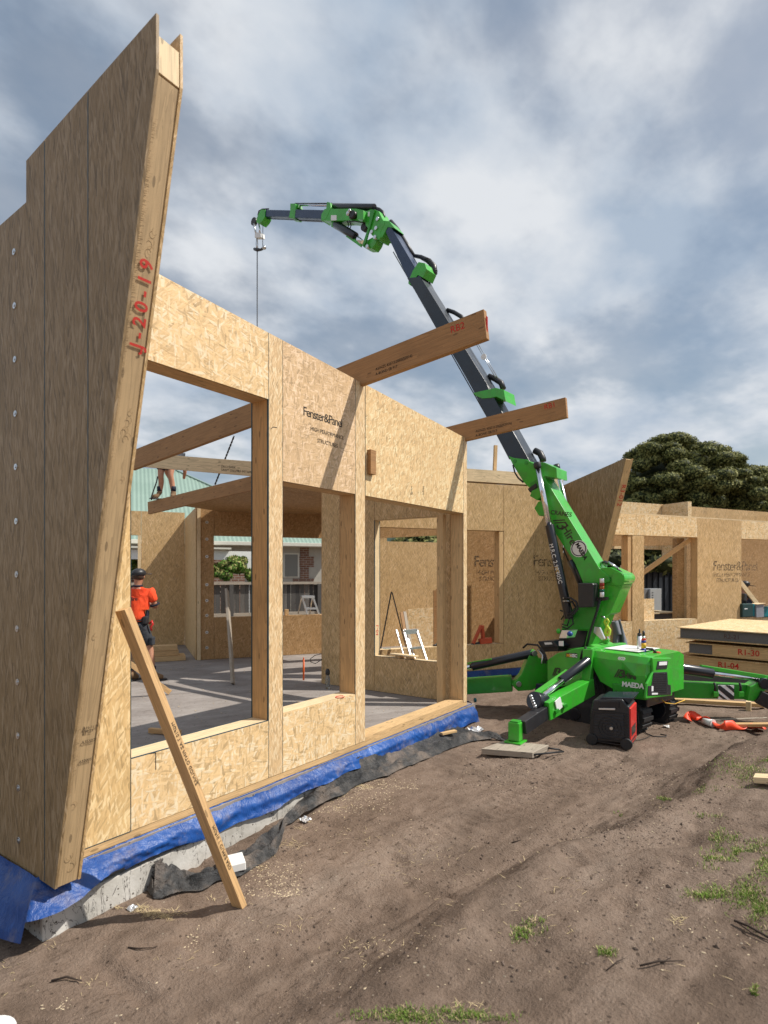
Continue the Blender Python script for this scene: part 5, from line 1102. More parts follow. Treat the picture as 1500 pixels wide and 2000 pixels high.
# tracks
def track(yc, x0, x1, name='track'):
    z0 = G-.01; h = .40; r = h/2; w = .22; pts = []
    for k in range(13): a = math.pi/2+math.pi*k/12; pts.append((x0+r+r*math.cos(a), z0+r+r*math.sin(a)))
    for k in range(13): a = -math.pi/2+math.pi*k/12; pts.append((x1-r+r*.9*math.cos(a), z0+r+r*math.sin(a)))
    m = MB(); m.prism(pts, yc-w/2, yc+w/2); tr = crane.part('track_belt', toW(m, CR), M['black'], .01)
    per = []; n = len(pts)
    for i in range(n): per.append(Vector((*pts[i], 0)))
    L = sum((per[(i+1) % n]-per[i]).length for i in range(n)); d_ = 0; i = 0; cnt = int(L/.085)
    for k in range(cnt):
        s_ = k*L/cnt; acc = 0
        for i in range(n):
            e = (per[(i+1) % n]-per[i]); 
            if acc+e.length >= s_: break
            acc += e.length
        p = per[i]+e.normalized()*(s_-acc); t_ = e.normalized(); nn_ = Vector((t_.y, -t_.x, 0)); c_ = Vector((x0+(x1-x0)/2, z0+r, 0))
        m = MB(); m.beam((p.x, yc-w/2-.006, p.y), (p.x, yc+w/2+.006, p.y), .045, .035, (nn_.x, 0, nn_.y)); crane.part('track_pad', toW(m, CR), M['black'], 0, None, tr)
    for k, xx in enumerate((x0+r, (x0+x1)/2-.18, (x0+x1)/2+.18, x1-r)):
        rr2 = .13 if k in (0, 3) else .075; m = MB(); m.cyl((xx, yc-w/2-.012, z0+(r if k in (0, 3) else .10)), (xx, yc-w/2+.02, z0+(r if k in (0, 3) else .10)), rr2, 20); crane.part('track_wheel', toW(m, CR), M['cylb'], .006, None, tr)
    m = MB(); m.box((x0+r+.16, yc-w/2-.008, z0+.20), (x1-r-.16, yc-w/2+.01, z0+.27)); crane.part('track_frame', toW(m, CR), M['cylb'], 0, None, tr)
track(-.30, -.62, .86); track(.40, -.62, .86)
# ---- outriggers
def wq(px, py, D): return W.atD(px, py, D)
def leg(name, segs):
    for nm, p, q, w_, h_, mt, w1, h1 in segs: crane.part(nm, MB().beam(p, q, w_, h_, (0, 0, 1), 0, w1, h1), M[mt], .006)
# front-left leg reaching the pad
k1 = wq(1142, 1352, 7.35); k2 = wq(1070, 1385, 6.85); foot = gpt(1005, 1449); foot.z += .07
top = wq(1007, 1413, 6.48)
crane.part('outrigger_arm', MB().beam(wq(1150, 1340, 7.4), wq(1062, 1388, 6.78), .16, .21, (0, 0, 1)), M['green'], .008)
crane.part('outrigger_tube', MB().beam(wq(1072, 1384, 6.85), wq(1018, 1420, 6.5), .125, .15, (0, 0, 1)), M['blackp'], .006)
crane.part('outrigger_upper_arm', MB().beam(wq(1046, 1362, 6.95), wq(1112, 1315, 7.35), .09, .10, (0, 0, 1)), M['green'], .005)
crane.part('outrigger_ram', MB().cyl(wq(1096, 1330, 7.15), wq(1148, 1290, 7.35), .058, 16), M['cylb'], .003)
crane.part('outrigger_ram_rod', MB().cyl(wq(1060, 1360, 6.9), wq(1098, 1330, 7.1), .030, 12), M['chrome'])
crane.part('outrigger_bracket', MB().prism([(0, 0), (.05, 0)], 0, .01) if 0 else MB().beam(wq(1150, 1268, 7.42), wq(1146, 1352, 7.38), .12, .10, (1, 0, 0), 0, .10, .16), M['green'], .006)
crane.part('knuckle', MB().cyl(wq(1042, 1368, 6.80), wq(1062, 1372, 6.92), .105, 18), M['cylb'], .01)
m = MB(); hz_ = [wq(1036, 1363, 6.72), wq(1046, 1375, 6.74)]
for k in range(5): m.ball(wq(1037+2*k, 1360+5*k, 6.70), .022, 1, 1, 1, 8, 6)
crane.part('knuckle_bolts', m, M['steel'])['kind'] = 'stuff'
crane.part('warning_stripes', MB().beam(wq(1086, 1380, 6.78)+Vector((0, 0, .0)), wq(1096, 1371, 6.85), .012, .13, (0, 0, 1)), M['letter']); 
for k in range(2): crane.part('clamp_lug', MB().beam(wq(1083+k*16, 1391-k*11, 6.78+k*.1), wq(1090+k*16, 1386-k*10, 6.80+k*.1), .05, .04), M['greend'], .004)
# foot block
ft = gpt(1005, 1452); pz = ft.z+.075
crane.part('foot_post', MB().beam((top.x, top.y, pz+.02), (top.x, top.y, top.z+.02), .12, .13, (0, 1, 0)), M['green'], .012)
crane.part('foot_cap', MB().beam((top.x, top.y, top.z+.0), (top.x, top.y, top.z+.035), .10, .10, (0, 1, 0)), M['greend'], .008)
crane.part('foot_plate', MB().beam((top.x, top.y, pz), (top.x, top.y, pz+.018), .19, .19, (0, 1, 0)), M['green'], .004)
pd = MB(); pdo = W.onZ(1005, 1455, ft.z+.04)
pA, pB_, pC, pD_ = [Vector((*W.onZ(px, py, pz-.002), 0)) for px, py in ((940, 1462), (1040, 1470), (1072, 1455), (985, 1446))]
m = MB(); kk = m.pts([(p.x, p.y, pz-.062) for p in (pA, pB_, pC, pD_)]+[(p.x, p.y, pz-.002) for p in (pA, pB_, pC, pD_)])
for f in ((3, 2, 1, 0), (4, 5, 6, 7), (0, 1, 5, 4), (1, 2, 6, 5), (2, 3, 7, 6), (3, 0, 4, 7)): m.face([kk+i for i in f])
t = Thing('outrigger_pad', 'weathered square timber pad under the front outrigger foot', 'timber pad', W, (pdo[0], pdo[1], pz-.06)); t.part('pad_board', m, M['old'], .004)
rc = wq(1058, 1468, 6.6); t.part('rope_handle', MB().tube([Vector((pC.x-.02, pC.y, pz-.03)), Vector((pC.x+.06, pC.y-.09, pz-.05)), Vector((pC.x+.0, pC.y-.16, pz-.045)), Vector((pB_.x+.03, pB_.y, pz-.03))], .010, 6), M['black'])
# left outrigger going away behind the wall corner
h0 = wq(1052, 1330, 8.35); e0 = wq(880, 1342, 8.7)
crane.part('outrigger_arm', MB().beam(wq(1000, 1334, 8.45), e0, .16, .22, (0, 0, 1)), M['greend'], .008)
bk = [(1012, 1350), (1000, 1338), (1018, 1318), (1030, 1290), (1036, 1272), (1046, 1270), (1052, 1285), (1070, 1290), (1075, 1330), (1040, 1348)]
FL = fr_at(1040, 8.35, -90)
crane.part('outrigger_bracket', toW(MB().prism([FL.onY(x, z, 0) for x, z in bk], 0, .16), FL), M['green'], .008)
for q_ in ((1044, 1276), (1013, 1336)): p = FL.onY(*q_, 0); m = MB(); m.cyl((p[0], -.02, p[1]), (p[0], .01, p[1]), .038, 16); crane.part('bracket_pin', toW(m, FL), M['steel'], .003)
crane.part('outrigger_ram', MB().cyl(wq(922, 1302, 8.6), wq(1040, 1276, 8.4), .062, 16), M['cylb'], .003); crane.part('outrigger_ram_rod', MB().cyl(wq(870, 1310, 8.75), wq(924, 1301, 8.6), .035, 12), M['chrome'])
crane.part('ram_guard', MB().beam(wq(905, 1297, 8.66), wq(960, 1287, 8.5), .04, .02), M['green'])
crane.part('foot_post', MB().beam(Vector((e0.x, e0.y, G)), Vector((e0.x, e0.y, e0.z+.1)), .12, .12, (0, 1, 0)), M['green'], .006)
# right outrigger
ra, rb_ = wq(1300, 1345, 7.65), wq(1462, 1350, 7.75)
crane.part('outrigger_arm', MB().beam(ra, rb_, .15, .21, (0, 0, 1), 0, .15, .185), M['greend'], .006)
FRR = fr_at(1400, 7.66, -90)
tri = [FRR.onY(*q_, -.06) for q_ in zr5((1330, 1035), (1500, 930), (1500, 1060), (1340, 1210), (1270, 1205), (1300, 1040))]
crane.part('outrigger_knee', toW(MB().prism(tri, -.06, .12), FRR), M['green'], .006)
m = MB(); p = FRR.onY(*zr5((1460, 1010))[0], -.08); m.cyl((p[0], -.10, p[1]), (p[0], .16, p[1]), .07, 18); crane.part('knee_pin', toW(m, FRR), M['cylb'], .006)
crane.part('outrigger_tube', MB().beam(wq(1480, 1360, 7.6), wq(1640, 1440, 7.3), .13, .17, (0, 0, 1)), M['blackp'], .006)
fp = wq(1650, 1430, 7.2); crane.part('foot_post', MB().beam((fp.x, fp.y, float(gz(fp.x, fp.y))), (fp.x, fp.y, fp.z+.1), .12, .12, (0, 1, 0)), M['green'], .006)
crane.part('outrigger_ram', MB().cyl(wq(1296, 1300, 7.55), wq(1390, 1315, 7.6), .068, 16), M['cylb'], .003); crane.part('outrigger_ram_rod', MB().cyl(wq(1386, 1314, 7.6), wq(1494, 1328, 7.65), .030, 12), M['chrome'])
crane.part('ram_guard', MB().beam(wq(1368, 1302, 7.6), wq(1505, 1324, 7.65), .05, .05), M['green'], .004)
sp = [FRR.onY(*q_, -.06) for q_ in zr5((930, 1025), (1110, 1030), (1108, 1190), (935, 1180))]
plt = crane.part('warning_plate', toW(MB().prism(sp, -.075, -.064), FRR), M['letter'], 0)
for k in range(3):
    s0 = [(930, 1035+k*0), (0, 0)]
for stp in (((930, 1035), (950, 1026), (1108, 1150), (1108, 1190), (1070, 1188), (930, 1070)), ((1010, 1026), (1060, 1028), (1108, 1068), (1108, 1110)), ((930, 1110), (1030, 1187), (985, 1184), (930, 1140))):
    crane.part('stripe', toW(MB().prism([FRR.onY(*q_, -.06) for q_ in zr5(*stp)], -.079, -.0755), FRR), M['blackp'], 0, None, plt)
for qx in (905, 1190): crane.part('arm_clamp', toW(MB().prism([FRR.onY(*q_, -.06) for q_ in zr5((qx-25, 1100), (qx+30, 1100), (qx+30, 1155), (qx-25, 1155))], -.085, -.06), FRR), M['green'], .004)
for qx in (895, 1180): crane.part('hose', MB().tube([bp(*q_, -.10, FRR) for q_ in zr5((qx, 1000), (qx+12, 1050), (qx+8, 1098))], .014, 6), M['black'])
# controller box and papers at the front, lamp, chain hook on the post
cpart('control_box', zk((75, 1300), (310, 1290), (380, 1370), (375, 1440), (160, 1450)), ns+.25, ns+.6, 'blackp', .006); cpart('control_lid', zk((75, 1295), (300, 1285), (385, 1372), (150, 1385)), ns+.22, ns+.62, 'charcoal', .004)
cpart('paper_note', zk((170, 1312), (270, 1308), (290, 1338), (185, 1345)), ns+.212, ns+.219, 'letter', 0)
cpart('valve_panel', zk((385, 1250), (425, 1135), (540, 1135), (500, 1250)), ns+.1, ns+.3, 'alu', .006); cpart('paper_note', zk((385, 1290), (450, 1290), (450, 1365), (385, 1360)), ns+.08, ns+.09, 'letter', 0)
M['bluep'] = plain('blue_cap_plastic', (.01, .05, .28), .35); p = bp(*zk((548, 1185))[0], ns+.05, CR); crane.part('blue_cap', MB().ball(p, .038, 1, 1, .9, 14, 9), M['bluep'])
p = bp(*zk((380, 1145))[0], ns+.1, CR); crane.part('green_lamp', MB().ball(p, .028, 1, 1, 1.3), M['green'])
m = MB(); p = bp(*z1((1306, 608))[0], ns+.45, CR); m.cyl(p, p+Vector((0, 0, .035)), .045, 16); M['amber2'] = plain('amber_beacon', (.65, .10, .02), .25); crane.part('beacon', m, M['amber2'], .006)
crane.part('hose', MB().tube([bp(*z1(p_)[0], ns+.4, CR) for p_ in ((1180, 585), (1230, 570), (1275, 572), (1300, 595))], .014, 7), M['black'])
for k in range(2): crane.part('hose', MB().tube([bp(*z1(p_)[0], ns-.0+.05*k, CR) for p_ in ((800+10*k, 640), (812+8*k, 590), (830+6*k, 565), (845+4*k, 590), (850, 640))], .020, 7), M['black'])
crane.part('hose', MB().tube([wq(1022, 1265, 8.3), wq(1030, 1258, 8.2), wq(1050, 1260, 8.1), wq(1063, 1275, 8.0), wq(1068, 1290, 7.9)], .014, 6), M['black'])
for k in range(3): crane.part('hose', MB().tube([wq(1050+4*k, 1268+2*k, 8.2), wq(1060+3*k, 1280, 8.1), wq(1058+4*k, 1296, 8.05)], .012, 6), M['black' if k else 'steel'])
# ---- sling hook hanging on the post
M['lime'] = plain('lime_yellow_steel', (.48, .62, .04), .4, 0, .08)
t = Thing('lifting_hook', 'lime yellow lifting hook and shackle hanging on the crane post', 'hook', W, tuple(bp(*zk((1095, 1200))[0], hw+.05)))
for nm, pts_, r in (('shackle', ((1075, 975), (1055, 1010), (1070, 1045), (1100, 1040), (1115, 1000), (1095, 970), (1075, 975)), .016), ('hook_body', ((1085, 1045), (1095, 1090), (1070, 1140), (1065, 1180), (1090, 1205), (1125, 1190), (1130, 1130), (1105, 1090)), .022)):
    t.part(nm, MB().tube([bp(*zk(p_)[0], hw+.06) for p_ in pts_], r, 8), M['lime'])
t.part('chain_link', MB().tube([bp(*zk(p_)[0], hw+.06) for p_ in ((1010, 930), (1045, 935), (1070, 975))], .012, 6), M['steel']); t.part('chain_link', MB().tube([bp(*zk(p_)[0], hw+.06) for p_ in ((1090, 1210), (1105, 1240), (1100, 1265))], .014, 6), M['chrome'])
bpart('mirror_plate', zk((905, 1080), (985, 1090), (1060, 1260), (1010, 1280), (890, 1165)), hw-.02, hw+.02, 'alu', .006)
bpart('lower_hook_cover', zk((960, 1340), (1010, 1290), (1090, 1265), (1115, 1275), (1090, 1320), (1000, 1370)), hw-.05, hw+.03, 'green', .006)
# ------------------------------------------------------------------ generator
gl = gpt(1150, 1455); GN = fr_at(1160, 6.62, -122)
t = Thing('generator', 'boxy black portable generator with a red side panel and wheels, standing before the crane', 'generator', GN, (.16, .2, float(gz(*GN.w((.16, .2, 0)).xy))))
gzz = t.at.z
def gp(px, py, y=0): return GN.onY(px, py, y)
# rear-left grille face at y=0 ; red panel on the right end
zg = lambda py: GN.onY(1200, py, 0)[1]
front_ = [gp(*q_) for q_ in z1((880, 910), (1075, 905), (1120, 960), (1125, 1200), (850, 1205), (862, 1000))]
x1_ = gp(*z1((1125, 1150))[0])[0]
t.part('black_housing', MB().prism([(a, max(b, gzz+.02)) for a, b in front_], 0, .40), M['blackp'], .018)
rp_ = [GN.onX(*q_, x1_+.004) for q_ in z1((1122, 950), (1170, 925), (1188, 1140), (1130, 1190))]
t.part('red_panel', MB().prism([(x1_-.05, gzz+.05), (x1_+.01, gzz+.05), (x1_+.01, zg(1372)-.05), (x1_-.06, zg(1372)-.03)], .015, .385), M['red'], .010)
t.part('top_shell', MB().prism([gp(*q_) for q_ in z1((905, 912), (940, 893), (1150, 898), (1120, 945), (1080, 912))], .02, .40), M['charcoal'], .012)
t.part('handle_recess', MB().prism([gp(*q_) for q_ in z1((925, 920), (1060, 920), (1055, 965), (920, 965))], -.006, .01), M['cylb'], .006)
t.part('handle_bar', MB().beam(Vector((*[0]*0, gp(*z1((920, 968))[0])[0], -.012, gp(*z1((920, 968))[0])[1])), Vector((gp(*z1((1030, 970))[0])[0], -.012, gp(*z1((1030, 970))[0])[1])), .02, .018), M['alu'], .003)
cx_, cz_ = gp(*z1((992, 1095))[0])
gr2 = t.part('grille', MB().prism([gp(*q_) for q_ in z1((890, 1000), (1085, 1000), (1090, 1165), (885, 1165))], -.008, .005), M['charcoal'], .006)
for k in range(11): t.part('grille_slat', MB().beam((cx_-.20, -.011, cz_-.17+k*.034), (cx_+.20, -.011, cz_-.17+k*.034), .006, .010), M['cylb'], 0, None, gr2)
for r in (.05, .085, .12): t.part('grille_ring', MB().tube([(cx_+r*math.cos(a*.393), -.017, cz_+r*math.sin(a*.393)) for a in range(17)], .004, 5), M['cylb'], 0, None, gr2)
t.part('exhaust_pipe', MB().cyl((cx_+.02, -.03, cz_-.0), (cx_+.02, .0, cz_), .017, 12), M['steel'])
for xx in (front_[4][0]+.04, x1_-.03): t.part('wheel', MB().cyl((xx, -.035, gzz+.065), (xx, .005, gzz+.065), .062, 18), M['black'], .006)
for k, (za, zb2) in enumerate(((.26, .36), (.40, .42), (.44, .46))): t.part('control_panel', MB().box((x1_+.010, .045, zg(1372)-zb2), (x1_+.0135, .30, zg(1372)-za)), M['cylb'])
# power cord
ps = [wq(1246, 1392, 7.0), wq(1247, 1412, 6.95)]+[gpt(*p_, .012) for p_ in ((1252, 1425), (1262, 1434), (1276, 1440), (1300, 1441), (1302, 1438), (1290, 1436))]
single('extension_cord', 'thin black cord dropping from the crane and curling on the soil beside the generator', 'cord', MB().tube(ps, .006, 6), M['black'], W, tuple(ps[3]))
ps = [gpt(*p_, .008) for p_ in ((1238, 1448), (1250, 1446), (1262, 1443), (1272, 1437))]; single('extension_cord', 'short length of thin cord lying on the soil just behind the generator', 'cord', MB().tube(ps, .004, 5), M['black'], W, tuple(ps[0]))
ps = [wq(1292, 1366, 7.2), wq(1300, 1373, 7.2), wq(1318, 1375, 7.2), wq(1338, 1367, 7.2)]; single('orange_cable', 'thin orange cable loop hanging under the rear of the crane hood', 'cable', MB().tube(ps, .006, 5), M['yellow'], W, tuple(ps[1]))
# cans on the hood
def can(label, pxz, pxb, D, r, rows_, cat, name):
    a = wq(*pxz, D); b = wq(*pxb, D); H_ = a.z-b.z; t = Thing(name, label, cat, W, (b.x, b.y, b.z)); 
    for nm, f0, f1, ra, rb3, mt in rows_: t.part(nm, MB().tube([(b.x, b.y, b.z+H_*f0), (b.x, b.y, b.z+H_*f1)], [r*ra, r*rb3], 18), M[mt])
M['canblue'] = plain('blue_can_print', (.015, .03, .28), .3)
can('blue and yellow spray can with a red ring on the crane hood', (1257, 1232), (1257, 1279), 7.28, .028, (('can_body', 0, .28, 1, 1, 'canblue'), ('can_band', .28, .50, 1, 1, 'yellow'), ('can_band', .50, .60, 1.0, 1, 'canblue'), ('can_band', .60, .70, 1, 1, 'red'), ('can_shoulder', .70, .78, 1, .6, 'alu'), ('cap', .78, 1.0, .62, .5, 'blackp')), 'spray can', 'spray_can')
can('pale grey bottle with a black nozzle standing behind the spray can', (1253, 1229), (1249, 1277), 7.42, .030, (('bottle_body', 0, .72, 1, .98, 'alu'), ('bottle_neck', .72, .84, .9, .8, 'blackp'), ('nozzle', .84, 1.02, .35, .25, 'blackp')), 'bottle', 'bottle')
# ------------------------------------------------------------------ stake with a grey jumper behind the crane
T = NT('grey_knit'); T.set('Base Color', (.17, .18, .205, 1)); T.set('Roughness', .95); T.bump(T.noise(T.uv.outputs['Object'], 9, 4, .6), .4, .03); M['knit'] = T.m
s0 = wq(1200, 1290, 9.3); t0 = wq(1198, 1180, 9.3); 
t = Thing('grey_jumper', 'grey jumper draped over a stake beside the crane hood', 'jumper', W, tuple(s0))
P = []
for i in range(19):
    a = i/18; row = []
    for j in range(15):
        b = j/14; cxp = lerp(1205, 1213, a)+(b-.5)*lerp(14, 30, a); cyp = lerp(1212, 1268, a)+6*abs(b-.4)*a+4*MN.noise(Vector((b*3, a*2, 5)))
        p = wq(cxp, cyp, 9.15+.05*math.sin(b*11+a*3)*(.3+a)); row.append(tuple(p))
    P.append(row)
t.part('cloth_body', MB().grid(P), M['knit'], 0, None, None, solid=.02); P = []
for i in range(13):
    a = i/12; row = []
    for j in range(8):
        b = j/7; p = wq(lerp(1200, 1196, a)+(b-.5)*12+a*14*0+a*12, lerp(1214, 1240, a), 9.10+.04*math.cos(b*6)); row.append(tuple(p))
    P.append(row)
t.part('sleeve', MB().grid(P), M['knit'], 0, None, None, solid=.03)
single('stake', 'upright timber stake holding the grey jumper behind the crane', 'stake', MB().beam(Vector((s0.x, s0.y, -.25)), Vector((s0.x, s0.y, wq(1200, 1214, 9.3).z)), .12, .05, (1, 0, 0)), M['pine'], W, (s0.x, s0.y, -.25))
# ------------------------------------------------------------------ stack of roof panels at the right
ST = fr_at(1327, 10.3, -137); sx1 = 3.6
def sz_(px, py): return ST.onY(px, py, 0)[1]
lay = [(1247+.5, 1225, .0, 3.9, 0, 'foam'), (1275, 1253, .14, 3.4, .02, 'pine'), (1301, 1279, -.03, 2.6, -.02, 'pine'), (1330, 1306, -.02, 3.6, .03, 'foam')]
labs = ['top board panel of the stack at right, its grey foam end showing', 'second panel from the top of the stack, timber edge marked R1-30', 'third panel from the top of the stack, timber edge marked R1-04', 'bottom panel of the stack at right resting near the soil']
for k, (pb, pt, xa_, xb_, y0_, core) in enumerate(lay):
    z1_, z0_ = sz_(1327, pt), sz_(1327, pb); t = Thing('building_panel', labs[k], 'panel', ST, ((xa_+xb_)/2, 1.4, z0_), 'roof panels stacked at the right')
    t.part('top_skin', MB().box((xa_-.04, y0_-.02, z1_-.016), (xb_, 2.8, z1_)), M['osb' if k == 0 else 'osb_b'], .001); t.part('bottom_skin', MB().box((xa_-.04, y0_-.02, z0_), (xb_, 2.8, z0_+.016)), M['osb_b'], .001)
    t.part('foam_core', MB().box((xa_+.002, y0_+.03, z0_+.016), (xb_-.02, 2.77, z1_-.016)), M['foam'])
    ta = xa_ if k else None
    if k == 0: segs_ = [(1.62, 1.72, 'pine_o'), (1.72, 3.88, 'pine')]
    elif k == 1: segs_ = [(.52, 2.5, 'pine'), (2.5, 2.62, 'pine_o'), (2.62, 3.3, 'pine')]
    elif k == 2: segs_ = [(-.03, 1.5, 'pine'), (1.5, 1.68, 'pine_o')]
    else: segs_ = [(1.55, 3.5, 'pine')]
    for a_, b_, mt in segs_: t.part('edge_timber', MB().beam((a_+.002, y0_+.012, (z0_+z1_)/2), (b_, y0_+.012, (z0_+z1_)/2), .04, z1_-z0_-.034), M[mt])
    if k in (1, 2): 
        xx = ST.onY(1440 if k == 1 else 1403, 1270, 0)[0]; t.part('lettering', text_mb(('R1-30', 'R1-04')[k-1], .13, (xx, y0_-.0095, z0_+.06), (1, 0, 0), (0, 0, 1), .001, 'LEFT', 0, 1.0, .002), M['inkr'])
    if k == 0: xx = ST.onY(1412, 1240, 0)[0]; t.part('lettering', text_mb('R2-21', .10, (xx, .028, z0_+.06), (1, 0, 0), (0, 0, 1), .001, 'LEFT', 0, 1), M['inkf2'])
for k, xx in enumerate((.25, 2.6)): single('bearer', ('timber bearer under the near left of the panel stack', 'timber bearer under the middle of the panel stack')[k], 'timber', MB().beam((xx, .05, sz_(1327, 1330)-.06), (xx, 2.7, sz_(1327, 1330)-.06), .1, .115), M['pine_o'], ST, (xx, .05, -.3), 'bearers under the stack')
# ------------------------------------------------------------------ people
def skin(T, name, nodes, edges, mat, sub=2, root=None, parent=None, label=None):
    names = list(nodes); me = bpy.data.meshes.new(name); me.from_pydata([tuple(Vector(nodes[n][0])-T.at) for n in names], [(names.index(a), names.index(b)) for a, b in edges], [])
    ob = bpy.data.objects.new(name, me); COL.objects.link(ob); ob.parent = parent or T.e; me.materials.append(mat)
    m = ob.modifiers.new('skin', 'SKIN'); m.use_smooth_shade = True; m.branch_smoothing = .4
    for i, n in enumerate(names):
        r = nodes[n][1]; me.skin_vertices[0].data[i].radius = r if isinstance(r, tuple) else (r, r); me.skin_vertices[0].data[i].use_root = (n == (root or names[0]))
    s = ob.modifiers.new('sub', 'SUBSURF'); s.levels = sub; s.render_levels = sub
    if label: ob['label'] = label
    return ob
M['skin'] = plain('tanned_skin', (.42, .20, .12), .55, 0, .08, 9); M['hair'] = plain('brown_hair', (.05, .028, .015), .8); 
T = NT('hi_vis_orange_cloth'); v = T.uv.outputs['Object']; T.set('Base Color', T.ramp(T.noise(v, 5, 4, .6), [(.3, (.80, .055, .012)), (.7, (.98, .095, .02))])); T.set('Roughness', .85); T.bump(T.noise(T.map(v, (1, 1, .6)), 7, 3, .55, .8), .6, .05); M['hivis'] = T.m
T = NT('charcoal_cloth'); v = T.uv.outputs['Object']; T.set('Base Color', (.028, .032, .040, 1)); T.set('Roughness', .9); T.bump(T.noise(v, 9, 3, .55, .8), .6, .04); M['cloth'] = T.m
M['navycl'] = plain('navy_cloth', (.010, .014, .030), .85); M['boot'] = plain('tan_suede', (.20, .12, .06), .85, 0, .2, 14)
VP = fr_at(266, 9.35, -90)
t = Thing('person', 'worker in orange hi-vis polo, dark shorts and black cap, arms folded, seen from behind', 'person', VP, (0, 0, 0))
J = dict(pel=((0, 0, .93), (.125, .095)), waist=((0.0, .0, 1.08), (.11, .085)), chest=((.01, .01, 1.28), (.13, .095)), upch=((.01, .02, 1.40), (.09, .06)), neck=((.012, .03, 1.515), .055), head0=((.02, .045, 1.60), (.072, .085)), head1=((.025, .05, 1.69), (.078, .095)), top=((.025, .05, 1.75), (.045, .055)),
  shr=((.18, .02, 1.41), .048), elr=((.285, .09, 1.16), .042), wrr=((.10, .27, 1.20), .030), shl=((-.16, .02, 1.41), .048), ell=((-.265, .09, 1.16), .042), wrl=((-.05, .27, 1.17), .030), hr=((.03, .28, 1.22), (.04, .022)), hl=((.02, .26, 1.15), (.04, .022)),
  hipr=((.10, .0, .86), .08), knr=((.205, .03, .50), .060), clr=((.235, .0, .34), .058), anr=((.255, .0, .11), .040), hipl=((-.10, 0, .86), .08), knl=((-.14, .02, .50), .060), cll=((-.12, -.01, .34), .058), anl=((-.07, 0, .11), .040))
E_ = [('pel', 'waist'), ('waist', 'chest'), ('chest', 'upch'), ('upch', 'neck'), ('neck', 'head0'), ('head0', 'head1'), ('head1', 'top'), ('upch', 'shr'), ('shr', 'elr'), ('elr', 'wrr'), ('wrr', 'hr'), ('upch', 'shl'), ('shl', 'ell'), ('ell', 'wrl'), ('wrl', 'hl'),
  ('pel', 'hipr'), ('hipr', 'knr'), ('knr', 'clr'), ('clr', 'anr'), ('pel', 'hipl'), ('hipl', 'knl'), ('knl', 'cll'), ('cll', 'anl')]
skin(t, 'body', J, E_, M['skin'], 2, 'pel')
skin(t, 'polo_shirt', dict(a=((0.005, 0, .90), (.185, .145)), b=((0.0, 0, 1.08), (.175, .135)), c=((.01, .01, 1.28), (.195, .140)), d=((.01, .02, 1.42), (.190, .125)), e=((.012, .028, 1.49), (.08, .075)), r=((.195, .025, 1.425), .092), r2=((.262, .07, 1.235), .077), l=((-.175, .025, 1.425), .092), l2=((-.245, .07, 1.235), .077)),
  [('a', 'b'), ('b', 'c'), ('c', 'd'), ('d', 'e'), ('d', 'r'), ('r', 'r2'), ('d', 'l'), ('l', 'l2')], M['hivis'], 2, 'c')
t.part('collar', MB().tube([(.012+.062*math.cos(a*.63), .03+.062*math.sin(a*.63), 1.505+.006*math.sin(a*.63)) for a in range(11)], .017, 8), M['navycl'])
t.part('side_panel', MB().beam((.165, .0, .97), (.178, .02, 1.12), .05, .10, (0, 1, 0), 0, .03, .08), M['navycl'], .02)
t.part('sleeve_cuff', MB().tube([(.262, .072, 1.215), (.268, .078, 1.195)], .079, 14), M['navycl']); 
skin(t, 'cargo_shorts', dict(a=((0, 0, 1.0), (.165, .132)), p=((0, 0, .88), (.175, .140)), r=((.115, .0, .80), .120), r2=((.195, .02, .545), .095), l=((-.115, 0, .80), .120), l2=((-.155, .02, .545), .095)), [('a', 'p'), ('p', 'r'), ('r', 'r2'), ('p', 'l'), ('l', 'l2')], M['cloth'], 2, 'p')
t.part('cargo_pocket', MB().box((.225, -.075, .57), (.285, .05, .70)), M['cloth'], .015); t.part('back_pocket', MB().box((.05, -.150, .80), (.14, -.135, .90)), M['cloth'], .008)
bl = MB(); 
for k in range(24): a = k*2*math.pi/24; b = (k+1)*2*math.pi/24; bl.beam((.17*math.cos(a), .132*math.sin(a), .985), (.17*math.cos(b), .132*math.sin(b), .985), .012, .055)
t.part('tool_belt', bl, M['blackp']); t.part('belt_pouch', MB().box((.13, -.10, .90), (.20, .02, 1.03)), M['blackp'], .02); t.part('back_strap', MB().box((-.03, -.150, .87), (.01, -.138, .98)), M['blackp'], .004)
for s_, (x, ang) in enumerate(((.27, .85), (-.06, .2))):
    f = Vector((math.sin(ang), math.cos(ang)*.9, 0)); b0 = Vector((x-.015, 0, 0))
    skin(t, 'work_boot', dict(a=(b0+Vector((0, 0, .17)), .062), b=(b0+Vector((0, 0, .075)), .060), c=(b0+f*.10+Vector((0, 0, .055)), (.05, .052)), d=(b0+f*.19+Vector((0, 0, .045)), (.042, .045)), h=(b0-f*.045+Vector((0, 0, .045)), .043)), [('a', 'b'), ('b', 'c'), ('c', 'd'), ('b', 'h')], M['boot'], 2, 'b')
    t.part('boot_sole', MB().beam(b0-f*.085+Vector((0, 0, .012)), b0+f*.235+Vector((0, 0, .012)), .095, .024), M['blackp'], .01)
    t.part('sock', MB().tube([b0+Vector((0, 0, .17)), b0+Vector((0, 0, .235))], .055, 14), M['navycl'])
t.part('hair', MB().ball((.022, .035, 1.655), .092, .95, 1.0, .85), M['hair']); t.part('ear', MB().ball((.104, .05, 1.655), .028, .4, .7, 1.1), M['skin'])
t.part('ear', MB().ball((-.058, .05, 1.655), .028, .4, .7, 1.1), M['skin'])
t.part('nose', MB().ball((.05, .150, 1.655), .020, .7, 1.0, 1.2), M['skin'])
cp = MB(); cp.ball((.025, .045, 1.705), .107, 1, 1.12, .72, 18, 10); t.part('cap', cp, M['blackp'])
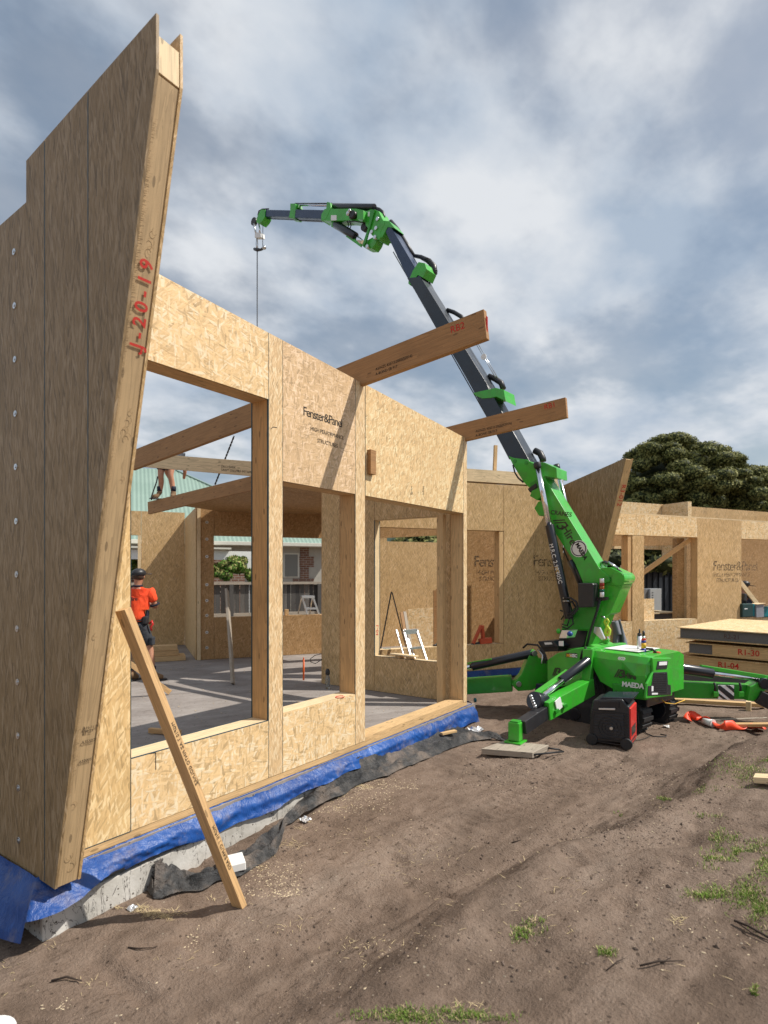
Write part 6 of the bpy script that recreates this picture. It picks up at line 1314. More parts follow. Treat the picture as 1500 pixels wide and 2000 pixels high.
br = MB(); br.prism([(.07, .10), (.135, .09), (.185, .16), (.17, .22), (.10, .22), (.03, .17)], 1.685, 1.697, 'z'); t.part('cap_brim', br, M['blackp'], .003)
t.part('cap_band', MB().beam((-.05, -.062, 1.69), (.10, -.060, 1.69), .008, .03), M['cloth'], .002)
t.part('lettering', text_mb('3Hire', .085, (-.115, -.1335+.002, 1.275), (1, 0, 0), (0, 0, 1), .002, 'LEFT', .2, .95, .002), M['pencil'])
t.part('hanging_tool', MB().tube([(.215, -.02, .91), (.26, -.03, .95), (.275, -.03, .90), (.24, -.03, .86), (.25, -.02, .80)], .018, 8), M['red'])
t.part('finger', MB().tube([(.05, .30, 1.225), (.0, .31, 1.225), (-.03, .30, 1.215)], .010, 6), M['skin']); 
for k in range(3): t.part('finger', MB().tube([(.05, .30, 1.205-.02*k), (.0, .31, 1.205-.02*k), (-.03+.006*k, .30, 1.195-.02*k)], .010, 6), M['skin'])
for k in range(4): t.part('finger', MB().tube([(-.02, .29, 1.17-.02*k), (.04, .30, 1.165-.02*k), (.07, .29, 1.16-.02*k)], .010, 6), M['skin'])
# second worker: standing up on the deck edge, bent far forward
D2 = 11.35; P2 = fr_at(322, D2, -90); zf2 = P2.onY(322, 975, 0)[1]
t = Thing('person', 'person in work boots bending over high on the roof beam, only bare lower legs showing', 'person', P2, (0, 0, zf2))
xl, xr2_ = P2.onY(310, 970, 0)[0], P2.onY(337, 970, 0)[0]
J = dict(pel=((-.02, .10, zf2+.80), (.14, .11)), waist=((.0, .18, zf2+.86), (.12, .11)), chest=((.04, .42, zf2+.86), (.15, .11)), neck=((.06, .60, zf2+.84), .055), head=((.07, .70, zf2+.82), (.08, .09)), head2=((.08, .78, zf2+.80), (.06, .07)),
  hl=((-.10, .10, zf2+.74), .085), kl=((xl+.03, .02, zf2+.46), .058), cl=((xl+.03, .05, zf2+.33), .056), al=((xl, .05, zf2+.10), .038), hr=((.10, .10, zf2+.74), .085), kr=((xr2_-.05, .02, zf2+.46), .058), c2=((xr2_-.03, .05, zf2+.33), .056), ar=((xr2_, .05, zf2+.10), .038),
  sl=((-.14, .45, zf2+.84), .05), el=((-.16, .50, zf2+.60), .04), wl_=((-.10, .60, zf2+.45), .028), sr=((.20, .45, zf2+.84), .05), er=((.22, .50, zf2+.62), .04), wr_=((.16, .60, zf2+.48), .028))
skin(t, 'body', J, [('pel', 'waist'), ('waist', 'chest'), ('chest', 'neck'), ('neck', 'head'), ('head', 'head2'), ('pel', 'hl'), ('hl', 'kl'), ('kl', 'cl'), ('cl', 'al'), ('pel', 'hr'), ('hr', 'kr'), ('kr', 'c2'), ('c2', 'ar'), ('chest', 'sl'), ('sl', 'el'), ('el', 'wl_'), ('chest', 'sr'), ('sr', 'er'), ('er', 'wr_')], M['skin'], 2, 'pel')
skin(t, 'work_shirt', dict(a=((0, .14, zf2+.83), (.15, .13)), b=((.03, .38, zf2+.87), (.17, .13)), c=((.05, .52, zf2+.86), (.12, .10))), [('a', 'b'), ('b', 'c')], M['cloth'], 2, 'b')
skin(t, 'shorts', dict(p=((-.01, .10, zf2+.80), (.16, .13)), l=((-.09, .08, zf2+.68), .11), l2=((-.10, .03, zf2+.53), .09), r=((.09, .08, zf2+.68), .11), r2=((.08, .03, zf2+.53), .09)), [('p', 'l'), ('l', 'l2'), ('p', 'r'), ('r', 'r2')], M['cloth'], 2, 'p')
for x, a in ((xl, -.7), (xr2_, .1)):
    f = Vector((math.sin(a), -math.cos(a)*.7, 0)); b0 = Vector((x, .05, zf2))
    skin(t, 'work_boot', dict(a=(b0+Vector((0, 0, .16)), .058), b=(b0+Vector((0, 0, .07)), .056), c=(b0+f*.10+Vector((0, 0, .05)), (.048, .05)), d=(b0+f*.18+Vector((0, 0, .042)), (.04, .04))), [('a', 'b'), ('b', 'c'), ('c', 'd')], M['boot'], 2, 'b')
    t.part('sock', MB().tube([b0+Vector((0, 0, .16)), b0+Vector((0, 0, .25))], .050, 12), M['navycl']); t.part('boot_sole', MB().beam(b0-f*.06+Vector((0, 0, .01)), b0+f*.22+Vector((0, 0, .01)), .09, .02), M['blackp'], .006)
p = P2.w((xl-.13, -.02, zf2)); single('pry_bar', 'thin black bar held upright against the roof beam by the bending person', 'bar', MB().tube([p+Vector((0, 0, -.02)), p+Vector((.0, .0, .05)), P2.w((xl-.04, .0, zf2+.34)), P2.w((xl-.02, .0, zf2+.44))], .012, 6), M['blackp'], W, tuple(p))
# crouching person behind the bay sill
P3 = B; x3, z3 = B.onY(1455, 1143, .75)
t = Thing('person', 'person in dark clothes and black cap crouching behind the sill at far right', 'person', B, (x3-.1, .8, 0))
skin(t, 'body', dict(pel=((x3-.25, .95, .45), (.16, .13)), w=((x3-.22, .9, .65), (.14, .11)), ch=((x3-.14, .84, z3-.42), (.16, .12)), up=((x3-.08, .80, z3-.27), (.12, .09)), n=((x3-.03, .78, z3-.16), .055), h=((x3, .76, z3-.06), (.078, .09)), h2=((x3+.01, .76, z3+.03), (.07, .08)), hl=((x3-.1, .75, .42), .09), kl=((x3+.2, .6, .50), .065), al=((x3+.1, .62, .10), .045), fl=((x3+.24, .58, .05), .035), hr=((x3-.35, .8, .42), .09), kr=((x3-.15, .55, .50), .065), ar=((x3-.25, .6, .10), .045), fr=((x3-.12, .55, .05), .035),
  sr=((x3-.24, .72, z3-.30), .055), er=((x3-.12, .50, z3-.52), .042), wr=((x3+.06, .38, z3-.50), .03), hh=((x3+.14, .36, z3-.50), (.03, .02)), sl=((x3+.08, .85, z3-.30), .055), el=((x3+.16, .62, z3-.50), .042), wl=((x3+.22, .42, z3-.48), .03)),
  [('pel', 'w'), ('w', 'ch'), ('ch', 'up'), ('up', 'n'), ('n', 'h'), ('h', 'h2'), ('pel', 'hl'), ('hl', 'kl'), ('kl', 'al'), ('al', 'fl'), ('pel', 'hr'), ('hr', 'kr'), ('kr', 'ar'), ('ar', 'fr'), ('up', 'sr'), ('sr', 'er'), ('er', 'wr'), ('wr', 'hh'), ('up', 'sl'), ('sl', 'el'), ('el', 'wl')], M['skin'], 2, 'pel')
skin(t, 'dark_jumper', dict(a=((x3-.23, .92, .55), (.17, .15)), b=((x3-.14, .84, z3-.42), (.19, .15)), c=((x3-.08, .80, z3-.27), (.15, .12)), r=((x3-.24, .72, z3-.30), .075), r2=((x3-.12, .50, z3-.52), .062), r3=((x3+.03, .39, z3-.505), .045), l=((x3+.08, .85, z3-.30), .075), l2=((x3+.16, .62, z3-.50), .062), l3=((x3+.21, .45, z3-.485), .045)), [('a', 'b'), ('b', 'c'), ('c', 'r'), ('r', 'r2'), ('r2', 'r3'), ('c', 'l'), ('l', 'l2'), ('l2', 'l3')], M['navycl'], 2, 'b')
skin(t, 'trousers', dict(p=((x3-.25, .95, .42), (.18, .15)), a=((x3-.1, .75, .42), .11), b=((x3+.2, .6, .50), .085), c=((x3+.1, .62, .14), .06), d=((x3-.35, .8, .42), .11), e=((x3-.15, .55, .50), .085), f=((x3-.25, .6, .14), .06)), [('p', 'a'), ('a', 'b'), ('b', 'c'), ('p', 'd'), ('d', 'e'), ('e', 'f')], M['cloth'], 2, 'p')
t.part('cap', MB().ball((x3+.005, .76, z3+.03), .108, 1.05, 1.1, .75, 16, 9), M['blackp']); t.part('cap_brim', MB().beam((x3+.06, .70, z3+.0), (x3+.17, .62, z3-.02), .14, .012), M['blackp'], .003)
# tool case and boxes on the bay sill
def sb(px0, py0, px1, py1, y): a = B.onY(px0, py0, y); b = B.onY(px1, py1, y); return (min(a[0], b[0]), min(a[1], b[1]), max(a[0], b[0]), max(a[1], b[1]))
x0_, z0_, x1_, z1_ = sb(1447, 1179, 1468, 1205, -.02)
t = Thing('tool_case', 'dark green tool case with teal side standing on the bay sill', 'tool case', B, ((x0_+x1_)/2, .05, z0_))
t.part('case_body', MB().box((x0_, -.06, z0_), (x1_, .12, z1_)), plain('dark_green_case', (.012, .045, .045), .4, 0, .1), .02); t.part('side_shell', MB().box((x1_+.002, -.05, z0_+.01), (x1_+.075, .12, z1_-.01)), M['teal'], .02)
t.part('handle', MB().tube([(x0_+.10, .02, z1_-.01), (x0_+.10, .02, z1_+.07), (x0_+.22, .02, z1_+.07), (x0_+.22, .02, z1_-.01)], .014, 7), M['blackp']); t.part('tool_top', MB().beam((x0_+.14, .02, z1_+.05), (x0_+.17, .02, z1_+.22), .10, .09, (0, 1, 0)), M['blackp'], .02)
t.part('name_strip', MB().box((x0_+.06, -.063, z1_-.125), (x0_+.16, -.060, z1_-.105)), M['letter'])
x0_, z0_, x1_, z1_ = sb(1474, 1181, 1489, 1205, -.04)
t = Thing('carton', 'open grey carton beside the teal tool case on the bay sill', 'carton', B, ((x0_+x1_)/2, .05, z0_)); t.part('carton_body', MB().box((x0_, -.08, z0_), (x1_, .14, z1_)), plain('grey_card', (.24, .25, .28), .7), .004)
t.part('flap', MB().beam((x0_, .0, z1_+.01), (x1_+.02, .0, z1_+.03), .22, .006), M['pine_pale']); t.part('flap', MB().beam((x1_+.02, .0, z1_+.0), (x1_+.22, .0, z1_-.03), .22, .006), M['pine_pale'])
x0_, z0_, x1_, z1_ = sb(1491, 1185, 1520, 1205, -.04); single('bag', 'dark teal bag cut off by the right picture edge on the bay sill', 'bag', MB().box((x0_, -.05, z0_), (x1_, .14, z1_)), M['teal'], B, (x0_, .05, z0_), None, .03)
# ------------------------------------------------------------------ behind the site: fence, neighbour house, bush, trees
TZ = -.25
yF = B.loc(W.atD(520, 1160, 17.3)).y
def QF(px, py): return B.onY(px, py, yF)
xL_, xR_ = QF(215, 1160)[0], QF(690, 1160)[0]; ztf = QF(520, 1139)[1]; zbf = QF(520, 1199)[1]
t = Thing('paling_fence', 'weathered grey paling fence with pale rails behind the rear window', 'fence', B, ((xL_+xR_)/2, yF, TZ))
mats_ = [wood('grey_paling_a', (.085, .080, .075)), wood('grey_paling_b', (.125, .115, .105)), wood('grey_paling_c', (.055, .052, .050))]
x = xL_; proto = None; k = 0
while x < xR_:
    w_ = .135+random.uniform(-.008, .008); h_ = ztf-.03+random.uniform(-.02, .02)
    m = MB(); m.beam((x+w_/2, yF+random.uniform(0, .012), TZ-.1), (x+w_/2+random.uniform(-.006, .006), yF+.004, h_), w_-.012, .018, (0, 1, 0)); t.part('paling', m, random.choice(mats_)); x += w_; k += 1
t.part('top_rail', MB().beam((xL_, yF-.05, ztf-.0), (xR_, yF-.05, ztf), .10, .07), M['old']); t.part('bottom_rail', MB().beam((xL_, yF-.04, zbf), (xR_, yF-.04, zbf), .07, .09), M['old'])
for px in (300, 451, 622): xx = QF(px, 1160)[0]; t.part('fence_post', MB().beam((xx, yF-.07, TZ-.2), (xx, yF-.07, ztf-.03), .11, .10, (0, 1, 0)), mats_[0])
T = NT('pale_green_metal_roof'); v = T.uv.outputs['Object']; T.set('Base Color', T.ramp(T.noise(v, .8, 4, .6), [(.3, (.20, .29, .24)), (.7, (.25, .345, .29))])); T.set('Roughness', .45); M['groof'] = T.m
M['cream'] = plain('cream_paint', (.62, .60, .52), .6, 0, .05); M['render'] = plain('cream_render', (.40, .38, .33), .8, 0, .08)
T = NT('brown_brick'); v = T.uv.outputs['Object']; bt = T.n.new('ShaderNodeTexBrick'); T.l.new(T.map(T.uv.outputs['UV'], (1, 1, 1)), bt.inputs['Vector']); bt.inputs['Scale'].default_value = 1; bt.inputs['Brick Width'].default_value = .24; bt.inputs['Row Height'].default_value = .086; bt.inputs['Mortar Size'].default_value = .010
bt.inputs['Color1'].default_value = (.15, .065, .04, 1); bt.inputs['Color2'].default_value = (.22, .11, .07, 1); bt.inputs['Mortar'].default_value = (.32, .29, .25, 1); T.set('Base Color', bt.outputs['Color']); T.set('Roughness', .9); M['brick'] = T.m
yH = B.loc(W.atD(520, 1100, 22)).y
def QH(px, py, dy=0): return B.onY(px, py, yH+dy)
t = Thing('neighbour_house', 'cream neighbour house with brown brick corners and a pale green corrugated hip roof', 'house', B, (QH(450, 1100)[0], yH+4, TZ))
xe0, xe1 = QH(120, 1063)[0], QH(655, 1063)[0]; ze = QH(560, 1063)[1]
rg = B.onY(345, 920, yH+4.6); rx_, rz_ = rg; run = 4.6+.5
cols_ = []; m = MB(); x = xe0; sp = .075; kk = 0; rows = []
while x < xe1:
    f = 1 if x <= rx_ else max(0, (xe1-x)/(xe1-rx_)); a = (x, yH-.5, ze+.02); b = (x, yH-.5+run*f, ze+.02+(rz_-ze)*f); rows.append([a, tuple(lerp(a[i], b[i], .5) for i in range(3)), b]); 
    dz = .022 if kk % 2 else 0; rows[-1] = [(p[0], p[1], p[2]+dz) for p in rows[-1]]; kk += 1; x += sp
m.grid(rows, 0, False); t.part('corrugated_roof', m, M['groof'])
m = MB(); m.face([m.pts([(xe1, yH-.5, ze+.02)]), m.pts([(xe1, yH+10, ze+.02)]), m.pts([(rx_, yH-.5+run, rz_)])]); m.face([m.pts([(xe1, yH+10, ze)]), m.pts([(xe0, yH+10, ze)]), m.pts([(xe0, yH-.5+run, rz_)]), m.pts([(rx_, yH-.5+run, rz_)])]); t.part('rear_roof', m, M['groof'])
t.part('ridge_cap', MB().beam((rx_, yH-.5+run, rz_+.03), (xe1, yH-.5, ze+.05), .16, .05), M['groof'])
t.part('gutter', MB().beam((xe0, yH-.55, ze-.03), (xe1, yH-.55, ze-.03), .12, .13), M['cream'], .01); t.part('soffit', MB().box((xe0, yH-.5, ze-.10), (xe1, yH, ze-.085)), M['cream'])
xq0, xq1 = QH(586, 1100)[0], QH(603, 1100)[0]
t.part('wall', MB().box((xe0+.2, yH, TZ), (xq0, yH+.2, ze-.09)), M['render']); t.part('wall', MB().box((xq1, yH, TZ), (xe1-.3, yH+.2, ze-.09)), M['render'])
q_ = t.part('brick_pier', MB().box((xq0+.003, yH-.03, TZ), (xq1-.003, yH+.2, ze-.09)), M['brick'])
m = MB(); zz = TZ+.1; kk = 0
while zz < ze-.3:
    if kk % 2: m.box((xq0-.28, yH-.02, zz), (xq0, yH-.001, zz+.40)); m.box((xq1, yH-.02, zz), (xq1+.20, yH-.001, zz+.40))
    zz += .42; kk += 1
t.part('brick_quoins', m, M['brick'], 0, None, q_)
t.part('end_wall', MB().box((xe1-.5, yH+.2, TZ), (xe1-.3, yH+9.5, ze-.1)), M['brick'])
wx0, wx1 = QH(556, 1100)[0], QH(581, 1100)[0]; T = NT('window_glass_dark'); T.set('Base Color', (.20, .21, .20, 1)); T.set('Roughness', .08); T.set('Specular IOR Level', .8); M['pane'] = T.m
wf = t.part('window_frame', MB().box((wx0-.06, yH-.03, QH(560, 1128)[1]), (wx1+.06, yH-.002, QH(560, 1080)[1])), M['cream']); t.part('pane', MB().box((wx0, yH-.045, QH(560, 1126)[1]), (wx1, yH-.032, QH(560, 1083)[1])), M['pane'], 0, None, wf)
# pergola / carport in front
yP = yH-3.0; xa, za = B.onY(200, 1076, yP); xb, zb = B.onY(486, 1078, yP)
t = Thing('carport', 'white timber carport beam and post in front of the neighbour house', 'carport', B, (xb, yP, TZ))
zt3 = B.onY(486, 1077, yP)[1]; zb3 = B.onY(486, 1094, yP)[1]; t.part('beam', MB().box((xa, yP, zb3), (xb+.1, yP+.08, zt3)), M['white']); t.part('post', MB().box((xb-.05, yP+.0, TZ), (xb+.09, yP+.12, zb3-.002)), M['white']); t.part('post', MB().box((B.onY(300, 1100, yP)[0], yP+.0, TZ), (B.onY(300, 1100, yP)[0]+.12, yP+.12, zb3-.002)), M['white'])
t.part('roof_sheet', MB().box((xa, yP-.2, zt3+.05), (B.onY(450, 1100, yP)[0], yP+2.6, zt3+.10)), M['cream'])
single('brick_shed_wall', 'brown brick wall under the white carport beside the bush', 'wall', MB().box((B.onY(225, 1100, yP+2)[0], yP+2.2, TZ), (B.onY(480, 1100, yP+2)[0], yP+2.4, zb3+.05)), M['brick'], B, (xb-2, yP+2.2, TZ))
# second green gable seen over the wing's back wall
D3 = 27; G3 = fr_at(790, D3, -90); a = [G3.onY(*q_, 0) for q_ in ((740, 1036), (800, 1045), (842, 1062), (842, 1075), (740, 1075))]
t = Thing('neighbour_house', 'distant green gable roof just showing over the back wall in the door opening', 'house', G3, (a[1][0], 0, TZ)); t.part('gable_roof', MB().prism([a[0], a[1], a[2], (a[2][0], a[2][1]-.15), (a[0][0], a[0][1]-1.2)], 0, 8), M['groof']); t.part('wall', MB().prism([(a[0][0], TZ), (a[2][0]-.6, TZ), (a[2][0]-.6, a[2][1]-.16), (a[0][0], a[2][1]-.16)], .3, 7.5), M['brick'])
for k in range(22): t.part('roof_rib', MB().beam((lerp(a[0][0], a[2][0], k/22), -.03, a[0][1]-.3-.0), (lerp(a[0][0], a[2][0], k/22)+.02, -.03, a[2][1]-.1), .03, .03, (0, 1, 0)), M['groof']) if 0 else None
# ---- foliage
def leafmat(name, c, c2):
    T = NT(name); v = T.uv.outputs['Object']; T.set('Base Color', T.ramp(T.noise(v, 1.4, 5, .65), [(.32, c), (.68, c2)])); T.set('Roughness', .7); T.set('Specular IOR Level', .2); return T.m
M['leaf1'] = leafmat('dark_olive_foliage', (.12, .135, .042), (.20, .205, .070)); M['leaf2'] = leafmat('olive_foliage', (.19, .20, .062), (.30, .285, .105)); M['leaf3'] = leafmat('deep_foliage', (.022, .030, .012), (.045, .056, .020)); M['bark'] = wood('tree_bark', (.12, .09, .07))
M['lf_bright'] = leafmat('fresh_green_foliage', (.05, .13, .015), (.14, .26, .04))
def foliage(blobs, n, size, mats=(0, 1), bias=.72, seed=1, flat=1.0):
    """leaf-clump quads spread through flattened blobs: (centre, rx, ry, rz)"""
    rg = np.random.default_rng(seed); V = []; MI = []; vol = np.array([b[1]*b[2]+b[1]*b[3] for b in blobs]); pr = vol/vol.sum(); idx = rg.choice(len(blobs), n, p=pr)
    C_ = np.array([b[0] for b in blobs])[idx]; Rr = np.array([b[1:4] for b in blobs])[idx]; d = rg.normal(size=(n, 3)); d /= np.linalg.norm(d, axis=1)[:, None]; r = bias+(1-bias)*rg.random(n)**.6; r += rg.normal(size=n)*.04
    P_ = C_+d*Rr*r[:, None]; nrm_ = d+rg.normal(size=(n, 3))*.55; nrm_ /= np.linalg.norm(nrm_, axis=1)[:, None]; a = np.cross(nrm_, rg.normal(size=(n, 3))); a /= np.linalg.norm(a, axis=1)[:, None]; b = np.cross(nrm_, a)
    s = size*(.6+.8*rg.random(n))[:, None]; q = np.stack([P_-a*s, P_-b*s*.45, P_+a*s, P_+b*s*.45], 1).reshape(-1, 3)
    mi = (rg.random(n) < .42+.3*d[:, 2]).astype(np.int32); m_ = bpy.data.meshes.new('crown'); m_.vertices.add(n*4); m_.vertices.foreach_set('co', q.ravel()); m_.loops.add(n*4); m_.loops.foreach_set('vertex_index', np.arange(n*4, dtype=np.int32)); m_.polygons.add(n); m_.polygons.foreach_set('loop_start', np.arange(0, n*4, 4, dtype=np.int32)); m_.polygons.foreach_set('material_index', mi); m_.update(calc_edges=True); return m_
def tree(label, px, D, pyc, rad, hgt, seed, nblob, n, size, mats=('leaf1', 'leaf2', 'leaf3'), zbase=None, cat='tree', name='broad_tree', trunk=True):
    fr = fr_at(px, D, -90); zc = fr.onY(px, pyc, 0)[1]; rg = random.Random(seed); t = Thing(name, label, cat, fr, (0, 0, TZ)); bl = []
    for i in range(nblob):
        u = rg.random()*2*math.pi; w_ = rg.random()**.5; x = rad*.86*w_*math.cos(u); y = rad*.86*w_*math.sin(u); h = math.sqrt(max(0, 1-w_*w_*.9)); z = zc+hgt*(h*rg.uniform(.35, .90)-.25); r = rad*rg.uniform(.17, .27); bl.append(((x, y, z), r, r, r*rg.uniform(.5, .8)))
    me_ = foliage(bl, n, size, seed=seed); [me_.materials.append(M[q]) for q in mats[:2]]
    me_.vertices.foreach_get; co_ = np.zeros(len(me_.vertices)*3, np.float32); me_.vertices.foreach_get('co', co_); co_ = co_.reshape(-1, 3)-np.array([0, 0, TZ]); me_.vertices.foreach_set('co', co_.astype(np.float32).ravel())
    o = bpy.data.objects.new('crown', me_); COL.objects.link(o); o.parent = t.e
    m = MB()
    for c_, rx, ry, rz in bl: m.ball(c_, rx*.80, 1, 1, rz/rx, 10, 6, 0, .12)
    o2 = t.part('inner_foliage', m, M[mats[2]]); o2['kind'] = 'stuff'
    if trunk:
        t.part('trunk', MB().tube([(0, 0, TZ-.2), (.1, 0, zc*.35), (-.1, .1, zc*.8)], [rad*.10, rad*.08, rad*.05], 10), M['bark'])
        for k in range(5): a = k*1.26; t.part('limb', MB().tube([(0, 0, zc*.35), (rad*.3*math.cos(a), rad*.3*math.sin(a), zc*.65), (rad*.6*math.cos(a), rad*.6*math.sin(a), zc*.85)], [rad*.05, rad*.035, rad*.015], 7), M['bark'])
    return t
def bigtree():
    D = 30; fr = fr_at(1345, D, -90); t = Thing('broad_tree', 'huge dark olive domed tree rising behind the low right wall', 'tree', fr, (0, 0, TZ)); rg = random.Random(5); bl = []
    # outline of the dome as seen: (px, py) top edge
    ol = [(1198, 985), (1208, 925), (1224, 884), (1250, 864), (1290, 855), (1325, 856), (1360, 872), (1395, 888), (1430, 905), (1465, 930), (1490, 950), (1505, 968), (1540, 992)]
    def topz(x):
        for (a, b), (c, d) in zip(ol, ol[1:]):
            xa, za = fr.onY(a, b, 0); xb, zb = fr.onY(c, d, 0)
            if xa <= x <= xb: return lerp(za, zb, (x-xa)/(xb-xa))
        return None
    xa = fr.onY(1190, 985, 0)[0]; xb = fr.onY(1540, 985, 0)[0]; zlow = fr.onY(1300, 1012, 0)[1]
    for i in range(230):
        x = rg.uniform(xa, xb); x = max(xa+.5, min(x, xb-.3)); tz_ = topz(x); r = rg.uniform(.32, .62); mid = (xa+xb)/2; half = (xb-xa)/2; dep = math.sqrt(max(.02, 1-((x-mid)/half)**2))*3.6; v_ = rg.random(); z = lerp(zlow, tz_-r*.55, 1-v_**1.5); y = -dep*math.sqrt(max(0, 1-((z-zlow)/(tz_-zlow+.01))**2*.95))*rg.uniform(.15, 1)
        bl.append(((x, y, z), r, r, r*.60))
    me_ = foliage(bl, 70000, .060, seed=3, bias=.88); [me_.materials.append(M[q]) for q in ('leaf1', 'leaf2')]; co_ = np.zeros(len(me_.vertices)*3, np.float32); me_.vertices.foreach_get('co', co_); co_ = co_.reshape(-1, 3)-np.array([0, 0, TZ]); me_.vertices.foreach_set('co', co_.astype(np.float32).ravel())
    o = bpy.data.objects.new('crown', me_); COL.objects.link(o); o.parent = t.e
    m = MB()
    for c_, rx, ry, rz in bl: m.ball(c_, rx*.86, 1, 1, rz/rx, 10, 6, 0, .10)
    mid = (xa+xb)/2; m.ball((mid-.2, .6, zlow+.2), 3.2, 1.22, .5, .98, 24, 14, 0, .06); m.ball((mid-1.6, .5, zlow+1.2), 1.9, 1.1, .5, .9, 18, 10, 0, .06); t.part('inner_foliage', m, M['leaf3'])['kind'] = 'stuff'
    t.part('trunk', MB().tube([(mid, 0, TZ-.2), (mid+.2, 0, 2.2), (mid, 0, 4)], [.6, .45, .4], 12), M['bark'])
    for k in range(7): a = k*.9; t.part('limb', MB().tube([(mid, 0, 1.2), (mid+2*math.cos(a), 1.2*math.sin(a), 2.8), (mid+3.6*math.cos(a), 2*math.sin(a), 4.4)], [.26, .18, .08], 8), M['bark'])
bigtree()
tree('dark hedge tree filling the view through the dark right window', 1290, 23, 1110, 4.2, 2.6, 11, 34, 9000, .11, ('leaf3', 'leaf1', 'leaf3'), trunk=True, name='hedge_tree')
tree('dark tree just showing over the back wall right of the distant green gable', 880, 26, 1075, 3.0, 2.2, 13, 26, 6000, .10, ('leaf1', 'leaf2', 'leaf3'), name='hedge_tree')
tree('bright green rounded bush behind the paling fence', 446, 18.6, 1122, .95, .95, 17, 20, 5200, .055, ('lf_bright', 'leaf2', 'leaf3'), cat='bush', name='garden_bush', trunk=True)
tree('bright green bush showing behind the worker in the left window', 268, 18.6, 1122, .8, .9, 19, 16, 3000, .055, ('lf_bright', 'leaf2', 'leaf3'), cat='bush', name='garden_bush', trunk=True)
# low scrub along the horizon far beyond the site
rg = random.Random(8); bl = []
for i in range(190):
    a = rg.uniform(-75, 75); D = rg.uniform(110, 150); d_ = Vector((math.cos(TH+R(a)), math.sin(TH+R(a)))); r = rg.uniform(3, 6); bl.append(((d_.x*D, d_.y*D, TZ+rg.uniform(.5, 2)), r*1.5, r*1.5, r*.8))
me_ = foliage(bl, 24000, .55, seed=9, bias=.8); me_.materials.append(M['leaf1']); me_.materials.append(M['leaf3']); o = bpy.data.objects.new('far_scrub', me_); COL.objects.link(o); o['kind'] = 'stuff'; o['label'] = 'low far-off belt of scrub along the horizon'
# power lines and the stake above the wing wall
for k, (y0, y1_) in enumerate(((903, 962), (926, 978))):
    p, q = W.atD(1560, y0, 24), W.atD(1240, y1_, 46); ps = [p.lerp(q, i/14)-Vector((0, 0, .5*math.sin(math.pi*i/14))) for i in range(15)]
    single('power_line', ('upper thin power line crossing in front of the big tree', 'lower thin power line crossing in front of the big tree')[k], 'power line', MB().tube(ps, .012, 5), M['cylb'], W, tuple(p))
a = B.onY(964, 920, .25); b = B.onY(968, 870, .25); single('timber_stake', 'short timber stake sticking up above the wing wall left of the boom', 'stake', MB().beam((a[0], .25, a[1]-.5), (b[0], .25, b[1]), .06, .045, (0, 1, 0)), M['pine'], B, (a[0], .25, a[1]-.5))
# ------------------------------------------------------------------ things lying on the soil
M['tape'] = plain('red_orange_webbing', (.85, .07, .02), .5, 0, .1, 8)
pts = [(1343, 1412), (1348, 1407), (1362, 1409), (1380, 1414), (1400, 1421), (1416, 1428), (1435, 1427), (1455, 1426), (1475, 1429), (1492, 1426)]
cs = [gpt(*p, .03) for p in pts]; P = []
for i in range(73):
    t_ = i/72; c_ = sample(cs, t_*.9999); d_ = (sample(cs, min(.9999, t_+.01))-c_); d_.z = 0; d_.normalize(); n_ = Vector((-d_.y, d_.x, 0)); tw_ = 1.2*math.sin(t_*13)+.3; w_ = .055
    P.append([tuple(c_+(n_*math.cos(tw_)+Vector((0, 0, 1))*math.sin(tw_))*w_*s_+Vector((0, 0, abs(math.sin(tw_))*.04))) for s_ in (-1, 0, 1)])
single('webbing_strap', 'twisted bright red-orange webbing strap lying on the soil at right', 'strap', MB().grid(P), M['tape'], W, tuple(cs[0]), None, 0, None, solid=.006)
a, b = gpt(1374, 1415, .045), gpt(1392, 1420, .045); t = Thing('paper_cup', 'white paper cup on its side next to the red-orange strap', 'cup', W, tuple(a)); t.part('cup_body', MB().tube([a, b], [.037, .048], 18), M['white']); t.part('cup_rim', MB().tube([b, b+(b-a).normalized()*.01], .051, 18), M['white'])
def plank(label, p0, p1, w_, h_, mat, D0=None, group=None, name='plank', lift=0): a, b = gpt(*p0, h_/2+lift), gpt(*p1, h_/2+lift); single(name, label, 'plank', MB().beam(a, b, w_, h_), M[mat], W, tuple(a), group, .002)
plank('thin grey batten lying on the soil above the strap at right', (1372, 1409), (1545, 1402), .045, .02, 'old'); plank('orange timber plank lying under the strap at right', (1412, 1420), (1545, 1424), .10, .035, 'pine_o', lift=.01)
plank('pale timber offcut on the grassy bank at the right edge', (1474, 1530), (1545, 1534), .12, .045, 'pine_pale', lift=.02)
plank('long timber plank on the soil below the right outrigger', (1275, 1372), (1495, 1385), .12, .05, 'pine', lift=.03); a = gpt(1462, 1388); single('timber_block', 'pale upright block under the end of the long plank', 'timber block', MB().beam(a-Vector((0, 0, .03)), a+Vector((0, 0, .13)), .10, .06, (0, 1, 0)), M['pine_pale'], W, tuple(a))
plank('small timber offcut lying on the black plastic sheet near the wall corner', (862, 1449), (890, 1443), .05, .025, 'pine', lift=.08)
a = gpt(452, 1700, .05); single('white_offcut', 'white foam offcut lying on the black plastic behind the brace foot', 'offcut', MB().beam(a+Vector((-.08, .03, .0)), a+Vector((.06, -.06, .01)), .16, .055), M['white'], W, tuple(a), None, .006)
a = gpt(0, 1992, .0); single('white_sheet_corner', 'rounded white plastic corner cut off at the bottom left picture edge', 'plastic', MB().cyl(gpt(-24, 2030, .0), gpt(-24, 2030, .03), .11, 24), M['white'], W, tuple(a), None, .008)
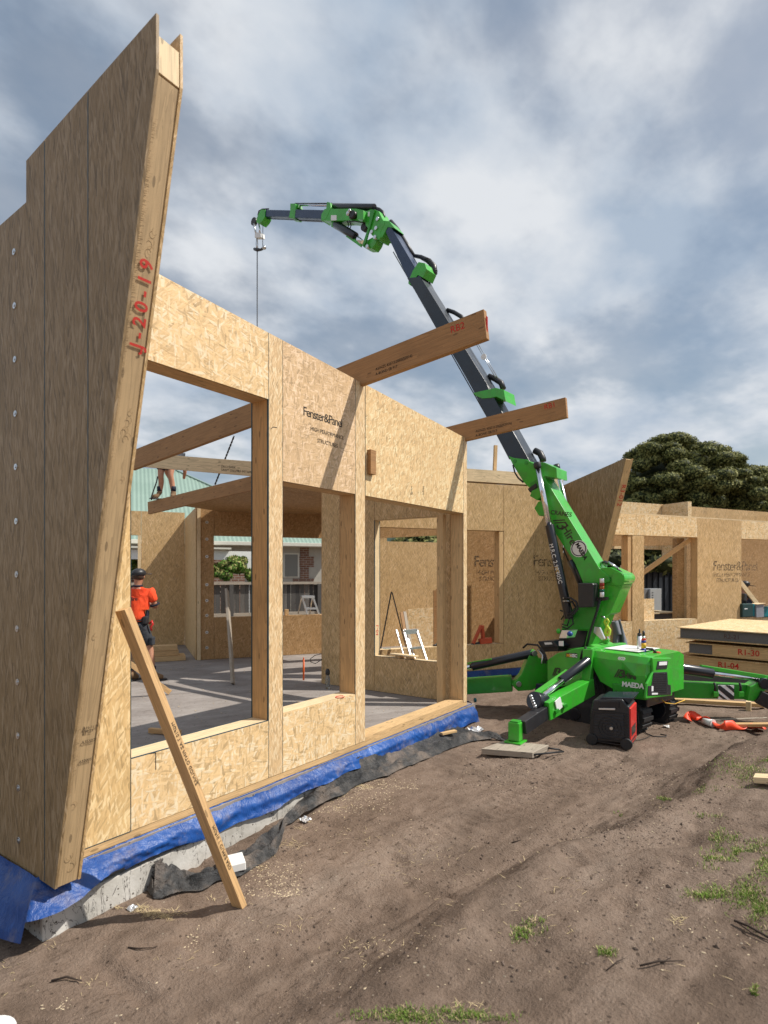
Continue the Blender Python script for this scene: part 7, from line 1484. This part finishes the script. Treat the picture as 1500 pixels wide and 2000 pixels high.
ps = [W.atD(918, 1385, 7.75), ]; a = gpt(926, 1384, .12); single('blue_tape_roll', 'tiny teal tape roll beside the membrane at the wall corner', 'tape', MB().cyl(a, a+Vector((.02, -.02, 0)), .03, 14), M['teal'], W, tuple(a))
T = NT('crumpled_foil'); T.set('Base Color', (.65, .66, .68, 1)); T.set('Metallic', .8); T.set('Roughness', .35); M['foil'] = T.m
for lab, px, py, s_ in (('silvery scrap of foil on the soil at the wall corner', 930, 1428, .09), ('silvery plastic scrap on the soil beside the black sheet', 596, 1604, .04), ('clear plastic scrap on the soil near the brace foot', 258, 1778, .03), ('white paper scrap on the soil right of the generator', 1302, 1421, .04)):
    c_ = gpt(px, py, .01); P = [[(c_.x+(i-3)*s_*.3, c_.y+(j-3)*s_*.3, c_.z+abs(MN.noise(Vector((i*.9, j*.9, px))))*s_*.9) for j in range(7)] for i in range(7)]; single('scrap', lab, 'scrap', MB().grid(P, 0, False), M['foil' if 'paper' not in lab else 'white'], W, tuple(c_))
def stick(label, pts, r, mat='bark', extra=()):
    t = Thing('stick', label, 'stick', W, tuple(gpt(*pts[0], .01)), 'sticks lying on the bare soil'); t.part('branch', MB().tube([gpt(*p, r*.7+.006*(i % 2)) for i, p in enumerate(pts)], [r*.7]*(len(pts)-1)+[r*.3], 6), M[mat])
    for e in extra: t.part('twig', MB().tube([gpt(*p, r*.6) for p in e], r*.4, 5), M[mat])
M['twig'] = plain('dark_twig', (.035, .022, .015), .9)
stick('forked dark stick on the soil in the middle of the ground', [(1000, 1647), (1030, 1640), (1070, 1638)], .007, 'twig', [[(1025, 1633), (1040, 1638), (1075, 1645)], [(1028, 1632), (1050, 1640)]])
stick('long dark stick at the right picture edge', [(1434, 1800), (1460, 1812), (1500, 1832), (1530, 1845)], .008, 'twig', [[(1440, 1803), (1470, 1825), (1500, 1838)]])
stick('thin straight twig low right of centre', [(1185, 1896), (1205, 1882), (1222, 1872)], .004, 'twig'); stick('forked twig near the bottom right of centre', [(1250, 1888), (1285, 1882), (1335, 1878)], .006, 'twig', [[(1290, 1882), (1310, 1872)]])
stick('small dark curved twig left below the brace foot', [(250, 1852), (270, 1856), (305, 1852)], .006, 'twig'); stick('dark short stick at the lower left', [(100, 1918), (130, 1912), (160, 1918)], .008, 'twig')
# grass, straw, chips and crumbs: nobody could count them
def blades(name, label, patches, mats, n, hgt, w_=.0035, seed=2, spread=1.0, flat=False):
    rg = np.random.default_rng(seed); V = []; Fc = []; MI = []
    for (px, py, rx, ry, dens) in patches:
        c_ = gpt(px, py); k = int(n*dens)
        e1 = (gpt(px+rx, py)-c_); e2 = (gpt(px, py-ry)-c_)
        cen = rg.normal(size=(max(4, k//16), 2))*.50
        for i in range(k):
            q = cen[rg.integers(len(cen))]+rg.normal(size=2)*.16; x = c_.x+e1.x*q[0]+e2.x*q[1]; y = c_.y+e1.y*q[0]+e2.y*q[1]; z = float(gz(x, y))
            a = rg.random()*6.283; h = hgt*(.4+.9*rg.random()); lean = rg.uniform(.2, 1.3) if not flat else 6; L = h/math.sqrt(1+lean*lean); dx, dy = math.cos(a), math.sin(a); b = len(V); w2 = w_*rg.uniform(.6, 1.3)
            z0 = z+(.002 if flat else -.004)
            V += [(x-dy*w2, y+dx*w2, z0), (x+dy*w2, y-dx*w2, z0), (x+dx*lean*L*.5+dy*w2*.7, y+dy*lean*L*.5-dx*w2*.7, z0+L*.62), (x+dx*lean*L*.5-dy*w2*.7, y+dy*lean*L*.5+dx*w2*.7, z0+L*.62), (x+dx*lean*L, y+dy*lean*L, z0+L*(.85 if not flat else 1))]
            Fc += [(b, b+1, b+2, b+3), (b+3, b+2, b+4)]; m_ = int(rg.random() < .22); MI += [m_, m_]
    me_ = bpy.data.meshes.new(name); me_.from_pydata(V, [], Fc); [me_.materials.append(M[q]) for q in mats]; me_.polygons.foreach_set('material_index', MI); o = bpy.data.objects.new(name, me_); COL.objects.link(o); o['kind'] = 'stuff'; o['label'] = label; return o
M['grass'] = leafmat('fresh_grass', (.10, .17, .025), (.20, .30, .05)); M['straw'] = leafmat('dry_straw', (.42, .32, .17), (.62, .50, .30))
blades('grass', 'thin tufts of green grass on the bare bank', [(1455, 1507, 70, 22, 1.6), (1298, 1560, 14, 5, .28), (1410, 1638, 34, 20, .8), (1440, 1660, 14, 8, .2), (1400, 1680, 35, 12, .5), (1475, 1655, 30, 16, .35), (1385, 1745, 52, 16, .9), (1460, 1742, 30, 30, .8), (1490, 1770, 30, 40, .8), (1495, 1700, 20, 20, .5), (1030, 1818, 34, 16, .55), (1185, 1862, 26, 10, .22), (1475, 1935, 8, 8, .12), (800, 1990, 90, 16, .9), (925, 1985, 70, 14, .6), (1210, 1592, 10, 4, .05), (1380, 1540, 30, 6, .12), (1375, 1592, 40, 8, .15), (1500, 1485, 20, 8, .3)], ('grass', 'straw'), 1000, .026, .0018)
blades('straw', 'scattered dry straw and dead grass on the soil', [(315, 1785, 60, 12, 1.2), (270, 1780, 30, 8, .4), (640, 1560, 60, 14, .9), (700, 1540, 60, 8, .6), (590, 1600, 40, 12, .5), (560, 1650, 40, 18, .3), (1290, 1590, 12, 18, .06), (1325, 1795, 16, 12, .12), (920, 1970, 40, 20, .1), (1060, 1800, 60, 30, .12), (80, 1900, 100, 60, .25), (450, 1800, 200, 60, .3), (900, 1700, 300, 100, .5), (1200, 1700, 300, 140, .4), (700, 1900, 300, 60, .2), (480, 1690, 60, 16, .35)], ('straw', 'straw'), 170, .045, .0014, 5, flat=True)
def crumbs(name, label, n, smin, smax, mat, seed, zone, flat=.5):
    rg = np.random.default_rng(seed); base = np.array([(1, 0, 0), (-1, 0, 0), (0, 1, 0), (0, -1, 0), (0, 0, 1), (0, 0, -1)], float); tri = np.array([(0, 2, 4), (2, 1, 4), (1, 3, 4), (3, 0, 4), (2, 0, 5), (1, 2, 5), (3, 1, 5), (0, 3, 5)])
    pts_ = []
    while len(pts_) < n:
        px, py, rx, ry = zone[rg.integers(len(zone))]; x_, y_ = px+rx*rg.uniform(-1, 1), py+ry*rg.uniform(-1, 1); X, Y = W.onZ(x_, y_, -.25)
        if Y > 3.3 and X < 7.2: continue
        if vnoise(np.array(X*1.6+3), np.array(Y*1.6), 91) < .35+.35*rg.random(): continue
        pts_.append((X, Y))
    pts_ = np.array(pts_); z = gz(pts_[:, 0], pts_[:, 1]); s = smin+(smax-smin)*rg.random(n)**3
    A_ = rg.random(n)*6.28; V = base[None]*rg.uniform(.6, 1.3, (n, 6, 1))*s[:, None, None]*np.array([1.0, .6, flat]); ca, sa = np.cos(A_)[:, None], np.sin(A_)[:, None]
    X = V[..., 0]*ca-V[..., 1]*sa+pts_[:, 0:1]; Y = V[..., 0]*sa+V[..., 1]*ca+pts_[:, 1:2]; Z = V[..., 2]+(z+s*.15)[:, None]; V = np.stack([X, Y, Z], -1).reshape(-1, 3); Fc = (tri[None]+np.arange(n)[:, None, None]*6).reshape(-1, 3)
    me_ = bpy.data.meshes.new(name); me_.from_pydata(V.tolist(), [], Fc.tolist()); me_.materials.append(M[mat]); o = bpy.data.objects.new(name, me_); COL.objects.link(o); o['kind'] = 'stuff'; o['label'] = label
M['chip'] = plain('pale_wood_chips', (.50, .40, .27), .8, 0, .2, 20); M['clod'] = plain('dark_soil_clods', (.085, .060, .046), .95, 0, .3, 20, .4); M['clod2'] = plain('soil_crumbs', (.17, .125, .098), .95, 0, .3, 20, .4)
ZN = [(750, 1750, 750, 250), (900, 1600, 400, 120), (1200, 1480, 300, 60)]
crumbs('wood_chips', 'small pale wood chips strewn over the soil', 2200, .002, .010, 'chip', 4, ZN, .3)
crumbs('wood_chips', 'pale chips gathered along the foot of the slab', 1500, .003, .012, 'chip', 6, [(660, 1560, 110, 22), (760, 1530, 60, 12), (500, 1700, 90, 30), (300, 1790, 90, 25), (60, 1880, 80, 40)], .3)
crumbs('soil_clods', 'dark soil clods scattered over the ground', 900, .004, .018, 'clod', 7, ZN, .55)
crumbs('soil_clods', 'soil crumbs on the bank and beside the wheel ruts', 9000, .002, .012, 'clod2', 8, ZN+[(1250, 1600, 250, 130)], .6)
# small litter on the slab
rg = random.Random(3)
m = MB()
for i in range(260):
    X = rg.uniform(1.9, 8.5); Y = rg.uniform(3.8, 9.5); s_ = rg.uniform(.004, .016); m.beam((X, Y, .0), (X+rg.uniform(-1, 1)*s_*2, Y+rg.uniform(-1, 1)*s_*2, .002), s_, .004)
o = finish('sawdust_litter', m, M['chip']); o['kind'] = 'stuff'; o['label'] = 'sawdust and tiny offcuts on the slab'
